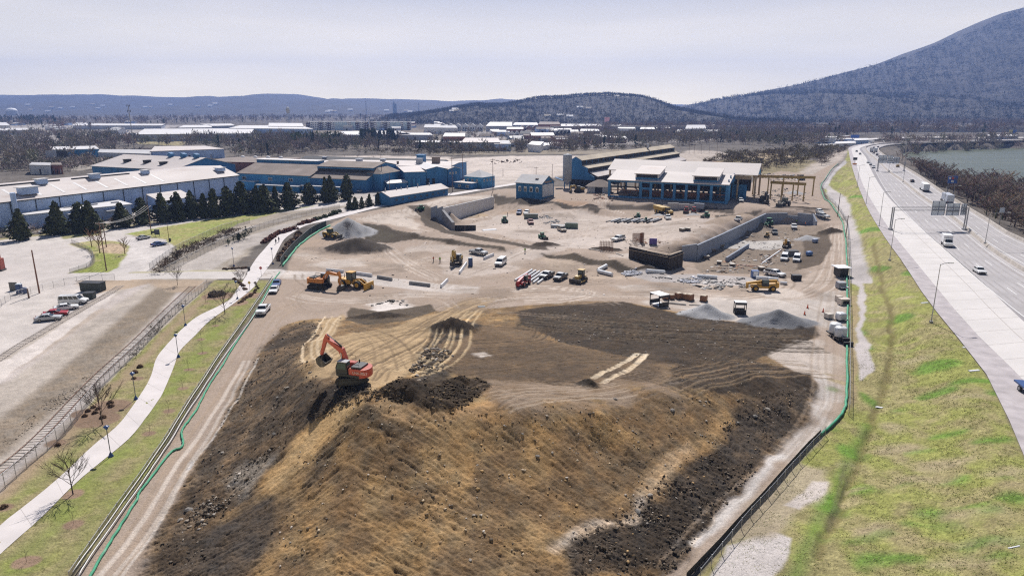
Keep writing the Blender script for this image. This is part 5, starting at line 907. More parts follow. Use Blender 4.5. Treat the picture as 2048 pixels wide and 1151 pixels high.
# scattered houses on the far slopes
hs = [(60,222),(95,225),(120,219),(185,211),(205,214),(195,219),(102,217),(145,217),(290,216.5),(300,216.5),(430,210),(420,214),(428,209),(55,212),(340,212),(395,215),(660,224),(655,226),(668,225),(700,222),(773,223.5),(812,224),(820,226),(905,226),(915,224.5),(910,222),(1160,218),(1178,220),(1120,234),(1140,236),(1095,235)]
def hill_hit(px, py):                             # first slope or plain a bearing meets
    dx, dy, dz = ray(px, py); Ys = np.linspace(1500, 6600, 700); z = H + dz / dy * Ys; x = dx / dy * Ys; best = None
    for gx, gy, gz in (HL, MT, HF2):
        i = np.clip(np.searchsorted(gy[:, 0], Ys) - 1, 0, gy.shape[0] - 2); f = np.clip((Ys - gy[i, 0]) / (gy[i + 1, 0] - gy[i, 0]), 0, 1); j = np.clip(np.searchsorted(gx[0], x), 1, gx.shape[1] - 1); zz = gz[i, j] * (1 - f) + gz[i + 1, j] * f
        ok = (z <= zz) & (Ys > gy[0, 0]) & (Ys < gy[-1, 0]) & (x > gx[0, 0]) & (x < gx[0, -1])
        if ok.any(): k = int(np.argmax(ok)); best = min(best or 1e9, Ys[k])
    Y_ = best or (min(-H * dy / dz, 6500) if dz < 0 else 6500); return (dx / dy * Y_, Y_, H + dz / dy * Y_)
for i, (a, c) in enumerate(hs):
    p = hill_hit(a, c); w = 5 + p[1] * .0022; B = Bld('hillside_house', 'tiny pale house scattered on the far wooded slopes', (p[0]-w,p[1]), (p[0]+w,p[1]), w * 1.4, p[2], 'house', 'houses scattered on the far slopes'); B.gable(w * .5, w * .95, wWhite, rWhite if i % 3 else rTan, base=-8); B.box('door', (w * .8, -.06, w * .2), (w * .3, .12, w * .35), wDark)
# ---------------------------------------------------------------- vegetation
def tintmat(name, var=.25, rough=.9):
    if name in _M: return _M[name]
    m = bpy.data.materials.new(name); m.use_nodes = True; nt = m.node_tree; b = nt.nodes['Principled BSDF']; b.inputs['Roughness'].default_value = rough; b.inputs['Specular IOR Level'].default_value = .1
    a = N(nt, 'ShaderNodeVertexColor', layer_name='tint'); n = N(nt, 'ShaderNodeTexNoise'); n.inputs['Scale'].default_value = .8; tc = N(nt, 'ShaderNodeTexCoord'); L = nt.links.new; L(tc.outputs['Object'], n.inputs['Vector'])
    r = N(nt, 'ShaderNodeMapRange'); r.inputs[1].default_value = .3; r.inputs[2].default_value = .7; r.inputs[3].default_value = 1 - var; r.inputs[4].default_value = 1 + var; L(n.outputs['Fac'], r.inputs[0])
    x = N(nt, 'ShaderNodeMixRGB', blend_type='MULTIPLY'); x.inputs['Fac'].default_value = 1; L(a.outputs['Color'], x.inputs['Color1']); L(r.outputs[0], x.inputs['Color2']); L(x.outputs[0], b.inputs['Base Color']); _M[name] = m; return m
mTint = tintmat('foliage')
def tinted(name, v, f, c, m=None):
    me = mesh_np(name, v, f, m or mTint); a = me.color_attributes.new('tint', 'FLOAT_COLOR', 'POINT'); n = len(me.vertices); c = np.asarray(c, np.float32)
    if len(c) == n: a.data.foreach_set('color', np.concatenate([c, np.ones((n, 1), np.float32)], 1).ravel())
    return me
R_ = np.random.RandomState(11)
def quads_at(c, nrm, size, asp=1.0):                 # small leaf sprays facing roughly along nrm
    n = len(c); u = np.cross(nrm, R_.normal(size=(n, 3))); u /= np.linalg.norm(u, axis=1)[:, None] + 1e-9; w = np.cross(nrm, u); w /= np.linalg.norm(w, axis=1)[:, None] + 1e-9
    s = size[:, None] * .5; a, b = u * s, w * s * asp; v = np.stack([c - a - b * .6, c + a * .9 - b, c + a * .7 + b * .8, c - a * .8 + b], 1).reshape(-1, 3)
    k = np.arange(n) * 4; return v, np.stack([k, k + 1, k + 2, k + 3], 1)
def cedar_mesh(seed, n=1000):
    global R_; R_ = np.random.RandomState(seed); z = R_.beta(1.05, 1.7, n) * .95 + .03; th = R_.uniform(0, 2 * pi, n); lob = 1 + .30 * np.sin(th * 2 + seed + z * 5) + .20 * np.sin(th * 3 + seed * 2) + .15 * np.sin(th * 5 + z * 9) + .16 * np.sin(z * 23 + th * 2)
    rad = .27 * (1 - z) ** (.5 + .08 * (seed % 5)) * lob * np.clip(z * 9, .35, 1) * R_.uniform(.3, 1.1, n) ** .5; c = np.stack([rad * np.cos(th), rad * np.sin(th), z], 1)
    nr = np.stack([np.cos(th), np.sin(th), np.full(n, .55)], 1) + R_.normal(size=(n, 3)) * .5; v, f = quads_at(c, nr, R_.uniform(.035, .085, n), 1.3)
    col = np.array([.05, .06, .03])[None] * R_.uniform(.6, 1.5, n)[:, None] * (1 + np.array([.25, .1, 0]) * R_.uniform(0, 1, n)[:, None]); return tinted('crown', v, f, np.repeat(col, 4, 0))
CED = [cedar_mesh(s) for s in (3, 8, 21, 34, 47, 55)]; mBark = mat('bark', (.075,.06,.05), .95, .25, 3); trunkM = MB().cyl((0,0,-.02),(0,0,.5),.022,6,.012)
tm_ = obj('trunk', trunkM, mBark); tme = tm_.data; bpy.data.objects.remove(tm_)
def tree_thing(name, label, cat, px, py, top, crown, trunk, group=None, wide=1.0, seed=0):
    g = ground(px, py); Z = (H - g[2]) / (SP + (py - 575.5) / FP * CP); h = (py - top) * Z / FP / CP; r = random.Random(seed)
    t = thing(name, label, cat, (g[0], g[1], g[2] - .1), r.uniform(0, 6.28), group); t.scale = (h * wide, h * wide, h)
    obj('crown', crown, None, t); obj('trunk', trunk, None, t); return t
g_ = 'dark cedars lining the street'
for i, (a, b, c, w, l) in enumerate([(40,480,417,1.25,'broad dark cedar standing leftmost in the street row'),(117,468,402,1.15,'tall dark cedar in front of the low white roofed annex'),(164,462,404,1.0,'left of two cedars that grow together before the annex'),(185,464,400,1.15,'right of two cedars that grow together before the annex'),(248,454,405,1.2,'lone round cedar left of the utility pole'),(287,449,395,1.15,'cedar just behind the utility pole by the street'),(328,444,386,1.15,'broad brownish cedar right of the utility pole'),(359,441,384,.95,'slim cedar in the row, second right of the utility pole'),(388,437,381,.95,'cedar with pale blossom at its foot, left half of a pair'),(408,436,386,.8,'smaller cedar right half of the pair with blossom'),(430,435,377,1.0,'cedar before the middle of the pale shed wall'),(458,431,373,1.0,'cedar near the right part of the pale shed wall'),(488,426,362,.95,'tall cedar at the right corner of the pale shed'),(512,425,371,.9,'left stem of the dense cedar clump past the pale shed'),(530,424,369,1.1,'middle stem of the dense cedar clump past the pale shed'),(552,421,372,.9,'right stem of the dense cedar clump past the pale shed'),(581,417,364,1.1,'tall cedar in front of the blue loading dock'),(619,408,366,1.0,'cedar before the dock right of the parked cars'),(651,405,354,.75,'left point of the double topped tall cedar'),(661,404,352,.9,'right point of the double topped tall cedar'),(693,399,349,1.1,'tallest cedar at the right before the blue clerestory hall'),
    (699,419,394,1.0,'young conical cedar, first of five beside the path'),(711,418,393,.85,'young conical cedar, second of five beside the path'),(724,416,393,.8,'young conical cedar, third of five beside the path'),(738,412,387,.95,'young conical cedar, fourth of five beside the path'),(755,410,383,.85,'young conical cedar nearest the low blue shed')]):
    tree_thing('cedar_tree', l, 'tree', a, b, c, CED[i % 6], tme, g_, w * (.92 + .42 * ((i * 7) % 5) / 4), i).rotation_euler.x = .05 * ((i * 3) % 4 - 1.5)
# bare winter trees: tapering limbs with sprays of twigs
def bare(seed, n1=9, n2=4, n3=5, h=1.0, sp=.42, tw=.0035, tr=.016, low=.28, col=(.10,.078,.066)):
    r = random.Random(seed); V, F, Cc = [], [], []
    def lim(a, b, r0, r1, k=3):
        a, b = np.array(a), np.array(b); d = b - a; L_ = np.linalg.norm(d) or 1; d = d / L_; u = np.cross(d, (.3,.9,.2)); u /= np.linalg.norm(u); w = np.cross(d, u); n = len(V); cc = [x * r.uniform(.8, 1.25) for x in col]
        for p, q in ((a, r0), (b, r1)):
            for j in range(k): t = 2 * pi * j / k; V.append(p + q * (cos(t) * u + sin(t) * w)); Cc.append(cc)
        for j in range(k): F.append((n + j, n + (j + 1) % k, n + k + (j + 1) % k, n + k + j))
    top = np.array([r.uniform(-.03,.03), r.uniform(-.03,.03), .62 * h]); lim((0,0,-.01), top * .5, tr, tr * .75, 5); lim(top * .5, top, tr * .75, tr * .4, 4)
    for i in range(n1):
        f = low + (1 - low) * (i + .5) / n1; p = top * f; a = i * 2.4 + r.uniform(-.4,.4); l = sp * (1.15 - .6 * f) * r.uniform(.8, 1.15); q = p + np.array([cos(a) * l, sin(a) * l, l * r.uniform(.75, 1.5)]); lim(p, q, tr * .45, tr * .2)
        for j in range(n2):
            g = .35 + .6 * j / n2; s = p + (q - p) * g; a2 = a + r.uniform(-1.3, 1.3); l2 = l * r.uniform(.4, .7); e = s + np.array([cos(a2) * l2 * .8, sin(a2) * l2 * .8, l2 * r.uniform(.5, 1.2)]); lim(s, e, tr * .2, tw)
            for k in range(n3):
                s2 = s + (e - s) * r.uniform(.3, 1); a3 = a2 + r.uniform(-1.5, 1.5); l3 = l2 * r.uniform(.4, .8); lim(s2, s2 + np.array([cos(a3) * l3 * .7, sin(a3) * l3 * .7, l3 * r.uniform(.2, 1.1)]), tw, tw * .4)
    return np.array(V), np.array(F), np.array(Cc)
def bare_pair(seed, **k):                            # (crown, trunk)
    v, f, c = bare(seed, **k); n = 9; vt, ct = v[:18], c[:18]; ft = f[:9]; return tinted('branches', v[18:], f[9:] - 18, c[18:]), tinted('trunk', vt, ft, ct)
BN = [bare_pair(s, n1=13, n2=5, n3=6, sp=.36, tw=.0028, tr=.014) for s in (2, 5)]
BR = [bare_pair(s, n1=10, n2=4, n3=4, sp=.36, tw=.008, tr=.02, low=.12, col=cc) for s, cc in ((4,(.21,.16,.13)),(6,(.17,.13,.11)),(9,(.24,.18,.135)))]
BP = bare_pair(14, n1=12, n2=3, n3=3, sp=.26, tw=.007, tr=.02, low=.3, col=(.20,.12,.075))
SAP = bare_pair(17, n1=8, n2=2, n3=2, sp=.16, tw=.003, tr=.007, low=.35)
for i, (a, b, c, w, l) in enumerate([(146,988,890,1.0,'large bare tree beside the path, nearest the camera'),(205,848,752,1.0,'spreading bare tree in the left mulch bed with shrubs'),(450,627,562,1.0,'leaning bare tree where the path bends near the cross road'),(355,570,530,.9,'small bare tree at the end of the gravel rail yard'),(484,574,532,.9,'bare tree in the path island by the cross road'),(697,470,440,.8,'thin bare tree beside the upper path')]):
    k = BN[i % 2]; tree_thing('bare_tree', l, 'tree', a, b, c, k[0], k[1], None, w, i + 3)
for i, (a, b, c, l) in enumerate([(250,508,466,'brown leafed oak standing alone on the grass island'),(184,494,448,'brown leafed tree at the left tip of the grass island'),(200,506,450,'brown leafed tree in the middle of the grass island')]): tree_thing('oak_tree', l, 'tree', a, b, c, BP[0], BP[1], None, 1.0, i + 20)
g_ = 'young saplings planted along the path lawn'
for i, (a, b, c, l) in enumerate([(53,1123,1075,'sapling with mulch ring in the lower left corner of the lawn'),(148,1048,1000,'sapling right of the nearest bare tree'),(300,867,830,'sapling right of the path, above the second lamp'),(338,823,781,'sapling in the middle of the lawn near the green sock'),(366,777,738,'sapling between the path bend and the site fence'),(377,740,700,'sapling just right of the path bend'),(405,706,672,'sapling above the path bend, right of the third lamp'),(403,679,640,'sapling beside the path opposite the fourth lamp'),(432,651,618,'sapling below the leaning bare tree'),(412,606,570,'sapling left of the leaning bare tree')]): tree_thing('sapling', l, 'tree', a, b, c, SAP[0], SAP[1], g_, 1.0, i)
# riverside trees one can tell apart
g_ = 'bare trees on the river bank'; rr = random.Random(5); RB = world_poly([(1795,322),(1880,381),(1985,444),(2048,486),(2200,570),(2400,560),(2300,440),(2120,400),(2048,386),(1985,372),(1925,365),(1880,356),(1838,338)]); b0, b1 = RB.min(0), RB.max(0); k = 0
BRD = resample(ER[:, :2], 400)
while k < 240:
    x, y = rr.uniform(b0[0], b1[0]), rr.uniform(b0[1], b1[1])
    if poly_sd(np.array([x]), np.array([y]), RB)[0] < 0 or np.hypot(BRD[:, 0] - x, BRD[:, 1] - y).min() < 7: continue
    h = rr.uniform(6, 11.5) * (1.0 if rr.random() < .8 else 1.3); q = BR[k % 3]; t = thing('bare_tree', 'leafless grey brown tree in the thicket between highway and river', 'tree', (x, y, hz(x, y) - .3), rr.uniform(0, 6.28), g_); w = h * rr.uniform(1.1, 1.6); t.scale = (w, w, h)
    obj('branches', q[0], None, t); obj('trunk', q[1], None, t); k += 1
# woods that read as one mass
def wood_tpl(seed, n, ev=False):
    r = np.random.RandomState(seed); p = r.normal(size=(n, 3)) * np.array([.2, .2, .17]) + np.array([0, 0, .66]); d = p - np.array([0, 0, .3]) + r.normal(size=(n, 3)) * .12; d /= np.linalg.norm(d, axis=1)[:, None]; s = np.cross(d, r.normal(size=(n, 3))); s /= np.linalg.norm(s, axis=1)[:, None]
    l = r.uniform(.14, .3, n)[:, None]; w = r.uniform(.02, .055, n)[:, None]
    if ev: p = np.stack([r.normal(size=n) * .14, r.normal(size=n) * .14, r.uniform(.15, .95, n)], 1); p[:, :2] *= (1.15 - p[:, 2:3]); w = w * 2.4; l = l * .6
    v = np.stack([p - d * l * .6 - s * w, p - d * l * .6 + s * w, p + d * l * .6], 1); tr = np.array([[[-.014,0,-.05],[.014,0,-.05],[0,0,.6]],[[0,-.014,-.05],[0,.014,-.05],[0,0,.6]]]); return np.concatenate([v, tr]).reshape(-1, 3)
def wood(name, pts, hts, cols, n=46, seed=1, wide=1.0, ev=None, tpl_n=6):
    r = np.random.RandomState(seed); tp = [wood_tpl(seed + i, n) for i in range(tpl_n)]; te = [wood_tpl(seed + 50 + i, n, True) for i in range(3)]; Vs, Cs = [], []
    for i, (p, h) in enumerate(zip(pts, hts)):
        e = ev is not None and r.random() < ev; t = te[i % 3] if e else tp[i % tpl_n]; a = r.uniform(0, 6.28); w = h * wide * r.uniform(.85, 1.3) * (.7 if e else 1); x = t[:, 0] * cos(a) - t[:, 1] * sin(a); y = t[:, 0] * sin(a) + t[:, 1] * cos(a)
        Vs.append(np.stack([x * w + p[0], y * w + p[1], t[:, 2] * h + p[2]], 1)); c = np.array([.035,.055,.03]) if e else np.array(cols[r.randint(len(cols))]); Cs.append(np.repeat((c * r.uniform(.75, 1.3))[None], len(t), 0))
    v = np.concatenate(Vs); f = np.arange(len(v)).reshape(-1, 3); return tag(obj(name, tinted(name, v, f, np.concatenate(Cs)), None), kind='stuff')
FQ = []
for n_, l_, q_, h_, mr_, mw_ in FARW: FQ.append(np.array([P(a, b, h_)[:2] for a, b in q_]))
def scatter(pix, n, seed=0, z=0, excl=True):
    P2 = np.array([P(a, b, z)[:2] for a, b in pix]); r = np.random.RandomState(seed); lo, hi = P2.min(0), P2.max(0); out = []
    while len(out) < n:
        q = r.uniform(lo, hi, (n * 2, 2)); ok = poly_sd(q[:, 0], q[:, 1], P2) > 0
        if excl:
            for F_ in FQ:
                if (F_.max(0) < lo).any() or (F_.min(0) > hi).any(): continue
                ok &= poly_sd(q[:, 0], q[:, 1], F_) < -6
        out += list(q[ok])
        if not ok.any(): break
    return [(a, b, hz(a, b)) for a, b in out[:n]]
WB = [(.28,.235,.205),(.22,.19,.18),(.30,.255,.205),(.25,.22,.18),(.27,.205,.19),(.20,.20,.14)]; WP = [(.27,.205,.19),(.21,.17,.175),(.25,.20,.17)]
def hh(n, a, b, s=0): return np.random.RandomState(s).uniform(a, b, n)
def W(name, pix, n, a, b, seed, cols=WB, ev=None, m=46, wide=1.0): pts = scatter(pix, n, seed); return wood(name, pts, hh(len(pts), a, b, seed), cols, m, seed, wide, ev)
W('woodland', [(-150,345),(60,345),(130,318),(190,318),(300,291),(520,305),(640,305),(700,285),(560,276),(400,282),(270,288),(200,280),(60,292),(-150,290)], 520, 9, 15, 61, ev=.03)
W('woodland', [(440,316),(560,318),(640,308),(760,302),(900,311),(1010,311),(1130,308),(1240,300),(1240,292),(1100,297),(930,296),(800,296),(640,285),(520,300)], 420, 7, 13, 62, ev=.05)
W('woodland', [(-200,291),(60,291),(240,283),(240,272),(100,268),(-200,268)], 240, 9, 14, 63)
W('woodland', [(1100,297),(1240,293),(1330,300),(1420,292),(1640,300),(1700,290),(1640,284),(1600,276),(1480,270),(1330,276),(1230,276),(1140,286)], 760, 8, 14, 64, ev=.04)
W('woodland', [(1140,272),(1230,268),(1340,268),(1460,266),(1640,276),(1700,276),(1720,262),(1500,252),(1200,256),(1150,262)], 620, 10, 16, 65, WP, .05, 40)
W('woodland', [(780,240),(1000,237),(1250,236),(1450,238),(1700,243),(1900,245),(1900,236),(1500,231),(1200,230),(900,230),(780,233)], 900, 13, 20, 82, WP, .15, 26)
W('brush', [(0,345),(60,350),(250,335),(330,312),(300,305),(140,325),(0,335)], 200, 3, 7, 83, WB, None, 34, 1.4)
W('woodland', [(850,253),(1060,252),(1240,256),(1240,290),(1060,296),(850,296)], 420, 5, 10, 84, WB, .15, 30)
W('woodland', [(1650,272),(1740,275),(1900,271),(2200,270),(2400,262),(2400,248),(1900,248),(1650,255)], 700, 12, 20, 66, WP, .06, 36)
W('woodland', [(1740,292),(1780,296),(1830,302),(1880,297),(2048,290),(2400,282),(2400,276),(2048,284),(1880,288),(1800,288)], 260, 7, 12, 67, WB)
W('woodland', [(-400,268),(200,262),(420,248),(640,245),(860,246),(1000,243),(1200,246),(1200,236),(900,234),(500,236),(0,240),(-400,244)], 1100, 13, 20, 68, WP, .12, 30)
W('pine_wood', [(-100,254),(66,252),(150,250),(140,243),(60,240),(-100,242)], 130, 16, 24, 69, WP, .9, 40); W('pine_wood', [(720,284),(820,280),(815,274),(725,278)], 60, 12, 17, 70, WB, .95, 60); W('pine_wood', [(590,300),(650,298),(690,292),(640,288),(590,292)], 22, 13, 18, 71, [(.10,.13,.05)], .5, 60); W('pine_wood', [(255,283),(340,279),(338,274),(258,277)], 26, 6, 10, 72, [(.06,.10,.04)], .9, 50)
W('brush', [(1395,345),(1440,338),(1520,352),(1600,345),(1650,325),(1680,302),(1600,306),(1500,318),(1440,322)], 420, 3.0, 6.0, 73, [(.17,.135,.085),(.15,.12,.075),(.13,.10,.075),(.20,.17,.09)], None, 34, 1.5)
W('brush', [(1640,345),(1700,302),(1690,300),(1630,330)], 60, 2, 4.5, 74, [(.16,.12,.085)], None, 34, 1.6)
W('brush', [(1812,326),(1890,378),(1990,436),(2060,480),(2250,560),(2400,520),(2150,410),(2000,374),(1900,360),(1850,345)], 520, 3, 5.5, 75, [(.16,.115,.085),(.12,.09,.075),(.18,.13,.09)], None, 34, 1.6)
W('brush', [(60,345),(140,330),(230,325),(250,318),(190,316),(120,320),(60,335)], 110, 3, 6, 76, WB, None, 34, 1.4)
W('brush', [(700,312),(900,318),(1010,313),(1130,310),(1300,306),(1300,300),(1000,308),(800,306)], 200, 3, 6, 77, [(.15,.13,.09),(.17,.14,.08),(.13,.10,.08)], None, 34, 1.4)
W('brush', [(300,548),(350,510),(420,478),(470,462),(480,466),(430,486),(360,520),(320,550)], 120, 1.0, 2.4, 78, [(.17,.12,.085),(.12,.10,.075)], None, 34, 1.5)
W('brush', [(452,492),(480,468),(505,462),(500,472),(470,490)], 16, 1.5, 2.6, 79, [(.05,.06,.04)], .5, 40, 1.6)
W('brush', [(0,474),(200,455),(420,430),(560,415),(560,411),(410,424),(200,449),(0,468)], 90, 1.5, 3.2, 80, [(.12,.10,.08),(.4,.33,.31)], None, 34, 1.5)
W('brush', [(285,680),(350,618),(372,600),(376,604),(350,628),(300,690),(240,745),(236,740)], 26, .6, 1.3, 81, [(.14,.12,.08)], None, 34, 1.4)
def hillwood(name, G, n, a, b, seed, cols, m=22, ev=.08, gmax=1.0):
    gx, gy, gz = G; r = np.random.RandomState(seed); i = r.randint(0, 40 if gx.shape[0] < 60 else 60, n) * 1.0 + r.rand(n); j = r.rand(n) * (gx.shape[1] - 2); i = np.clip(i, 0, gx.shape[0] - 10); i0 = i.astype(int); j0 = j.astype(int); fi, fj = i - i0, j - j0
    def bl(A_): return (A_[i0, j0] * (1 - fi) + A_[i0 + 1, j0] * fi) * (1 - fj) + (A_[i0, j0 + 1] * (1 - fi) + A_[i0 + 1, j0 + 1] * fi) * fj
    pts = np.stack([bl(gx), bl(gy), bl(gz) - 1], 1); ok = (np.abs(pts[:, 0]) < pts[:, 1] * .9); pts = pts[ok]; return wood(name, pts, r.uniform(a, b, len(pts)), cols, m, seed, 1.1, ev)
hillwood('mountain_forest', MT, 15000, 13, 22, 91, [(.062,.056,.043),(.056,.05,.042),(.07,.058,.044),(.058,.06,.04)], 18, .14)
hillwood('hill_forest', HL, 6500, 10, 16, 92, [(.075,.063,.053),(.066,.056,.05),(.08,.068,.05)], 16, .2)
# hedges and shrubs
def shrub_mesh(seed, col, n=160):
    global R_; R_ = np.random.RandomState(seed); d = R_.normal(size=(n, 3)); d /= np.linalg.norm(d, axis=1)[:, None]; d[:, 2] = np.abs(d[:, 2]); c = d * R_.uniform(.6, 1.0, n)[:, None] * np.array([.55,.55,.8]); v, f = quads_at(c, d + R_.normal(size=(n, 3)) * .4, R_.uniform(.12, .26, n)); return tinted('leaves', v, f, np.repeat(np.array(col)[None] * R_.uniform(.6, 1.4, n)[:, None], 4, 0))
SH = {'red': shrub_mesh(1, (.13,.055,.04)), 'brown': shrub_mesh(2, (.15,.095,.06)), 'green': shrub_mesh(3, (.05,.065,.03)), 'grey': shrub_mesh(4, (.12,.10,.085))}
def shrubs(label, kind, pts, w, h, group, name='shrub'):
    for i, (a, b) in enumerate(pts):
        g = ground(a, b); o = obj(name, SH[kind], None); r = random.Random(i * 7 + len(label)); k = r.uniform(.8, 1.25); o.location = (g[0], g[1], g[2]); o.scale = (w * k, w * k, h * k); o.rotation_euler = (0, 0, r.uniform(0, 6)); tag(o, label, 'shrub', group)
def along(pts, n, j=2): q = resample(np.array(pts, float), n); return [(x + rng.uniform(-j, j), y + rng.uniform(-j * .4, j * .4)) for x, y in q]
shrubs('reddish clipped shrub in the curving hedge above the cross road', 'red', along([(530,486),(545,472),(575,462),(588,458)], 12), 2.4, 1.5, 'reddish hedge along the upper path'); shrubs('reddish brown shrub in the hedge right of the upper path', 'brown', along([(562,520),(570,505),(578,492),(590,480),(600,470)], 12, 4), 2.6, 1.7, 'brown shrubs right of the upper path'); shrubs('dark green shrub by the path near the young cedars', 'green', along([(630,440),(645,436),(660,432),(680,424)], 6), 2.6, 1.8, 'dark green shrubs by the upper path'); shrubs('dark red shrub in the low hedge left of the path above the rail corridor', 'red', along([(600,450),(612,446),(626,442)], 6), 2.4, 1.5, 'dark red shrubs by the rail corridor')
shrubs('small brown tuft in the planting bed beside the cross road', 'brown', along([(448,539),(470,537),(490,536)], 12) + along([(468,558),(480,566),(490,580)], 8), 1.0, .6, 'brown tufts in the beds by the cross road'); shrubs('small brown tuft in the planting bed left of the site fence', 'brown', along([(512,566),(516,575),(505,588),(490,598),(480,606)], 16), .9, .55, 'brown tufts in the bed by the site fence'); shrubs('round brown bush left of the leaning bare tree', 'grey', along([(428,592),(445,588)], 4), 2.2, 1.5, 'round bushes by the path bend'); shrubs('small dark tuft in the left mulch bed', 'brown', [(221,806),(190,826),(176,822),(206,835),(222,812),(186,815),(268,757),(270,745),(280,734),(116,890),(8,1014),(170,832),(196,818)], .9, .6, 'dark tufts in the mulch beds by the railway')
# ---------------------------------------------------------------- vehicles
def paint(name, c, r=.35): return mat('paint_' + name, c, r, .04, 1, spec=.5)
PT = {'white': paint('white', (.74,.74,.74)), 'black': paint('black', (.014,.014,.016)), 'silver': paint('silver', (.42,.43,.45)), 'blue': paint('blue', (.04,.09,.25)), 'red': paint('red', (.36,.02,.025)), 'grey': paint('grey', (.12,.125,.13)), 'darkred': paint('darkred', (.22,.04,.03)), 'tan': paint('tan', (.35,.29,.22)), 'green': paint('green', (.03,.19,.09), .5), 'yellow': paint('yellow', (.56,.30,.03), .5), 'orange': paint('orange', (.55,.20,.035), .5), 'scarlet': paint('scarlet', (.43,.068,.04), .45), 'dark': paint('dark', (.05,.045,.04), .6), 'ochre': paint('ochre', (.45,.29,.06), .5)}
mGlass = glassmat('car_glass'); mLampW = mat('headlamp_glass', (.7,.7,.68), .2, .02); mLampR = mat('tail_lamp', (.30,.015,.015), .3, .02); mRim = mat('wheel_rim', (.34,.34,.35), .4, .05, metal=.6); mBmp = mat('bumper_plastic', (.05,.05,.055), .6, .1)
def aim(f, r):
    a, b = ground(*f), ground(*r); return ((a[0] + b[0]) / 2, (a[1] + b[1]) / 2), atan2(a[1] - b[1], a[0] - b[0])
_W = {}
def wheel(t, x, y, r, w, name='wheel', rim=mRim):
    k = (r, w, rim.name)
    if k not in _W:
        a = obj('tyre_proto', MB().tube([(0,-w/2,0),(0,w/2,0)], r, 14), mBlack); b = obj('rim_proto', MB().tube([(0,-w/2-.012,0),(0,w/2+.012,0)], r * .58, 10), rim); _W[k] = (a.data, b.data); bpy.data.objects.remove(a); bpy.data.objects.remove(b)
    o = obj(name, _W[k][0], None, t); o.location = (x, y, r); q = obj('rim', _W[k][1], None, o); return o
SPEC = {  # length, width, body profile, cabin profile, wheel x, wheel radius
 'sedan': (4.7, 1.82, [(-2.35,.35),(2.3,.32),(2.35,.62),(2.2,.78),(.95,.95),(-1.6,1.0),(-2.3,.92),(-2.38,.6)], [(.95,.93),(.2,1.42),(-.95,1.44),(-1.75,.98)], (1.42,-1.42), .32),
 'suv': (4.8, 1.92, [(-2.4,.42),(2.35,.4),(2.4,.8),(2.2,1.0),(1.0,1.12),(-2.35,1.15),(-2.42,.7)], [(1.0,1.1),(.35,1.72),(-2.0,1.74),(-2.32,1.14)], (1.45,-1.45), .38),
 'pickup': (5.8, 1.98, [(-2.9,.55),(2.85,.5),(2.9,.95),(2.7,1.12),(1.35,1.2),(-.75,1.22),(-2.88,1.22),(-2.92,.8)], [(1.35,1.18),(.75,1.82),(-.6,1.84),(-.85,1.2)], (1.85,-1.75), .41),
 'van': (5.8, 2.0, [(-2.85,.45),(2.75,.42),(2.88,.75),(2.75,1.05),(1.75,1.25),(-2.85,1.25)], [(1.78,1.22),(1.05,2.05),(-2.7,2.1),(-2.86,1.24)], (1.85,-1.7), .38)}
VP = {}
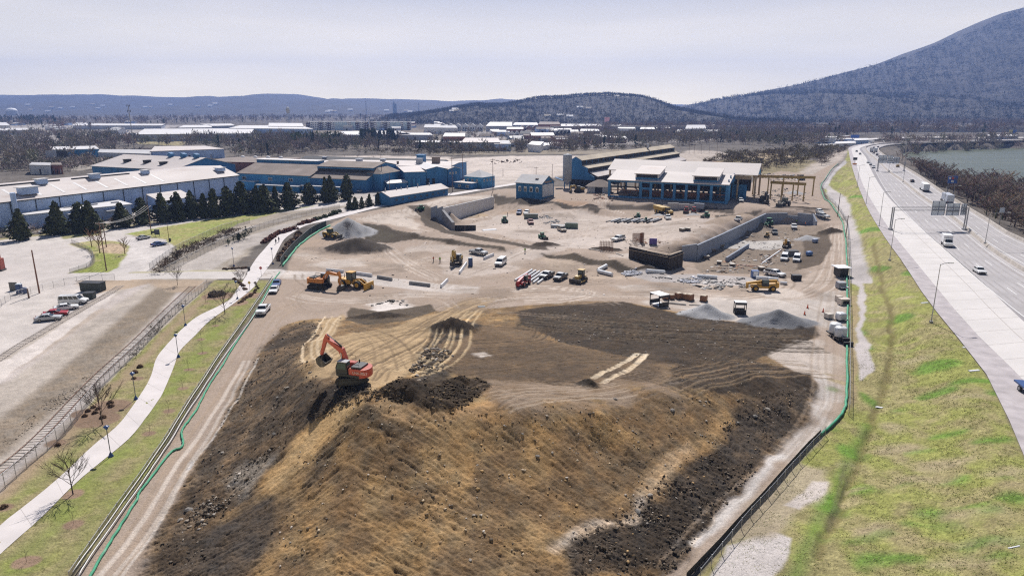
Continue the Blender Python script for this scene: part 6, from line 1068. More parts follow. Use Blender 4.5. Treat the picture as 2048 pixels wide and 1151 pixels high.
def vehicle(kind, col, label, f=None, r=None, loc=None, rz=None, name=None, cat=None, group=None, bed=None, roofcol=None, hood=None):
    if f: (x, y), rz = aim(f, r); loc = (x, y, hz(x, y))
    nm = name or {'sedan': 'car', 'suv': 'suv', 'pickup': 'pickup_truck', 'van': 'van'}[kind]; ct = cat or {'sedan': 'car', 'suv': 'suv', 'pickup': 'pickup truck', 'van': 'van'}[kind]; key = (kind, col, bed, roofcol, hood)
    if key in VP:
        c = copy_tree(VP[key], loc, rz, label)
        if group: c['group'] = group
        elif 'group' in c: del c['group']
        c.name = nm; c['category'] = ct; return c
    Ln, Wd, body, cab, wx, wr = SPEC[kind]; m = PT[col]; t = thing(nm, label, ct, loc, rz, group); VP[key] = t; w2 = Wd / 2
    obj('body', MB().prism(body, -w2, w2), m, t, bevel=.07)
    zt = max(p[1] for p in cab); zb = min(p[1] for p in cab); n = len(cab); mb = MB(); ins = .16; vs = []
    for s in (-1, 1):
        for (a, b) in cab: vs.append((a, s * (w2 - .04 - ins * (b - zb) / (zt - zb)), b))
    mb.add(vs, [tuple(range(n - 1, -1, -1)), tuple(range(n, 2 * n))] + [(i, (i + 1) % n, (i + 1) % n + n, i + n) for i in range(n)]); obj('cabin', mb, PT[roofcol or col], t, bevel=.03)
    def on_side(q, s): return [(a, s * (w2 - .025 - ins * (b - zb) / (zt - zb)), b) for a, b in q]
    (ax, az), (bx, bz), (cx, cz), (dx, dz) = cab; lo, hi = zb + .08, zt - .12
    def xat(p, q, z): k = (z - p[1]) / ((q[1] - p[1]) or 1); return p[0] + (q[0] - p[0]) * k
    x0l, x0h, x1l, x1h = xat(cab[0], cab[1], lo) - .1, xat(cab[0], cab[1], hi) - .1, xat(cab[3], cab[2], lo) + .1, xat(cab[3], cab[2], hi) + .1; ns = {'sedan': 2, 'suv': 3, 'pickup': 2, 'van': 4}[kind]
    for s in (-1, 1):
        for i in range(ns):
            u0, u1 = i / ns + .02, (i + 1) / ns - .02; g = lambda u, l, h: l + (h - l) * u
            obj('side_window', MB().quad(*on_side([(g(u0, x0l, x1l), lo), (g(u1, x0l, x1l), lo), (g(u1, x0h, x1h), hi), (g(u0, x0h, x1h), hi)], s)), mGlass, t)
    def end(p, q, nm_, e):
        v = []
        for k, z in ((.1, 0), (.9, 0)):
            a = p[0] + (q[0] - p[0]) * k; b = p[1] + (q[1] - p[1]) * k; y = w2 - .1 - ins * (b - zb) / (zt - zb); v.append((a + e, y, b + .012))
        obj(nm_, MB().quad((v[0][0], -v[0][1], v[0][2]), (v[0][0], v[0][1], v[0][2]), (v[1][0], v[1][1], v[1][2]), (v[1][0], -v[1][1], v[1][2])), mGlass, t)
    end(cab[0], cab[1], 'windscreen', .02); end(cab[3], cab[2], 'rear_window', -.02)
    for x in wx:
        for s in (-1, 1): wheel(t, x, s * (w2 - .1), wr, .24)
    xf, xr = body[2][0], body[-1][0]; zf = body[2][1]
    for s in (-1, 1):
        obj('headlight', MB().box((xf - .03, s * (w2 - .3), zf - .02), (.12, .4, .2)), mLampW, t); obj('taillight', MB().box((xr + .04, s * (w2 - .2), .85), (.12, .26, .3)), mLampR, t); obj('mirror', MB().box((cab[0][0] - .15, s * (w2 + .08), zb + .15), (.14, .18, .16)), m, t)
    obj('front_bumper', MB().box((xf - .02, 0, .42), (.18, Wd * .96, .2)), mBmp, t); obj('grille', MB().box((xf + .0, 0, zf - .05), (.1, Wd * .42, .2)), mBmp, t); obj('rear_bumper', MB().box((xr, 0, .48), (.16, Wd * .94, .18)), mBmp, t)
    if hood: obj('bonnet', MB().quad((1.4,-w2*.9,1.215),(2.68,-w2*.88,1.14),(2.68,w2*.88,1.14),(1.4,w2*.9,1.215)), PT[hood], t)
    if kind == 'pickup':
        obj('bed', MB().box((-1.85, 0, 1.235), (1.9, Wd - .3, .02)), PT[bed] if bed else mBmp, t)
        if bed == 'dark': obj('tool_box', MB().box((-1.6, 0, 1.5), (1.7, Wd - .2, .5)), PT['dark'], t)
    if kind == 'van': obj('roof_ribs', MB().box((-.8,.3,2.1),(3.2,.08,.04)).box((-.8,-.3,2.1),(3.2,.08,.04)), m, t)
    return t
V_ = vehicle
V_('van', 'white', 'white passenger van driving on the pale dirt road left of the long white pipes', (994,535), (1009,524))
V_('pickup', 'silver', 'silver pickup truck parked above the yellow excavator', (971,511), (943,506))
V_('pickup', 'black', 'black pickup with a white roof and hood beside the long white pipes', (1083,560), (1104,550), roofcol='white', hood='white')
V_('pickup', 'black', 'black pickup with a silver hood between another pickup and the bulldozer', (1110,564), (1132,553), roofcol='silver', hood='silver')
V_('suv', 'blue', 'blue suv parked in the sunken yard beside a white one', (1036,431), (1041,425)); V_('suv', 'white', 'white suv parked in the sunken yard beside a blue one', (1050,431), (1056,425))
V_('pickup', 'darkred', 'dark red truck parked next to the concrete rubble', (1065,452), (1057,442), name='truck', cat='truck'); V_('pickup', 'tan', 'dirty brown flatbed truck at the lower end of the concrete rubble', (1131,466), (1116,458), bed='dark', name='flatbed_truck', cat='truck')
V_('pickup', 'white', 'white pickup with a dark loaded bed behind the rebar cage', (1226,484), (1248,478), bed='dark'); V_('pickup', 'white', 'white pickup right of the stack of dark pipes', (1342,443), (1329,435)); V_('suv', 'white', 'white suv at the right corner of the open shed', (1485,407), (1477,400)); V_('pickup', 'white', 'white pickup parked behind the tall concrete wall', (1484,440), (1468,446))
V_('pickup', 'white', 'white utility truck at the right end of the notched wall, lower one', (1654,438), (1635,430), bed='dark'); V_('suv', 'white', 'white truck parked just behind the white utility truck', (1646,431), (1632,424)); V_('van', 'white', 'left of two white vans parked in the foundation yard', (1566,526), (1571,514)); V_('van', 'white', 'right of two white vans parked in the foundation yard', (1591,528), (1595,516))
V_('pickup', 'grey', 'dark grey truck in the foundation yard below the green telehandler', (1551,472), (1547,463)); V_('pickup', 'white', 'small white truck near the far concrete wall', (1589,461), (1586,453), bed='dark'); V_('pickup', 'white', 'white flatbed pickup hitched beside a dark trailer', (1563,554), (1535,549), bed='dark')
V_('van', 'white', 'white passenger van at the end of the parked cars in the left lot', (172,606), (124,608)); V_('sedan', 'white', 'white car half hidden between the van and the red car', (148,617), (118,621)); V_('sedan', 'red', 'dark red car parked between the white and the silver car', (134,629), (90,633)); V_('sedan', 'silver', 'silver car parked nearest in the left lot', (118,638), (77,642))
V_('sedan', 'silver', 'pale silver car in the small parking lot by the utility pole', (298,476), (277,480)); V_('sedan', 'blue', 'blue grey car in the small parking lot behind the sign', (330,489), (306,493)); V_('sedan', 'blue', 'blue car parked first in the line along the left haul road', (551,576), (556,566), hood=None); V_('sedan', 'white', 'white car parked just behind the blue car on the left haul road', (545,589), (552,578)); V_('pickup', 'white', 'white pickup parked alone on the left haul road', (521,632), (533,618))
for i, (a, b, c, l) in enumerate([(585,380,'white','white car parked behind the cedars by the loading dock'),(562,378,'white','white car by the blue side block behind the cedars'),(548,388,'silver','silver car glimpsed between the cedars'),(575,387,'white','white car in the second row behind the cedars'),(612,398,'silver','silver car behind the cedar before the dock'),(640,396,'white','white car near the double topped cedar'),(680,391,'silver','silver car behind the tallest right cedar'),(722,384,'white','white car parked by the tall blue corner block'),(215,437,'white','white car beside the low white roofed annex'),(10,462,'silver','silver car at the far left behind the broad cedar'),(92,466,'white','white car behind the tall left cedar')]):
    g = ground(a, b); V_('sedan', c, l, loc=g, rz=R(-20 + (i % 3) * 90))
# highway traffic
def lane(px, py, t): # heading follows the carriageway
    p = np.array(P(px, py, HWZ + .02)); i = int(np.argmin(np.hypot(EM[:, 0] - p[0], EM[:, 1] - p[1]))); i = min(max(i, 1), len(EM) - 2); d = EM[i - 1] - EM[i + 1]; a = atan2(d[1], d[0]); return tuple(p), a if t == 'to' else a + pi
def hv(kind, col, label, px, py, t, **k): p, a = lane(px, py, t); return V_(kind, col, label, loc=p, rz=a, **k)
hv('sedan', 'white', 'white sedan alone on the near carriageway of the highway', 1958, 545, 'to')
def box_truck(label, px, py, t, Lc, Wc, Hc, cabc='white', boxm=None, semi=False):
    p, a = lane(px, py, t); T = thing('semi_truck' if semi else 'box_truck', label, 'truck', p, a); x0 = Lc / 2 - 2.0
    obj('cargo_box', MB().box((-1.1, 0, .95 + Hc / 2), (Lc - 2.2, Wc, Hc)), boxm or wWhite, T, bevel=.04); obj('cab', MB().prism([(x0,.5),(x0+2.0,.5),(x0+2.1,1.2),(x0+1.2,1.45),(x0+.75,2.3),(x0,2.4)], -1.05, 1.05), PT[cabc], T, bevel=.06); obj('windscreen', MB().quad((x0+1.24,-.9,1.5),(x0+1.24,.9,1.5),(x0+.82,.86,2.2),(x0+.82,-.86,2.2)), mGlass, T)
    for s in (-1, 1): obj('side_window', MB().quad((x0+.2,s*1.06,1.5),(x0+.95,s*1.06,1.5),(x0+.65,s*1.06,2.15),(x0+.2,s*1.06,2.15)), mGlass, T); obj('headlight', MB().box((x0+2.05,s*.8,.85),(.1,.3,.2)), mLampW, T); obj('taillight', MB().box((-Lc/2-.02,s*1.0,1.0),(.08,.2,.2)), mLampR, T)
    obj('chassis', MB().box((-.6,0,.75),(Lc-1.6,1.0,.3)), mBmp, T); obj('rear_door', MB().box((-Lc/2-.02,0,.95+Hc/2),(.05,Wc*.92,Hc*.94)), mat('trailer_door', (.55,.58,.62), .5), T)
    for x in ([Lc/2-1.2, -Lc/2+1.2] + ([-Lc/2+2.4, Lc/2-3.4] if semi else [])):
        for s in (-1, 1): wheel(T, x, s * (Wc/2 - .2), .48, .34)
    return T
box_truck('white box truck driving toward the camera on the near carriageway', 1893, 491, 'to', 6.6, 2.3, 2.3)
box_truck('white semi trailer going away on the far carriageway, upper of two', 1848, 381, 'away', 14, 2.6, 2.8, semi=True); box_truck('grey semi trailer going away on the far carriageway, lower of two', 1893, 404, 'away', 14, 2.6, 2.8, semi=True, boxm=wGrey); box_truck('pale semi trailer by the far gantry on the far carriageway', 1783, 325, 'away', 14, 2.6, 2.8, semi=True)
box_truck('dark semi truck in the bend, left of two', 1743, 304, 'away', 10, 2.5, 2.8, 'black', wDark); box_truck('dark semi truck in the bend, right of two', 1751, 304, 'away', 10, 2.5, 2.8, 'black', wGrey); box_truck('white truck far off where the highway bends', 1742, 287, 'to', 10, 2.5, 2.8)
for k, c, a, b, t, l in [('sedan','black',1824,364,'away','dark car behind the upper semi trailer'),('suv','ochre',1795,334,'away','small yellow truck near the river side barrier'),('suv','white',1747,336,'to','white suv below the far gantry, nearest of the group'),('sedan','silver',1741,330,'to','silver car below the far gantry'),('sedan','white',1736,326,'to','white car just under the far gantry signs'),('suv','grey',1770,323,'away','dark suv on the far carriageway by the far gantry'),('sedan','black',1720,309,'to','dark car in the near carriageway before the bend, lower'),('sedan','black',1713,303.5,'to','dark car in the near carriageway before the bend, upper'),('sedan','black',1747,307,'away','dark car behind the two dark trucks'),('suv','grey',1754,311,'away','grey suv in the bend behind the dark trucks'),('sedan','black',1759,314,'away','dark car in the bend farthest behind the dark trucks'),('sedan','grey',1756,295,'away','grey car ahead of the dark trucks'),('suv','black',1748,297,'away','black suv ahead of the dark trucks'),('suv','white',1770,284,'to','white suv rounding the highway bend')]: hv(k, c, l, a, b, t)
p, a = lane(2047, 775, 'to'); g = P(2080, 803, HWZ); T = thing('tow_truck', 'blue grey flat truck cut off by the right edge of the picture', 'truck', g, a); obj('cab', MB().prism([(-.2,.6),(1.8,.6),(1.9,1.3),(1.3,1.5),(.9,2.3),(-.2,2.4)], -1.0, 1.0), PT['silver'], T, bevel=.05); obj('flat_bed', MB().box((-2.8,0,1.0),(5,2.2,.25)), PT['blue'], T); obj('windscreen', MB().quad((1.34,-.85,1.55),(1.34,.85,1.55),(.96,.8,2.2),(.96,-.8,2.2)), mGlass, T)
for x in (1.1,-3.6):
    for s in (-1,1): wheel(T, x, s*.95, .45, .3)
# ---------------------------------------------------------------- earth moving machines
mTrack = mat('crawler_track', (.035,.032,.03), .9, .3, 3, dirt=((.14,.11,.08), .55, 1.5)); mMach = mat('machine_black', (.02,.02,.022), .5, .1); mPist = mat('piston_chrome', (.6,.6,.62), .25, .02, metal=.8); mBuck = mat('worn_bucket', (.07,.062,.055), .7, .3, 2, dirt=((.22,.18,.14), .55, 2))
def place(name, label, cat, f, r, sc=1.0, group=None, lift=0): (x, y), rz = aim(f, r); return thing(name, label, cat, (x, y, hz(x, y) + lift), rz, group, sc)
def crawler(t, L_=4.4, gauge=2.6, w=.65, h=1.0):
    for s in (-1, 1):
        n = 8; pr = [(-L_/2 + h/2 + h/2 * cos(pi/2 + pi*i/n), h/2 + h/2 * sin(pi/2 + pi*i/n)) for i in range(n + 1)] + [(L_/2 - h/2 + h/2 * cos(-pi/2 + pi*i/n), h/2 + h/2 * sin(-pi/2 + pi*i/n)) for i in range(n + 1)]
        y = s * gauge / 2; tr = obj('track', MB().prism(pr, y - w/2, y + w/2), mTrack, t); pad = MB()
        for i in range(14): x = -L_/2 + h/2 + (L_ - h) * i / 13; pad.box((x, y, h + .03), (.16, w + .06, .07)).box((x, y, .0), (.16, w + .06, .06))
        tag(obj('track_pads', pad, mTrack, tr), kind='stuff'); obj('track_frame', MB().box((0, y + s*(w/2+.02), h/2), (L_ - h, .08, h*.45)), mMach, tr)
def arm(name, pts, w, m, t, th):  # welded box arm along a bent centre line in the x z plane
    up, lo = [], []; n = len(pts)
    for i, p in enumerate(pts):
        a = pts[max(i-1,0)]; b = pts[min(i+1,n-1)]; d = (b[0]-a[0], b[1]-a[1]); l = hypot(*d); nn = (-d[1]/l, d[0]/l); k = th[i] / 2; up.append((p[0]+nn[0]*k, p[1]+nn[1]*k)); lo.append((p[0]-nn[0]*k, p[1]-nn[1]*k))
    mb = MB()
    for i in range(n - 1): mb.prism([lo[i], lo[i+1], up[i+1], up[i]], -w/2, w/2)
    return obj(name, mb, m, t)
def ram(t, a, b, y, r=.11): o = obj('hydraulic_ram', MB().cyl((a[0],y,a[1]), ((a[0]+b[0])/2,y,(a[1]+b[1])/2), r, 8), mMach, t); obj('piston', MB().cyl(((a[0]+b[0])/2,y,(a[1]+b[1])/2), (b[0],y,b[1]), r*.6, 8), mPist, o)
def bucket(t, x, z, ang, s=1.0, w=1.5):
    pr = [(0,0),(.55,.1),(.95,-.35),(1.0,-.95),(.65,-1.3),(.05,-1.25),(.1,-1.12),(.6,-1.12),(.82,-.85),(.75,-.4),(.45,-.12),(-.05,-.15)]; c, q = cos(ang), sin(ang); pr = [((a*c - b*q)*s + x, (a*q + b*c)*s + z) for a, b in pr]
    o = obj('bucket', MB().prism(pr, -w/2*s, w/2*s), mBuck, t); full = [((a*c - b*q)*s + x, (a*q + b*c)*s + z) for a, b in [(0,0),(.55,.1),(.95,-.35),(1.0,-.95),(.65,-1.3),(.05,-1.25)]]
    for e in (-1, 1): obj('bucket_side', MB().prism(full, e*w/2*s - .04, e*w/2*s + .04), mBuck, o)
    for i in range(5):
        y = (-.4 + .2*i) * w * s; a, b = ((.0*c + 1.2*q)*s + x, (.0*q - 1.2*c)*s + z); d = ((-.28*c - -1.28*-q)*s, 0)
        obj('tooth', MB().tube([(a, y, b), (((-.3)*c + 1.24*q)*s + x, y, ((-.3)*q - 1.24*c)*s + z)], .06*s, 4, .02), mBuck, o)
def excavator(name, label, f, r, col, boom, stick, bk, sc=1.0, text=None, lift=0, tracks_rz=0, black_hood=True, ext=(1.6,)):
    t = place(name, label, 'excavator', f, r, sc, lift=lift); m = PT[col]; cw = crawler
    cr = bpy.data.objects.new('undercarriage', None); C.objects.link(cr); cr.parent = t; cr.rotation_euler = (0,0,tracks_rz); crawler(cr)
    obj('turntable', MB().cyl((0,0,.7),(0,0,1.25),.8,16), mMach, t)
    n = 10; cwp = [(.9,-1.45),(1.6,-1.45),(1.6,1.45),(.9,1.45)]; obj('deck', MB().prism([(1.7,-1.45),(1.7,1.45),(-1.9,1.45),(-1.9,-1.45)], 1.15, 1.45, 'z'), mMach, t)
    obj('engine_cover', MB().prism([(-.2,-1.42),(-.2,1.42),(-1.9,1.42),(-1.9,-1.42)], 1.45, 2.35, 'z'), m, t, bevel=.08)
    obj('counterweight', MB().prism([(-1.85,-1.47)] + [(-1.85 - 1.05*sin(pi*i/n)**.5*(1 if 0<i<n else 0) , -1.47 + 2.94*i/n) for i in range(n+1)] + [(-1.85,1.47)], 1.1, 2.3, 'z'), m, t, bevel=.08)
    obj('side_box', MB().box((.75,-1.0,1.95),(1.7,.9,1.0)), m, t, bevel=.06); obj('hood', MB().box((-1.2,.1,2.46),(1.5,2.2,.24)), mMach if black_hood else m, t, bevel=.05); obj('exhaust', MB().cyl((-.7,-.8,2.4),(-.7,-.8,3.0),.09,8), mMach, t)
    obj('handrail', MB().tube([(1.5,-1.4,2.45),(1.5,-1.4,3.2),(.2,-1.4,3.2),(.2,-1.4,2.45)], .035, 4).tube([(-.3,1.3,2.4),(-.3,1.3,3.0),(-1.8,1.3,3.0),(-1.8,1.3,2.4)], .035, 4), mMach, t)
    cb = obj('cab', MB().prism([(.0,1.45),(1.75,1.45),(1.8,2.3),(1.45,3.15),(.05,3.15)], .45, 1.42), mMach, t, bevel=.05)
    obj('cab_roof', MB().box((.75,.935,3.2),(1.5,1.05,.09)), PT['silver'], cb); mg = mat('cab_glass', (.06,.09,.085), .12, .05, spec=.6)
    obj('windscreen', MB().quad((1.79,.52,1.75),(1.79,1.36,1.75),(1.5,1.36,3.05),(1.5,.52,3.05)), mg, cb); obj('side_window', MB().quad((.2,1.435,2.15),(1.6,1.435,2.15),(1.35,1.435,3.0),(.2,1.435,3.0)), mg, cb); obj('side_window', MB().quad((.2,.435,2.15),(1.6,.435,2.15),(1.35,.435,3.0),(.2,.435,3.0)), mg, cb); obj('rear_window', MB().quad((-.02,.55,2.4),(-.02,1.32,2.4),(-.02,1.32,3.0),(-.02,.55,3.0)), mg, cb)
    arm('boom', boom, .62, m, t, [.55] + [.75]*(len(boom)-2) + [.42]); arm('stick', stick, .46, m, t, [.62,.5,.32])
    for y in (-.42,.42): ram(t, (1.2,1.5), (boom[1][0]-.1, boom[1][1]-.3), y)
    ram(t, (boom[1][0]-.1, boom[1][1]+.45), (stick[0][0]+.1, stick[0][1]+.15), 0); ram(t, (stick[0][0]+.45, stick[0][1]-.5), (stick[-1][0]+.35, stick[-1][1]+.25), 0, .09)
    bucket(t, bk[0], bk[1], bk[2], bk[3] if len(bk) > 3 else 1.0)
    if text:
        c = bpy.data.curves.new('lettering', 'FONT'); c.body = text; c.size = .5; c.extrude = .01; c.align_x = 'CENTER'; o = bpy.data.objects.new('lettering', c); C.objects.link(o); bpy.context.view_layer.update(); dg = bpy.context.evaluated_depsgraph_get(); me = bpy.data.meshes.new_from_object(o.evaluated_get(dg)); bpy.data.objects.remove(o); me.materials.clear(); me.materials.append(mat('faded_lettering', (.62,.45,.42), .5)); q = obj('lettering', me, None, t); q.location = (-2.0, 1.49, 1.72); q.rotation_euler = (pi/2, 0, pi)
    return t
excavator('excavator', 'big red excavator with a raised bucket on top of the spoil heap', (672,764), (742,768), 'scarlet', [(.6,1.8),(1.5,4.4),(3.7,5.8)], [(3.5,6.3),(3.9,5.7),(4.7,3.4)], (4.7,3.4,-.9,1.15), .9, 'LINK-BELT', .15, .4)
excavator('excavator', 'orange excavator with its boom folded down beside the yellow wheel dozer', (664,578), (616,573), 'orange', [(.8,1.7),(2.4,3.7),(5.2,3.4)], [(5.0,4.0),(5.4,3.3),(5.2,1.1)], (5.2,1.1,-.4,1.1), 1.12, None, 0, .1, True)
excavator('excavator', 'small yellow excavator digging beside the blue portable toilet', (904,535), (922,521), 'ochre', [(.8,1.7),(1.9,4.2),(3.6,4.3)], [(3.4,4.8),(3.8,4.2),(4.0,1.6)], (4.0,1.6,-.6,.9), .95, None, 0, .2); excavator('excavator', 'dark excavator working at the right of the open shed', (1533,409), (1523,401), 'dark', [(.8,1.7),(2.2,4.3),(4.6,4.2)], [(4.4,4.7),(4.8,4.0),(4.4,1.4)], (4.4,1.4,-.4,1.0), 1.1)
excavator('excavator', 'yellow excavator parked between the brick house and the hut', (1150,385), (1166,384), 'ochre', [(.8,1.7),(2.4,3.4),(4.6,3.0)], [(4.4,3.6),(4.8,2.9),(4.6,1.1)], (4.6,1.1,-.4,.9), 1.0); excavator('mini_excavator', 'small yellow excavator among the foundation forms', (1568,497), (1578,490), 'yellow', [(.8,1.7),(2.0,3.9),(4.0,3.8)], [(3.8,4.3),(4.2,3.6),(4.2,1.3)], (4.2,1.3,-.4,.9), .7)
def dozer(label, f, r, col, sc=1.0):
    t = place('bulldozer', label, 'bulldozer', f, r, sc); m = PT[col]; crawler(t, 3.6, 2.0, .55, 1.05); obj('engine_hood', MB().prism([(.1,.9),(2.0,.9),(2.0,1.75),(.1,1.95)], -.5, .5), m, t, bevel=.05); obj('cab', MB().box((-.7,0,2.05),(1.3,1.3,1.7)), mMach, t, bevel=.05); obj('cab_roof', MB().box((-.7,0,2.95),(1.6,1.6,.12)), m, t)
    obj('blade', MB().prism([(2.5,.05),(2.75,.5),(2.65,1.15),(2.5,1.15),(2.55,.5),(2.35,.05)], -1.6, 1.6), mBuck, t); obj('exhaust', MB().cyl((1.2,.2,1.8),(1.2,.2,2.6),.07,6), mMach, t)
    for s in (-1,1): obj('push_arm', MB().box((1.3,s*1.4,.55),(2.5,.18,.25)), m, t); obj('side_window', MB().box((-.7,s*.66,2.4),(1.0,.04,.7)), mat('cab_glass',(.06,.09,.085)), t)
    obj('ripper', MB().box((-2.1,0,.8),(.5,1.2,.9)), m, t); obj('windscreen', MB().box((-.03,0,2.4),(.04,1.1,.7)), mat('cab_glass',(.06,.09,.085)), t); return t
dozer('yellow bulldozer with a dark blade right of the two black pickups', (1147,569), (1172,558), 'ochre', 1.05)
def loader(name, label, cat, f, r, col, sc=1.0, L_=6.2, wr=.75, front='bucket', group=None, cabc=None, cab_h=1.5):
    t = place(name, label, cat, f, r, sc, group); m = PT[col]
    obj('rear_body', MB().prism([(-L_/2,.8),(-.3,.8),(-.3,1.7),(-L_/2+.3,1.95),(-L_/2,1.6)], -1.0, 1.0), m, t, bevel=.08); obj('front_frame', MB().prism([(-.1,.7),(L_/2-1.6,.7),(L_/2-1.6,1.3),(.5,1.6),(-.1,1.5)], -.65, .65), m, t, bevel=.05); obj('cab', MB().box((-.6,0,1.5+cab_h/2),(1.4,1.4,cab_h)), mat('cab_glass',(.06,.09,.085)), t)
    cf = MB()
    for x in (-1.3,.1):
        for y in (-.7,.7): cf.box((x,y,1.5+cab_h/2),(.12,.12,cab_h+.02))
    obj('cab_frame', cf, mMach, t); obj('cab_roof', MB().box((-.6,0,1.55+cab_h),(1.7,1.6,.12)), PT[cabc] if cabc else m, t); obj('exhaust', MB().cyl((-L_/2+.9,.3,1.9),(-L_/2+.9,.3,2.7),.07,6), mMach, t)
    for x in (-L_/2+1.3, L_/2-1.9):
        for s in (-1,1): wheel(t, x, s*1.05, wr, .55, rim=PT[col])
    for s in (-1,1): arm('lift_arm', [(.3,1.7),(1.6,1.8),(L_/2+.1,.7)], .16, m, t, [.3,.34,.24]).location = (0, s*.55, 0)
    if front == 'bucket': obj('bucket', MB().prism([(L_/2-.1,.2),(L_/2+.9,.1),(L_/2+.85,.22),(L_/2+.15,.4),(L_/2+.1,1.1),(L_/2+.4,1.3),(L_/2,1.3)], -1.35, 1.35), mBuck, t)
    elif front == 'blade': obj('blade', MB().box((L_/2+.3,0,.75),(.25,3.4,1.4)), m, t)
    elif front == 'forks': [obj('fork', MB().box((L_/2+.6,s*.4,.3),(1.3,.14,.08)), mMach, t) for s in (-1,1)]
    elif front == 'drum': obj('drum', MB().tube([(L_/2-1.3,-.9,.75),(L_/2-1.3,.9,.75)], .78, 16), mBuck, t)
    return t
loader('wheel_dozer', 'yellow wheel dozer with a tall glass cab beside the orange excavator', 'wheel dozer', (733,577), (684,571), 'yellow', 1.15, 7.0, .85, 'blade', cab_h=1.8); loader('wheel_loader', 'dark yellow wheel loader standing before the grey gravel pile', 'wheel loader', (678,477), (650,473), 'ochre', 1.0, 6.6, .8); loader('wheel_loader', 'dark wheel loader pushing soil behind the notched wall', 'wheel loader', (1560,414), (1574,411), 'dark', 1.2, 6.6, .8)
loader('skid_loader', 'left of two red loaders beside the low block wall', 'loader', (1371,429), (1373,420), 'red', .85, 5.0, .6, cabc='red'); loader('skid_loader', 'right of two red loaders beside the low block wall', 'loader', (1387,429), (1388,421), 'red', .85, 5.0, .6, cabc='red'); loader('tractor', 'small green tractor right of the grey gravel heap in the yard', 'tractor', (1404,436), (1418,434), 'green', .7, 5.2, .7); loader('roller', 'green roller standing in the sunken yard left of the suvs', 'roller', (1016,448), (1004,442), 'green', .8, 5.2, .7, 'drum'); loader('boom_lift', 'green machine at the tip of the earth spit below the rubble', 'machine', (1090,479), (1081,476), 'green', .7, 5.6, .7); loader('telehandler', 'green telehandler inside the notched concrete wall', 'telehandler', (1528,456), (1544,451), 'green', 1.0, 5.6, .7, 'forks'); loader('tractor', 'small green machine below the stack of dark pipes', 'machine', (1293,445), (1291,440), 'green', .5, 5.2, .6); loader('tractor', 'green flat machine parked on top of the dark pipe stack', 'machine', (1268,436), (1282,433), 'green', .6, 5.2, .6); loader('skid_loader', 'small yellow loader in the foundation yard beside the dark truck', 'loader', (1530,476), (1537,472), 'yellow', .55, 5.0, .6); loader('wheel_loader', 'dark loader behind the yellow crane runway near the fence', 'wheel loader', (1598,361), (1607,359), 'dark', 1.0, 6.2, .75); loader('tractor', 'green machine with a flag above the retaining wall', 'machine', (836,421), (845,419), 'green', .7, 5.2, .6)
def telehandler(label, f, r, col, sc=1.0):
    t = place('telehandler', label, 'telehandler', f, r, sc); m = PT[col]; obj('chassis', MB().prism([(-3.0,.75),(2.6,.75),(2.6,1.35),(-3.0,1.7)], -.95, .95), m, t, bevel=.06); arm('boom', [(-3.0,2.35),(0,2.2),(3.4,1.7)], .5, m, t, [.6,.55,.45]); obj('boom_head', MB().box((3.5,0,1.2),(.5,.7,1.3)), m, t); obj('cab', MB().box((-.3,.7,2.0),(1.5,.8,1.5)), mMach, t, bevel=.05); obj('side_window', MB().box((-.3,1.12,2.3),(1.2,.04,.7)), mat('cab_glass',(.06,.09,.085)), t); obj('engine_pod', MB().box((.1,-.85,1.55),(2.4,.5,.9)), m, t, bevel=.05); obj('counterweight', MB().box((-3.1,0,1.5),(.5,1.9,1.2)), m, t, bevel=.06)
    for x in (-2.0,1.8):
        for s in (-1,1): wheel(t, x, s*.95, .68, .45, rim=PT[col])
    for s in (-1,1): obj('fork', MB().box((4.3,s*.4,.5),(1.3,.14,.08)), mMach, t)
    return t
telehandler('yellow telehandler parked on the haul road bend in front of the pipes', (1506,580), (1544,581), 'yellow', 1.08); telehandler('red telehandler standing at the left end of the long white pipes', (1035,577), (1057,564), 'red', .95)
t = place('dump_truck', 'yellow articulated dump truck beside the low block wall', 'dump truck', (1344,430), (1312,425), 1.0); m = PT['ochre']; obj('dump_body', MB().prism([(-5.2,1.6),(.4,1.3),(1.0,2.9),(-5.6,3.2)], -1.5, 1.5), m, t, bevel=.05); obj('frame', MB().box((-1.4,0,1.0),(7.4,1.0,.5)), mMach, t); obj('cab', MB().prism([(1.7,1.2),(3.2,1.2),(3.0,2.9),(1.7,3.0)], -.8, .8), mMach, t, bevel=.05); obj('hood', MB().prism([(3.0,1.0),(4.9,1.0),(4.7,1.8),(3.0,2.2)], -1.1, 1.1), m, t, bevel=.08); obj('cab_roof', MB().box((2.4,0,3.06),(1.5,1.7,.1)), m, t); obj('windscreen', MB().box((3.12,0,2.4),(.05,1.3,.8)), mGlass, t)
for x in (-3.8,-2.1,3.6):
    for s in (-1,1): wheel(t, x, s*1.15, .85, .6, rim=m)
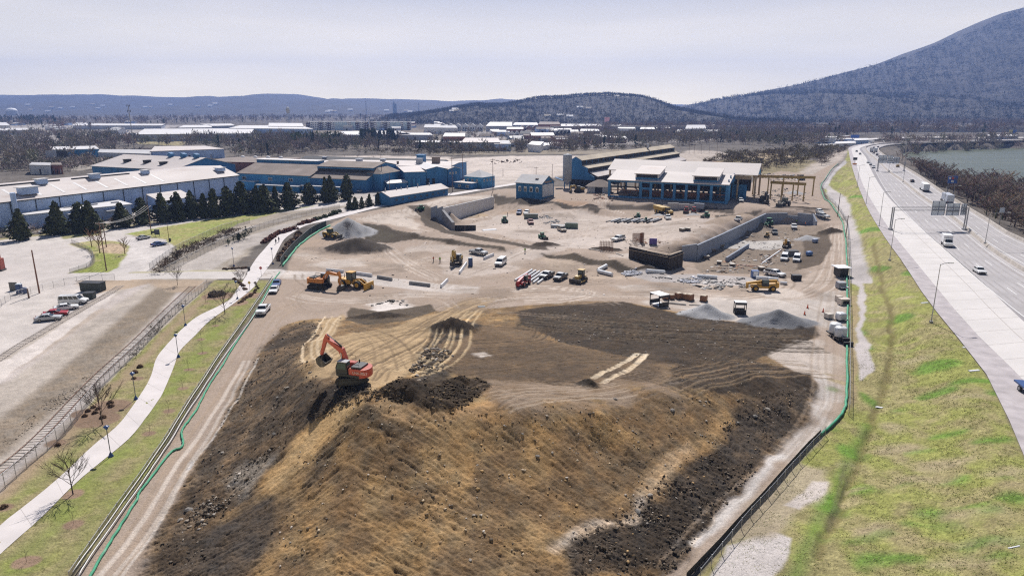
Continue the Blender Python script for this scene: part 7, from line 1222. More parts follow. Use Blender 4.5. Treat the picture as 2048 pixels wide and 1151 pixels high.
# ---------------------------------------------------------------- people
def person_mesh():
    J = [(0,0,.95),(0,0,1.15),(0,0,1.38),(0,0,1.52),(0,0,1.66),(.0,.10,.9),(.03,.11,.5),(-.02,.12,.08),(.1,.12,.04),(0,-.10,.9),(-.05,-.11,.5),(-.06,-.12,.08),(.08,-.12,.04),(0,.2,1.4),(.04,.26,1.12),(.14,.24,.88),(0,-.2,1.4),(.02,-.26,1.12),(.1,-.25,.88)]
    E = [(0,1),(1,2),(2,3),(3,4),(0,5),(5,6),(6,7),(7,8),(0,9),(9,10),(10,11),(11,12),(2,13),(13,14),(14,15),(2,16),(16,17),(17,18)]; rad = [.15,.15,.16,.06,.10,.10,.075,.05,.045,.10,.075,.05,.045,.075,.055,.04,.075,.055,.04]
    me = bpy.data.meshes.new('person'); me.from_pydata(J, E, []); o = bpy.data.objects.new('person', me); C.objects.link(o); o.modifiers.new('skin', 'SKIN'); s = o.modifiers.new('sub', 'SUBSURF'); s.levels = s.render_levels = 1
    for i, v in enumerate(me.skin_vertices[0].data): v.radius = (rad[i], rad[i]); v.use_root = i == 0
    bpy.context.view_layer.update(); m2 = bpy.data.meshes.new_from_object(o.evaluated_get(bpy.context.evaluated_depsgraph_get())); bpy.data.objects.remove(o); m2.materials.clear(); m2.materials.append(mat('work_clothes', (.045,.05,.07), .9)); m2.name = 'body'; return m2
PM = person_mesh(); mSkin = mat('skin', (.45,.28,.2), .6, .05)
def person(label, px, py, vest, hat, rz=0):
    g = ground(px, py); o = tag(obj('person', PM, None), label, 'person'); o.location = g; o.rotation_euler = (0,0,rz)
    if vest: obj('vest', MB().lathe([(.19,.98),(.215,1.15),(.225,1.38),(.12,1.47)], 10), mat('vest_' + vest, {'orange': (.75,.16,.03), 'lime': (.35,.6,.05)}[vest], .8), o)
    obj('helmet' if hat else 'hair', MB().lathe([(.13,1.68),(.125,1.74),(.08,1.8),(.01,1.82)], 10), mat('helmet_white', (.75,.75,.73), .4) if hat else mat('dark_hair', (.03,.022,.018)), o); obj('face', MB().lathe([(.02,1.54),(.085,1.6),(.088,1.68),(.02,1.72)], 8, (.03,0,0)), mSkin, o)
person('worker in an orange vest left of the small yellow excavator', 867, 524, 'orange', True); person('worker in a lime vest left of the small yellow excavator', 880, 525, 'lime', True, 2); person('worker in a lime vest standing alone on the dirt ramp', 1050, 506, 'lime', True, 1)
person('left of two walkers on the upper path', 552, 488, None, False, 1.4); person('right of two walkers on the upper path', 558, 484, None, False, 1.4); person('worker in lime vest in front of the notched concrete wall', 1593, 447, 'lime', True, 2); person('worker in dark clothes with white helmet in the foundation yard', 1584, 449, None, True); person('worker in an orange vest by the foundation forms', 1610, 452, 'orange', True, 2); person('worker in dark clothes standing in the sunken yard', 1015, 432, None, True)
# ---------------------------------------------------------------- poles, lamps, signs
def ht(px, py, top, z=None):
    g = ground(px, py) if z is None else P(px, py, z); Z = (H - g[2]) / (SP + (py - 575.5) / FP * CP); return g, (py - top) * Z / FP / CP
mPole = mat('pole_paint', (.13,.135,.15), .5, .1, 2); mBlueL = mat('lamp_blue', (.03,.07,.20), .4, .06); mLens = mat('lamp_lens', (.75,.78,.8), .3, .02); mGreyP = mat('grey_pole', (.38,.38,.39), .5, .1, metal=.5)
def path_lamp(label, px, py, top):
    g, h = ht(px, py, top); t = thing('path_lamp', label, 'lamp', g, 0, 'blue path lamps'); obj('base', MB().lathe([(.34,0),(.3,.12),(.12,.5),(.07,.6)], 10), mBlueL, t); obj('pole', MB().cyl((0,0,.5),(0,0,h-.5),.055,8), mPole, t); obj('lantern', MB().lathe([(.08,h-.5),(.2,h-.35),(.26,h-.1)], 10), mBlueL, t); obj('lens', MB().lathe([(.15,h-.36),(.2,h-.12)], 10), mLens, t); obj('cap', MB().lathe([(.38,h-.1),(.25,h+.02),(.05,h+.12)], 10), mBlueL, t)
for a, b, c, l in [(222,912,848,'blue path lamp nearest the camera, standing at the right path edge'),(272,798,743,'blue path lamp on the left path edge beside the mulch bed'),(357,714,667,'blue path lamp right of the path bend'),(371,651,610,'blue path lamp on the left lawn at the path bend'),(475,598,562,'blue path lamp in the planting by the leaning tree'),(468,532,496,'blue path lamp left of the upper path beside the fence'),(546,528,496,'blue path lamp right of the upper path near the screen fence')]: path_lamp(l, a, b, c)
def wood_pole(label, px, py, top, arm_=True, r=.16, m=None, cat='utility pole', name='utility_pole'):
    g, h = ht(px, py, top); t = thing(name, label, cat, g); obj('pole', MB().cyl((0,0,0),(0,0,h),r,8,r*.7), m or mat('pole_wood', (.16,.10,.075), .9, .2, 1.5), t)
    if arm_: obj('cross_arm', MB().box((0,.15,h-.6),(2.2,.12,.14)), mat('pole_wood',(.16,.10,.075)), t); [obj('insulator', MB().cyl((x,.15,h-.53),(x,.15,h-.3),.06,6), wWhite, t) for x in (-1,0,1)]
    return g, h
wood_pole('tall brown wooden pole with a small box in the left lot', 79, 586, 501, False, .19, mat('red_brown_wood', (.19,.095,.065), .9)); k_ = wood_pole('wooden utility pole at the end of the parking lot', 303, 468, 411); k2 = wood_pole('wooden utility pole on the grass island', 213, 541, 446); k3 = wood_pole('second wooden pole behind the island trees', 213, 494, 450); wood_pole('short wooden post by the portable toilets', 58, 596, 577, False, .2); wood_pole('slim dark pole by the silt sock along the right fence', 1675, 433, 388, False); wood_pole('slim dark pole beside the right fence, nearer one', 1691, 476, 432); wood_pole('tall thin pole right of the blue end wall', 905, 384, 318); wood_pole('tall thin pole beside the office house', 926, 371, 310); wood_pole('tall thin pole in front of the office house', 986, 382, 320); wood_pole('thin pole before the corner block', 765, 380, 334); wood_pole('thin pole at the edge of the low shed', 780, 385, 346, False, .12); wood_pole('thin pole by the light standard in the parking lot triangle', 338, 479, 446, False, .1)
for i, (a, b, c) in enumerate([(652,325,312),(690,322,310),(716,323,311),(762,324,308),(748,322,312),(1006,352,338),(1072,372,335),(1104,372,330),(1378,308,288),(1388,308,290),(1402,308,288),(1418,306,290),(1434,306,286),(1300,300,288)]): wood_pole('distant thin pole standing in the pale yards behind the works', a, b, c, i % 2 == 0, .14)
for o in list(bpy.data.objects):
    if o.get('label', '').startswith('distant thin pole'): o['group'] = 'distant poles in the pale yards'
def wires(label, A_, B_, n=3):
    t = thing('power_line', label, 'power line', (0,0,0))
    for i in range(n):
        x = (i - 1) * 1.0; pts = []
        for k in range(13): u = k / 12; pts.append((A_[0][0]*(1-u)+B_[0][0]*u + x, A_[0][1]*(1-u)+B_[0][1]*u, (A_[0][2]+A_[1]-.35)*(1-u)+(B_[0][2]+B_[1]-.35)*u - 1.6*4*u*(1-u)))
        obj('wire', MB().tube(pts, .035, 3), mat('wire_grey', (.35,.34,.33), .6), t)
wires('power lines between the island pole and the parking lot pole', k2, k_)
def hw_light(label, px, py, top, armx, z=None, lean=0, aside=None):
    g, h = ht(px, py, top, z); t = thing('highway_light', label, 'street light', g, 0, 'highway lights'); obj('pole', MB().cyl((0,0,0),(0,0,h),.10,8,.06), mGreyP, t); obj('base', MB().box((0,0,.2),(.5,.5,.4)), mGreyP, t); ay = 0 if aside is None else aside
    a = obj('arm', MB().tube([(0,0,h-.15),(armx*.5,ay*.5,h+.18),(armx,ay,h+.25)], .06, 5), mGreyP, t); obj('luminaire', MB().box((armx + (.35 if armx > 0 else -.35), ay, h+.22),(.9,.35,.16)), mat('luminaire_grey', (.45,.45,.45), .5), t); return t
for a, b, c, l in [(1862,645,529,'highway light on the grass, nearest to the camera'),(1779,521,441,'highway light at the grass edge, second from the camera'),(1758,453,387,'highway light left of the near sign gantry'),(1732,408,357,'highway light along the gravel shoulder, fourth from the camera'),(1714,375,333,'highway light along the gravel shoulder near the far gantry')]: hw_light(l, a, b, c, 1.6)
for a, b, c, ax, l in [(1970,487,428,5.0,'median light with long bright arm right of the near gantry'),(1886,421,374,4.6,'median light with long arm behind the gantry signs'),(1806,364,330,4.6,'median light with long arm over the far carriageway, third'),(1777,343,313,4.6,'median light with long arm near the far gantry'),(1757,325,301,4.4,'median light with long arm at the start of the bend')]: hw_light(l, a, b, c, ax, HWZ + .9)
mSignB = mat('sign_back', (.52,.58,.68), .5, .06, 1, metal=.2); mSteelD = mat('truss_steel', (.36,.36,.37), .6, .1)
def gantry_sign(label, xl, xr, Y, h, panels, cat='sign gantry'):
    t = thing('sign_gantry', label, cat, (xl, Y, HWZ)); L_ = xr - xl
    for x in (0, L_): obj('post', MB().box((x,-.5,h/2),(.28,.28,h)).box((x,.5,h/2),(.28,.28,h)).box((x,0,.3),(.9,1.6,.6)), mSteelD, t)
    tr = MB(); n = 16
    for y in (-.5,.5):
        for z in (h-1.0, h): tr.tube([(0,y,z),(L_,y,z)], .055, 4)
    for i in range(n): x = L_*i/n; tr.tube([(x,-.5,h-1),(x+L_/n,-.5,h)], .02, 3).tube([(x,.5,h),(x+L_/n,.5,h-1)], .02, 3)
    obj('truss', tr, mSteelD, t)
    for a, b, z0, z1 in panels:
        s = obj('sign_panel', MB().box(((a+b)/2,.85,(z0+z1)/2),(b-a,.1,z1-z0)), mSignB, t); rb = MB(); w = b - a
        for k in range(max(2, int(w/2.2))+1): x = a + .1 + (w-.2)*k/max(2, int(w/2.2)); rb.box((x,.74,(z0+z1)/2),(.1,.1,z1-z0))
        rb.box(((a+b)/2,.7,z0+(z1-z0)*.36),(w,.1,.35)).box(((a+b)/2,.7,z0+(z1-z0)*.62),(w,.1,.12)); obj('stiffener', rb, mat('sign_rib', (.13,.15,.19), .6), s)
    return t
gantry_sign('near sign gantry seen from behind, with three panels over the highway', 126.2, 150.8, 225, 7.6, [(13.2,17.6,4.8,9.6),(18.1,22.4,4.7,8.8),(22.9,24.7,4.9,8.6)]); gantry_sign('far sign gantry seen from behind near the highway bend', 233, 250, 440, 8.0, [(.3,5.6,5.2,10.2),(5.9,9.6,5,9.9),(10,13.6,4.8,9)])
def sign_post(name, label, px, py, top, shape, m, rot=0, cat='sign'):
    g, h = ht(px, py, top); t = thing(name, label, cat, g, rot); obj('post', MB().box((0,0,h/2),(.07,.07,h)), mGreyP, t); s = .42 if shape != 8 else .4
    o = obj('plate', MB().prism([(s*cos(2*pi*(i+.5*(shape==8))/shape), h-.35+s*sin(2*pi*(i+.5*(shape==8))/shape)) for i in range(shape)], -.06, -.03), m, t); return t, h
t, h = sign_post('stop_sign', 'red stop sign where the path meets the cross road', 523, 553, 533, 8, mat('stop_red', (.5,.03,.03), .4))
c = bpy.data.curves.new('lettering', 'FONT'); c.body = 'STOP'; c.size = .28; c.extrude = .004; c.align_x = 'CENTER'; o = bpy.data.objects.new('lettering', c); C.objects.link(o); bpy.context.view_layer.update(); me = bpy.data.meshes.new_from_object(o.evaluated_get(bpy.context.evaluated_depsgraph_get())); bpy.data.objects.remove(o); me.materials.clear(); me.materials.append(mWhite); q = obj('lettering', me, None, t); q.location = (0,-.072,h-.45); q.rotation_euler = (pi/2,0,0)
sign_post('warning_sign', 'yellow diamond warning sign in the path bed', 500, 580, 562, 4, mat('sign_yellow', (.62,.42,.03), .4))
g, h = ht(315, 473, 459); t = thing('notice_board', 'dark framed notice board beside the parking lot', 'notice board', g); [obj('post', MB().box((x,0,h/2),(.1,.1,h)), mPole, t) for x in (-.75,.75)]; obj('board', MB().box((0,0,h*.62),(1.8,.1,h*.7)), mat('board_blue', (.05,.06,.09), .5), t); obj('cap', MB().box((0,0,h+.05),(2.0,.4,.1)), mGreyP, t)
g = ground(308, 468); o = tag(obj('bench', MB().box((0,0,.45),(1.9,.6,.12)).box((-.7,0,.2),(.1,.5,.4)).box((.7,0,.2),(.1,.5,.4)).box((0,.28,.75),(1.9,.1,.5)), mMach), 'black bench at the foot of the utility pole', 'bench'); o.location = g
def bin_(label, px, py, r=.35, h=1.2, m=None, name='trash_bin', cat='trash bin'): g = ground(px, py); t = thing(name, label, cat, g); obj('body', MB().lathe([(r,0),(r*1.05,h*.8)], 12), m or mMach, t); obj('lid', MB().lathe([(r*1.12,h*.8),(r*.8,h*.95),(.05,h)], 12), m or mMach, t)
bin_('black trash bin beside the cross road by the path', 498, 541); bin_('dark trash bin in the grass triangle', 340, 483); bin_('blue plastic barrel behind the portable toilet', 51, 586, .45, 1.5, mBlueL, 'barrel', 'barrel')
def toilet(label, px, py, m):
    g = ground(px, py); t = thing('portable_toilet', label, 'portable toilet', g, .2); obj('cabin', MB().box((0,0,1.1),(1.15,1.15,2.2),taper=.96), m, t, bevel=.04); obj('roof', MB().box((0,0,2.28),(1.2,1.2,.14),taper=.8), mat('pale_plastic', (.55,.6,.65), .5), t); obj('door', MB().box((0,-.6,1.05),(.8,.05,1.9)), mBlueL, t); obj('vent_pipe', MB().cyl((.4,.4,2.2),(.4,.4,2.6),.05,6), mMach, t)
toilet('blue portable toilet right of the small yellow excavator', 941, 531, mat('toilet_blue', (.03,.08,.19), .5)); toilet('dark blue portable toilet in the left lot', 40, 586, mat('toilet_navy', (.025,.045,.13), .5))
def boxthing(name, label, cat, px, py, dim, m, rz=0, extra=None, bev=.03, z=None):
    g = ground(px, py) if z is None else P(px, py, z); t = thing(name, label, cat, g, rz); obj('body', MB().box((0,0,dim[2]/2 + .12), dim), m, t, bevel=bev)
    obj('skid', MB().box((0,-dim[1]*.35,.06),(dim[0],.15,.12)).box((0,dim[1]*.35,.06),(dim[0],.15,.12)), mMach, t)
    if extra: obj(extra[0], MB().box(extra[1], extra[2]), extra[3], t)
    return t
B_ = boxthing; mDumpG = mat('dumpster_dark', (.045,.055,.05), .7, .2)
B_('dumpster', 'dark ribbed dumpster at the end of the rail yard', 'dumpster', 187, 581, (5.2,2.2,2.0), mDumpG, -.1, ('rim', (0,0,2.16), (5.4,2.4,.12), mMach)); B_('dumpster', 'small dark dumpster just right of the white van', 'dumpster', 180, 597, (2.2,1.6,1.4), mDumpG, .1, ('lid', (0,0,1.56), (2.3,1.7,.1), mMach)); B_('sign_board', 'grey frame panel standing behind the portable toilet', 'panel', 28, 581, (1.9,.2,2.0), mat('frame_grey', (.12,.12,.115), .7), 0)
B_('dumpster', 'grey green dumpster beside the suvs in the sunken yard', 'dumpster', 1062, 436, (5.5,2.3,1.6), mat('dump_greygreen', (.17,.19,.16), .7), -.1, ('rim', (0,0,1.78), (5.7,2.5,.12), mMach)); B_('tank', 'grey green tank lying right of the rubble', 'tank', 1143, 456, (4.6,2.2,1.8), mat('tank_green', (.13,.18,.14), .6), -.2, ('lid', (0,0,1.98), (4.0,1.6,.14), mMach)); B_('skip', 'flat grey skip below the green tank', 'skip', 1118, 455, (6,2.2,.9), mat('skip_grey', (.33,.34,.35), .7), -.25)
B_('generator', 'blue and white generator near the flatbed pickup', 'generator', 1509, 555, (1.8,1.4,1.9), mat('gen_blue', (.10,.17,.36), .5), 0, ('panel', (0,-.72,1.2), (1.3,.05,1.3), wWhite)); B_('dumpster', 'black open dumpster right of the flatbed trailer', 'dumpster', 1592, 560, (2.2,1.6,1.3), wDark, 0, ('rim', (0,0,1.44), (2.3,1.7,.08), mMach)); B_('dumpster', 'grey dumpster standing between the two white vans', 'dumpster', 1582, 511, (3.8,2.0,1.5), mat('dump_grey', (.16,.16,.17), .7), 0, ('rim', (0,0,1.66), (4,2.2,.1), mMach)); B_('bag', 'blue tarpaulin bundle right of the white vans', 'bundle', 1618, 511, (1.8,1.6,1.3), mat('tarp_blue', (.12,.22,.45), .6), .4, None, .4); B_('tank', 'small blue tank on the grey gravel in the foundation yard', 'tank', 1630, 485, (1.6,1.5,1.2), mat('tarp_grey', (.25,.30,.42), .6), .3, None, .3); B_('tarp', 'purple tarpaulin standing behind the formwork wall', 'tarpaulin', 1306, 489, (2.4,.5,1.9), mat('tarp_purple', (.11,.075,.27), .7), -.2)
for i, (a, b, l) in enumerate([(1412,517,'pale crate of forms at the corner of the tall wall'),(1424,503,'dark crate with pale lid along the tall wall, nearest'),(1442,494,'dark crate with pale lid along the tall wall, middle'),(1446,486,'small dark crate along the tall wall, farthest'),(1438,528,'brown crate before the footing wall'),(1464,533,'small black crate before the footing wall'),(1522,540,'black crate right of the foundation forms'),(1364,462,'dark crate behind the rebar cage'),(1375,461,'small dark crate behind the rebar cage')]): B_('crate', l, 'crate', a, b, (1.7,1.2,.8), mat('crate_dark', (.16,.13,.10), .8), .3*i, ('lid', (0,0,.97), (1.9,1.4,.1), mat('pale_board', (.55,.5,.44), .8)))
for i, (a, b, s, l) in enumerate([(1331,598,1.5,'brown cable reel first in the row behind the shelter'),(1343,598,1.2,'low brown bundle second in the row behind the shelter'),(1357,597,1.6,'tall brown pallet third in the row behind the shelter'),(1370,598,1.5,'brown pallet fourth in the row behind the shelter'),(1379,600,1.7,'big brown pallet fifth in the row behind the shelter'),(1407,602,1.6,'lone brown pallet above the grey gravel heap')]):
    g = ground(a, b); t = thing('pallet_load', l, 'pallet', g, .2*i); obj('pallet', MB().box((0,0,.08),(s,s,.16)), mWood, t); obj('load', MB().box((0,0,.16+s*.38),(s*.9,s*.9,s*.76)), mat('rusty_fittings', (.25,.12,.06), .8, .3, 2), t, bevel=.1); obj('wrap', MB().box((0,0,.2+s*.77),(s*.7,s*.7,.1)), mat('pale_wrap', (.5,.42,.33), .8), t)
# trench shelters
def shelter(label, px, py, w, d, h, rz):
    g = ground(px, py); t = thing('trench_shield', label, 'trench shield', g, rz); mA = mat('aluminium', (.62,.62,.63), .4, .05, metal=.3)
    for y in (-d/2, d/2): obj('side_plate', MB().box((0,y,.55),(w,.12,1.1)), mMach, t); obj('top_beam', MB().box((0,y,h-.25),(w,.12,.5)), mMach, t)
    for x in (-w/2, w/2):
        for y in (-d/2+.1, d/2-.1): obj('post', MB().box((x,y,h/2),(.14,.14,h)), mMach, t)
    obj('roof', MB().box((0,0,h+.05),(w+.2,d+.2,.1)), mA, t); obj('floor', MB().box((0,0,.3),(w,d,.1)), mA, t)
shelter('open black framed shelter with a pale roof left of the row of pallets', 1318, 610, 2.6, 3.4, 2.7, .5); shelter('small open black framed shelter between the two gravel heaps', 1479, 627, 2.3, 1.6, 2.7, -.1)
# water trailer and stored goods by the right fence
g = ground(1679, 680); t = thing('water_trailer', 'trailer carrying two round white tanks beside the right fence', 'trailer', g, pi/2 - .02); mTank = mat('tank_white', (.66,.67,.68), .4, .06, 1)
for x in (-.1, 2.2): obj('tank', MB().lathe([(1.12,.9),(1.15,1.2),(1.15,2.5),(.9,2.75),(.2,2.85)], 20, (x,0,0)), mTank, t, smooth=True)
obj('bed', MB().box((.8,0,.72),(5.6,2.3,.2)), mMach, t); obj('tank_strap', MB().tube([(-.1,-1.18,.9),(-.1,-1.18,2.5),(-.1,0,2.95),(-.1,1.18,2.5),(-.1,1.18,.9)], .04, 4), mMach, t); obj('drawbar', MB().box((-2.9,0,.6),(2.2,.2,.2)), mMach, t); obj('hitch_box', MB().box((-2.2,0,.95),(.8,1.2,.7)), mMach, t); obj('ladder', MB().box((-3.6,0,.5),(.3,1.8,.8)), mMach, t)
for x in (.2,1.6):
    for s in (-1,1): wheel(t, x, s*1.0, .42, .28)
B_('tank', 'round white tank behind the water trailer', 'tank', 1681, 640, (1.8,1.8,1.6), mTank, .2, None, .4); B_('block', 'pale block of timber left of the water trailer', 'block', 1657, 636, (1.4,1.4,1.0), mat('pale_board',(.55,.5,.44)), .3); B_('box_truck', 'dark truck with a white canopy beside the right fence', 'truck', 1681, 551, (2.2,3.4,2.2), mMach, .05, ('canopy', (0,0,2.45), (3.8,3.8,.16), wWhite)); B_('container', 'grey steel box lying by the right fence', 'box', 1681, 576, (1.9,1.9,1.5), mat('box_grey', (.30,.31,.34), .6), 0, ('lid', (.4,-1.2,.5), (1.8,.6,.3), wWhite)); B_('compressor', 'tan and white compressor by the right fence', 'compressor', 1687, 609, (2.2,1.8,1.4), mat('comp_tan', (.55,.47,.40), .6), .1, ('grille', (0,-.92,.8), (1.4,.06,.7), wDark)); B_('generator', 'small tan generator left of the compressor', 'generator', 1677, 602, (1.3,1.2,1.2), mat('comp_tan',(.55,.47,.40)), .2, ('grille', (0,-.62,.6), (.8,.06,.5), wDark))
for a, b, l in [(1615,616,'orange traffic cone, left of three by the dark gravel heap'),(1609,629,'orange traffic cone nearest the dark gravel heap'),(1646,624,'orange traffic cone right of the other two cones')]:
    g = ground(a, b); t = thing('traffic_cone', l, 'cone', g); obj('cone', MB().lathe([(.2,.05),(.05,.95)], 10), mat('cone_orange', (.75,.10,.03), .5), t); obj('base', MB().box((0,0,.03),(.5,.5,.06)), mMach, t)
# barriers, pipes, stacks
def bar_(name, label, cat, a, b, r_, m, kind='box', h=.8, w=.6, group=None):
    p, q = ground(*a), ground(*b); L_ = hypot(q[0]-p[0], q[1]-p[1]); t_ = obj(name, MB().prism([(-w/2,0),(w/2,0),(w/2*.6,h),(-w/2*.6,h)], -L_/2, L_/2, 'x') if kind == 'box' else MB().tube([(-L_/2,0,r_),(L_/2,0,r_)], r_, 10), m, bevel=.02 if kind == 'box' else 0); t_.location = ((p[0]+q[0])/2, (p[1]+q[1])/2, (p[2]+q[2])/2); t_.rotation_euler = (0, -atan2(q[2]-p[2], L_), atan2(q[1]-p[1], q[0]-p[0])); return tag(t_, label, cat, group)
mBW = mat('barrier_white', (.66,.66,.68), .7, .08, 1, dirt=((.5,.46,.43), .6, 1)); mPipeW = mat('pipe_white', (.68,.69,.71), .5, .05, 1); mBG = mat('barrier_grey', (.25,.25,.25), .85, .15, 1)
for a, b, m, l in [((653,542),(687,545),mBW,'white concrete barrier, first from the left along the cross road'),((708,548),(744,553),mBW,'white concrete barrier, second from the left along the cross road'),((755,556),(784,561),mBG,'grey concrete barrier, third along the cross road'),((819,568),(860,573),mBG,'grey concrete barrier, fourth along the cross road'),((731,573),(746,577),mBG,'dark short barrier behind the yellow wheel dozer'),((882,575),(895,562),mBW,'white barrier set across the end of the cross road'),((968,519),(987,511),mBW,'pale barrier beside the silver pickup'),((919,548),(933,528),mBW,'pale barrier by the small yellow excavator')]: bar_('concrete_barrier', l, 'barrier', a, b, 0, m)
for a, b, r_, l in [((1196,545),(1224,552),.5,'white pipe, lower arm of the V by the dark bank'),((1196,543),(1213,534),.5,'white pipe, upper arm of the V by the dark bank'),((1292,545),(1328,548),.55,'bluish white pipe before the formwork wall'),((1394,555),(1434,558),.5,'white pipe left of the flatbed pickup'),((1512,559),(1540,560),.5,'white pipe in front of the flatbed pickup'),((1536,561),(1556,562),.5,'short white pipe below the dark trailer'),((1560,568),(1574,569),.4,'short white pipe lying right of the telehandler')]: bar_('pipe', l, 'pipe', a, b, r_, mPipeW, 'pipe')
for i in range(6):
    a, b = (1024 + i*8.4, 560 - i*.2), (1062 + i*6.0, 545 - i*.6 + .6*i); bar_('white_pipe', 'long white pipe lying in the row left of the black pickups', 'pipe', (1030 + i*9, 562 + i*1.2), (1064 + i*7.5, 541 + i*1.4), .28, mPipeW, 'pipe', group='row of long white pipes')
mPD = mat('dark_pipe', (.035,.036,.04), .5, .1)
for i in range(14): bar_('dark_pipe', 'dark pipe in the fanned stack in the middle of the yard', 'pipe', (1222 + i*6.5, 444 + (i%3)*1.3), (1240 + i*6.4, 438.5 + (i%2)*.8), .33, mPD if i % 3 else mPipeW, 'pipe', group='fanned stack of dark pipes')
bar_('long_beam', 'long thin beam at the left of the dark pipe stack', 'beam', (1212,444), (1232,440), .2, mBG, 'pipe'); bar_('plank', 'long pale timber beam below the row of pallets', 'beam', (1333,606), (1372,610), 0, mat('pale_board',(.55,.5,.44)), h=.35, w=.5); bar_('plank', 'thin pale beam right of the long timber beam', 'beam', (1378,610), (1402,611), 0, mat('pale_board',(.55,.5,.44)), h=.25, w=.4); bar_('plank', 'white plank on the foundation slab edge', 'beam', (1524,527), (1562,500), 0, wWhite, h=.3, w=.5); bar_('plank', 'orange topped form board in the foundation yard', 'beam', (1470,530), (1522,533), 0, mat('pale_orange', (.5,.3,.22)), h=.25, w=.5)
bar_('timber', 'pale timber beam left of the rebar cage', 'beam', (1178,498), (1205,503), 0, mat('pale_board',(.55,.5,.44)), h=.3, w=.4); bar_('timber', 'pale timber beam before the formwork wall', 'beam', (1232,507), (1246,512), 0, mat('pale_board',(.55,.5,.44)), h=.3, w=.4); bar_('timber', 'dark long timber leaning below the formwork wall', 'beam', (1276,522), (1310,537), 0, wDark, h=.3, w=.4); bar_('board', 'white board lying across the grass ditch', 'board', (1752,813), (1766,815), 0, wWhite, h=.1, w=.5); bar_('board', 'white drain slab on the grass slope, upper', 'slab', (1842,606), (1856,605), 0, wWhite, h=.12, w=.6); bar_('board', 'white drain slab on the grass slope, middle', 'slab', (1925,694), (1938,696), 0, wWhite, h=.12, w=.6); bar_('board', 'white drain slab on the grass slope, lower', 'slab', (1938,742), (1958,740), 0, wWhite, h=.12, w=.6); bar_('board', 'white stick lying in the lower right grass', 'stick', (2016,1096), (2040,1091), 0, wWhite, h=.08, w=.2); bar_('slab', 'pale concrete slab behind the dark barrier in the sunken yard', 'slab', (965,461), (992,459), 0, wWhite, h=.3, w=2.4); bar_('slab', 'flat grey slab near the dark mound right of the tan tracks', 'slab', (956,614), (970,613), 0, mBG, h=.2, w=1.6)
# rebar cages
for a, b, w, h, l in [(1213,503,26,3.4,'rusty rebar cage standing left of the formwork wall'),(1274,485,18,3.2,'rebar cage behind the left end of the formwork wall'),(1284,487,7,3.6,'narrow scaffold tower behind the formwork wall')]:
    g = ground(a, b); wm = w * .148; t = thing('rebar_cage', l, 'rebar cage', g); n = 9
    for i in range(n): obj('bar', MB().cyl((-wm/2 + wm*i/(n-1), 0, 0), (-wm/2 + wm*i/(n-1), 0, h), .05, 4).cyl((-wm/2 + wm*i/(n-1), 1.2, 0), (-wm/2 + wm*i/(n-1), 1.2, h*.9), .05, 4), mRust, t)
    for z in (.6,1.3,2.0,2.7): obj('tie_bar', MB().box((0,0,z),(wm,.06,.06)).box((0,1.2,z),(wm,.06,.06)), mRust, t)
# stones, broken concrete, debris
def rock_mesh(seed, m):
    r = random.Random(seed); mb = MB(); vs = []
    for z, k in ((-.3,.8),(.0,1.05),(.35,.85),(.6,.35)):
        for i in range(6): a = 2*pi*i/6; q = k*r.uniform(.7,1.15); vs.append((q*cos(a), q*sin(a)*.8, z*r.uniform(.8,1.2)))
    f = [(i*6+j, i*6+(j+1)%6, i*6+6+(j+1)%6, i*6+6+j) for i in range(3) for j in range(6)] + [tuple(18+j for j in range(6)), tuple(5-j for j in range(6))]; mb.add(vs, f); o = obj('rock', mb, m); me = o.data; bpy.data.objects.remove(o); return me
mRk = mat('pale_rock', (.31,.27,.23), .9, .2, 1); mRkD = mat('grey_rock', (.22,.20,.18), .9, .2, 1); RK = [rock_mesh(s, mRk if s % 2 else mRkD) for s in range(6)]
for i, (a, b, s, l) in enumerate([(378,1020,.9,'large pale boulder at the left foot of the heap'),(360,1040,.6,'grey boulder below the large pale boulder'),(548,868,.5,'pale rock high on the left flank of the heap'),(575,775,.5,'pale rock on the dark left slope near the excavator'),(555,795,.45,'pale rock below another on the dark left slope'),(1265,862,.35,'small pale rock on the upper right face'),(1345,820,.7,'grey slab rock on the right crest'),(1230,798,.6,'dark rock beside the tan tracks on the crest'),(1510,832,.7,'pale rock in the dark right edge'),(1535,818,.7,'grey rock high on the dark right edge'),(1475,845,.5,'pale rock lower on the dark right edge'),(940,1120,.4,'pale rock low on the front face'),(1075,912,.5,'dark rock in the middle of the right face'),(955,930,.3,'small pale rock on the front face'),(1045,868,.35,'small rock under the clay lip'),(1300,990,.6,'pale ochre rock beside the pale streak'),(1275,1022,.7,'large ochre rock at the end of the pale streak'),(620,745,.5,'rock beside the excavator on the dark slope'),(880,700,.6,'rock among the dark rubble behind the soil piles'),(865,690,.5,'angular rock among the dark rubble'),(905,712,.5,'rock at the edge of the dark rubble'),(445,905,.5,'grey rock on the left lower slope'),(1195,735,.3,'small rock between the tan tracks'),(1105,905,.35,'small grey rock on the right face')]):
    g = ground(a, b); o = tag(obj('rock', RK[i % 6], None), l, 'rock'); o.location = (g[0], g[1], hz(g[0], g[1]) + .05); s *= .62; o.scale = (s, s*.9, s*.7); o.rotation_euler = (0, 0, i*1.3)
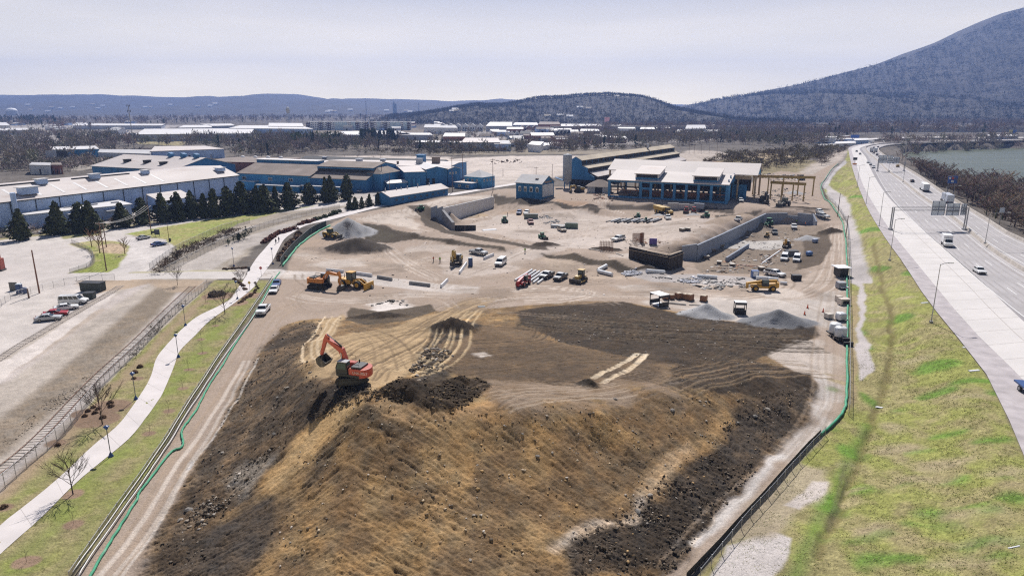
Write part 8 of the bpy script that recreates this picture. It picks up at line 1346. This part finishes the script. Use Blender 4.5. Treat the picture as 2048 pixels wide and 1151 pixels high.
def rubble(name, pix, n, s0, s1, cols, seed, world=None, z=.02, flat=.6):
    P2 = world_poly(pix); r = np.random.RandomState(seed); lo, hi = P2.min(0), P2.max(0); out = []
    while len(out) < n: q = r.uniform(lo, hi, (n*2, 2)); out += list(q[(poly_sd(q[:,0], q[:,1], P2) > 0) & (r.rand(len(q)) < np.clip((fbm(q[:,0]*.35, q[:,1]*.35, 3, seed) - .38)*5, .04, 1))])
    V, F, Cc = [], [], []; base = np.array([(-1,-1,-.6),(1,-1,-.6),(1,1,-.6),(-1,1,-.6),(-.7,-.7,.7),(.8,-.6,.6),(.6,.8,.8),(-.8,.6,.6)]); ff = np.array([(3,2,1,0),(4,5,6,7),(0,1,5,4),(1,2,6,5),(2,3,7,6),(3,0,4,7)])
    for i, q in enumerate(out[:n]):
        s = s0 * (s1/s0) ** (r.rand() ** 2.2); a = r.uniform(0, 6.28); v = base * r.uniform(.6, 1.25, (8,3)) * np.array([s, s*r.uniform(.4,1), s*flat*r.uniform(.5,1)]) ; tl = r.uniform(-.5,.5); v = np.stack([v[:,0], v[:,1]*cos(tl)-v[:,2]*sin(tl), v[:,1]*sin(tl)+v[:,2]*cos(tl)], 1); v = np.stack([v[:,0]*cos(a)-v[:,1]*sin(a), v[:,0]*sin(a)+v[:,1]*cos(a), v[:,2]], 1) + np.array([q[0], q[1], hz(q[0], q[1]) + z + s*.15]); F.append(ff + len(V)*8); V.append(v); Cc.append(np.repeat((np.array(cols[r.randint(len(cols))])*r.uniform(.7,1.3))[None], 8, 0))
    return tag(obj(name, tinted(name, np.concatenate(V), np.concatenate(F), np.concatenate(Cc), tintmat('stone_bits', .2)), None), kind='stuff')
PK = [(.32,.27,.22),(.20,.165,.13),(.38,.34,.30),(.12,.095,.07)]; DK = [(.06,.047,.035),(.045,.034,.025),(.09,.07,.05),(.17,.14,.11)]; OK_ = [(.36,.24,.12),(.28,.19,.11),(.2,.15,.1),(.44,.35,.25),(.12,.095,.07)]
rubble('stones', MOUND[:12] + [(655,640),(622,685),(600,725),(650,765),(720,780),(600,870),(440,1040),(400,1151)], 2000, .04, .2, PK + DK*4, 1); rubble('stones', [(720,790),(1020,820),(1330,795),(1620,770),(1335,1151),(500,1151),(600,900)], 1900, .03, .2, OK_ + [(.42,.37,.32)], 2); rubble('stones', [(1130,1090),(1300,980),(1500,800),(1625,770),(1545,910),(1400,1065),(1340,1151),(1140,1151)], 1400, .05, .24, DK, 3)
rubble('stones', [(1060,630),(1250,610),(1600,660),(1500,720),(1600,760),(1400,780),(1100,680)], 900, .05, .22, PK, 4); rubble('clods', [(750,790),(800,752),(870,775),(880,770),(910,755),(965,760),(985,775),(940,805),(910,830),(800,805)], 1500, .04, .26, [(.05,.036,.024),(.075,.055,.035),(.10,.07,.04)], 5); rubble('clods', [(700,770),(750,775),(800,800),(640,840),(610,830)], 500, .05, .25, [(.05,.04,.03),(.09,.07,.05)], 6)
rubble('rubble', [(855,690),(905,700),(880,740),(830,770),(820,740)], 320, .1, .5, DK*2 + PK, 7); rubble('rubble', [(440,960),(520,905),(560,890),(500,960),(400,1060),(350,1060)], 380, .05, .26, PK + DK, 8)
rubble('broken_concrete', [(1072,434),(1095,431),(1130,447),(1135,458),(1110,458),(1085,446)], 220, .15, .6, [(.42,.43,.44),(.3,.31,.32),(.2,.2,.21)], 9); rubble('broken_concrete', [(1240,548),(1262,538),(1285,542),(1282,550),(1250,553)], 200, .12, .45, [(.66,.66,.70),(.52,.53,.58)], 10, z=.2); rubble('broken_concrete', [(1358,563),(1385,553),(1412,556),(1400,566),(1370,567)], 200, .12, .45, [(.66,.66,.70),(.52,.53,.58)], 11, z=.2); rubble('debris', [(1300,552),(1500,556),(1500,574),(1420,580),(1330,566)], 260, .2, 1.0, [(.12,.11,.10),(.3,.29,.28),(.5,.47,.45)], 12, flat=.2); rubble('debris', [(1400,545),(1440,525),(1530,505),(1560,500),(1580,500),(1540,545)], 330, .12, .8, [(.4,.36,.33),(.12,.1,.09),(.5,.3,.2),(.6,.57,.54)], 13, flat=.25); rubble('debris', [(1420,520),(1480,480),(1530,452),(1600,455),(1600,478),(1500,510)], 260, .12, .7, [(.4,.36,.33),(.15,.12,.10),(.6,.57,.54)], 14, flat=.25); rubble('debris', [(1185,400),(1190,382),(1230,388),(1225,402),(1160,402),(1130,396)], 160, .2, .8, [(.35,.31,.28),(.2,.16,.13),(.45,.25,.18)], 15); rubble('debris', [(1500,385),(1560,375),(1620,385),(1600,402),(1520,405)], 160, .2, .9, [(.45,.43,.42),(.14,.12,.10),(.3,.25,.2)], 16); rubble('debris', [(1510,345),(1560,348),(1620,352),(1600,362),(1530,362)], 160, .3, 1.3, [(.6,.58,.56),(.14,.12,.10),(.3,.25,.2)], 17); rubble('debris', [(985,322),(1040,318),(1050,326),(980,328)], 60, .4, 1.6, [(.10,.075,.06),(.16,.11,.09)], 18, flat=.8); rubble('debris', [(1240,480),(1300,478),(1350,487),(1340,500),(1260,492)], 150, .1, .6, [(.5,.4,.3),(.4,.36,.33),(.3,.16,.1)], 19, flat=.3); rubble('stones', [(740,612),(780,600),(822,602),(815,612),(770,606)], 60, .15, .5, [(.06,.055,.05),(.3,.28,.26)], 20); rubble('stones', [(190,740),(100,800),(30,860),(-40,900),(-40,930),(60,860),(180,770)], 400, .04, .16, PK, 21)
rubble('debris', [(600,500),(760,440),(1000,400),(1200,420),(1640,440),(1660,560),(1300,600),(900,600),(620,600)], 900, .06, .4, [(.4,.36,.33),(.15,.12,.10),(.25,.2,.16),(.55,.5,.46)], 22, flat=.4)
# turf tufts
def turf(name, pix, n, seed, h0, h1, cols, w=.05):
    P2 = world_poly(pix); r = np.random.RandomState(seed); lo, hi = P2.min(0), P2.max(0); out = np.zeros((0,2))
    while len(out) < n:
        q = r.uniform(lo, hi, (n*2,2)); q = q[(poly_sd(q[:,0], q[:,1], P2) > .2) & (r.rand(len(q)) < np.clip((fbm(q[:,0]*.5, q[:,1]*.5, 3, seed) - .30)*2.6, .05, 1))]; out = np.concatenate([out, q])
    out = out[:n]; Yc = np.clip(out[:,1], YR[0], YR[-2]); i = np.clip(np.searchsorted(YR, Yc) - 1, 0, len(YR)-2); j = np.clip(np.searchsorted(tt, out[:,0]/Yc), 0, len(tt)-1); z = np.minimum(HB[i, j], HB[i+1, j]); k = 4; P3 = np.repeat(np.stack([out[:,0], out[:,1], z - .02], 1), k, 0) + r.normal(size=(n*k,3))*np.array([.10,.10,0]); a = r.uniform(0, pi, n*k); h = r.uniform(h0, h1, n*k); d = np.stack([np.cos(a)*w, np.sin(a)*w, 0*a], 1); tip = np.stack([r.normal(size=n*k)*.06, r.normal(size=n*k)*.06, h], 1)
    v = np.stack([P3 - d, P3 + d, P3 + tip], 1).reshape(-1,3); f = np.arange(len(v)).reshape(-1,3); c = np.array(cols)[r.randint(0, len(cols), n*k)] * r.uniform(.7,1.3,(n*k,1)); return tag(obj(name, tinted(name, v, f, np.repeat(c, 3, 0)), None), kind='stuff')
GC = [(.20,.235,.06),(.27,.27,.085),(.34,.29,.15),(.13,.20,.04),(.30,.25,.13)]
turf('grass', [(1400,1151),(1545,988),(1644,872),(1700,815),(1720,700),(1860,620),(1922,690),(1963,735),(2012,830),(2043,905),(2110,1050),(2110,1180),(1400,1180)], 15000, 3, .03, .09, [(a*1.25,b*1.25,c*1.2) for a,b,c in GC], .05); turf('grass', [(0,1020),(60,940),(140,870),(213,775),(292,700),(415,590),(535,570),(495,630),(438,708),(378,800),(300,922),(210,1053),(140,1151),(0,1151)], 7000, 4, .03, .08, [(.25,.25,.09),(.34,.30,.16),(.18,.23,.06)], .03)
# ---------------------------------------------------------------- far landmarks
def leggy(name, label, px, py, top, cat, build): g = P(px, py, 0); Z = g[1]; h = (py - top) * (H / (SP + (py - 575.5)/FP*CP)) / FP / CP; t = thing(name, label, cat, g); build(t, h); return t
def _wt(t, h):
    for i in range(4): a = i*pi/2 + .7; obj('leg', MB().cyl((5*cos(a),5*sin(a),0),(3.4*cos(a),3.4*sin(a),h*.68),.5,5), wGrey, t)
    obj('tank', MB().lathe([(1,h*.62),(4.6,h*.7),(4.8,h*.86),(3.4,h*.96),(.2,h)], 14), mat('tank_buff', (.45,.42,.35), .6), t); obj('riser', MB().cyl((0,0,0),(0,0,h*.65),.8,6), wGrey, t)
leggy('water_tower', 'four legged water tower behind the apartment blocks', 578, 249, 216, 'water tower', _wt)
def _mast(t, h):
    for s in ((.5,0),(-.25,.43),(-.25,-.43)): obj('mast_leg', MB().cyl((s[0],s[1],0),(s[0]*.4,s[1]*.4,h),.12,4), mSteelD, t)
    br = MB()
    for i in range(18): z0, z1 = h*i/18, h*(i+1)/18; br.tube([(.5-.3*i/18,0,z0),(-.25,.4,z1)], .05, 3).tube([(-.25,.43,z0),(-.25,-.4,z1)], .05, 3)
    obj('bracing', br, mSteelD, t)
    for z in (h*.86, h*.97):
        for i in range(6): a = i*pi/3; obj('antenna', MB().box((1.5*cos(a),1.5*sin(a),z),(.35,.35,2.2)), wDark, t)
        obj('antenna_ring', MB().lathe([(1.5,z-.1),(1.5,z+.1)], 10), mSteelD, t)
leggy('cell_tower', 'tall lattice cell tower behind the white roofed shed', 269, 302, 215, 'cell tower', _mast)
def _tow(t, h): obj('tower_block', MB().box((0,0,h*.42),(22,14,h*.84)), mat('tower_slate', (.16,.21,.25), .7), t); obj('tower_top', MB().box((-4,0,h*.9),(7,7,h*.2)), mat('tower_slate',(.16,.21,.25)), t)
leggy('tower', 'dark high rise standing alone before the far ridge', 790, 229.5, 205, 'tower', _tow)
for a, b, c, l in [(733,231,205,'thin far chimney left of the dark high rise'),(838,229,207,'thin far chimney right of the dark high rise')]: leggy('chimney', l, a, b, c, 'chimney', lambda t, h: (obj('shaft', MB().cyl((0,0,0),(0,0,h),3.2,8,2), mSteelD, t), obj('rim', MB().cyl((0,0,h),(0,0,h+2),2.4,8), mSteelD, t)))
p = upto(23, 222, 3300); t = thing('dome', 'big white dome on the far left slope', 'dome', p); obj('shell', MB().lathe([(24*cos(i*pi/16), 14*sin(i*pi/16)) for i in range(9)], 20), wWhite, t, smooth=True); obj('ring_wall', MB().lathe([(24.5,-20),(24.5,.5)], 20), wGrey, t)
def board(label, px0, px1, py0, py1, pyb, cols, lat=None, z=0):
    g = P((px0+px1)/2, pyb, z); Z = (H - z) / (SP + (pyb - 575.5)/FP*CP); w = (px1-px0)*Z/FP; h0, h1 = (pyb-py1)*Z/FP, (pyb-py0)*Z/FP; t = thing('billboard', label, 'billboard', g)
    for x in (-w*.25, w*.25): obj('post', MB().cyl((x,.5,0),(x,.5,h1*.9),.4,6), mSteelD, t)
    n = len(cols)
    for i, m in enumerate(cols): f = obj('panel', MB().box((-w/2 + w*(i+.5)/n,0,(h0+h1)/2),(w/n-.1,.4,h1-h0)), m, t); obj('panel_frame', MB().box((-w/2 + w*(i+.5)/n,.3,h0-.2),(w/n,.6,.3)), mSteelD, f)
    return t
mBB = mat('board_bright_blue', (.04,.12,.42), .5); mBY = mat('board_yellow', (.55,.48,.2), .6)
board('billboard with a pale half and a dark half among the bare trees', 95, 138, 302, 315, 326, [wGrey, rDark]); board('dark empty billboard frame by the highway bend', 1642, 1668, 277, 284, 296, [wGrey]); board('blue billboard farther along the highway bend', 1700, 1717, 270, 276, 286, [mBB]); board('yellow billboard across the river near the right edge', 2016, 2031, 260, 267, 274, [mBY, mBB])
g = P(1882, 384, HWZ); Z = 300; t = thing('road_sign', 'blue road sign with pale and red emblems right of the highway', 'sign', (g[0]+6, g[1]+2, 0)); obj('panel', MB().box((0,0,9.2),(4.6,.2,3.6)), mBB, t); obj('emblem', MB().box((-.1,-.13,9.9),(1.2,.06,1.3)), mat('emblem_red', (.5,.08,.10), .5), t); obj('emblem', MB().box((-.1,-.13,8.4),(1.3,.06,.9)), mWhite, t); obj('emblem', MB().box((-1.5,-.13,9.9),(.9,.06,.9)), mWhite, t); [obj('post', MB().box((x,.2,4),(.25,.2,8)), mSteelD, t) for x in (-1.6,1.6)]
g = P(2000, 450, HWZ); t = thing('road_sign', 'small grey sign back beyond the river side barrier', 'sign', (g[0]+2.0, g[1]+3, 0)); obj('panel', MB().box((0,0,8.2),(1.7,.12,1.7)), mSignB, t); obj('post', MB().box((0,.2,4),(.15,.15,8)), mSteelD, t)
g = P(1709, 330, HWZ); t = thing('message_sign', 'dark message sign on the gravel shoulder before the far gantry', 'sign', g); obj('panel', MB().box((0,0,4.4),(2.8,.4,1.8)), wDark, t); obj('trailer', MB().box((0,0,.8),(2.4,1.4,.9)), PT['orange'], t); obj('post', MB().box((0,0,2.4),(.25,.25,2.6)), mSteelD, t)
g = ground(2, 541); t = thing('brick_pier', 'red brick pier at the left edge of the lot', 'pier', (g[0]-.3, g[1], g[2]), .1); mBr = mat('orange_red_brick', (.36,.10,.075), .9, .2, 1.2); obj('lower_pier', MB().box((0,0,1.7),(2.0,1.8,3.4)), mBr, t); obj('upper_pier', MB().box((-.25,0,4.1),(1.4,1.4,1.5)), mBr, t); obj('plinth', MB().box((0,0,.25),(2.3,2.1,.5)), mat('pier_base', (.1,.09,.09), .9), t)
def flag(t, h): obj('mast', MB().cyl((0,0,0),(0,0,h),.25,6), mGreyP, t); obj('flag_cloth', MB().prism([(0,h-9),(9,h-7.5),(10,h-.5),(0,h)], -.1, .1), mat('flag_pinkish', (.6,.33,.38), .8), t)
leggy('flagpole', 'tall flagpole with a large flag beside green conifers in the town', 1208, 262, 236, 'flagpole', flag)
# rail causeway at the foot of the mountain
tag(obj('causeway', MB().box((820,1270,5),(1500,10,10),-.02), mat('causeway_stone', (.42,.38,.35), .9, .15, .05)), kind='structure')
# parked cars far off
cm = MB().prism(SPEC['sedan'][2], -.91, .91).prism([(1.0,.93),(.2,1.45),(-.95,1.45),(-1.75,.98)], -.8, .8); CM = []
for c in ('white', 'white', 'silver', 'red', 'black', 'blue'): o = obj('far_car', cm, PT[c]); CM.append(o.data); bpy.data.objects.remove(o)
TC = random.Random(4)
for k in range(150):
    x0, x1, y0, y1 = TC.choice([(690,780,275,279), (1020,1070,270,276), (195,262,262,268), (1640,1712,286,292), (920,1010,294,298), (830,930,288,293), (1280,1440,264,270), (0,60,266,276), (1080,1130,296,299)]); p = P(TC.uniform(x0, x1), TC.uniform(y0, y1), 0); o = tag(obj('parked_car', CM[k % 6], None), 'tiny car parked in a lot of the far town', 'car', 'cars parked in the far town'); o.location = (p[0], p[1], hz(p[0], p[1])); o.rotation_euler = (0, 0, TC.choice((0, pi/2)) + .1)
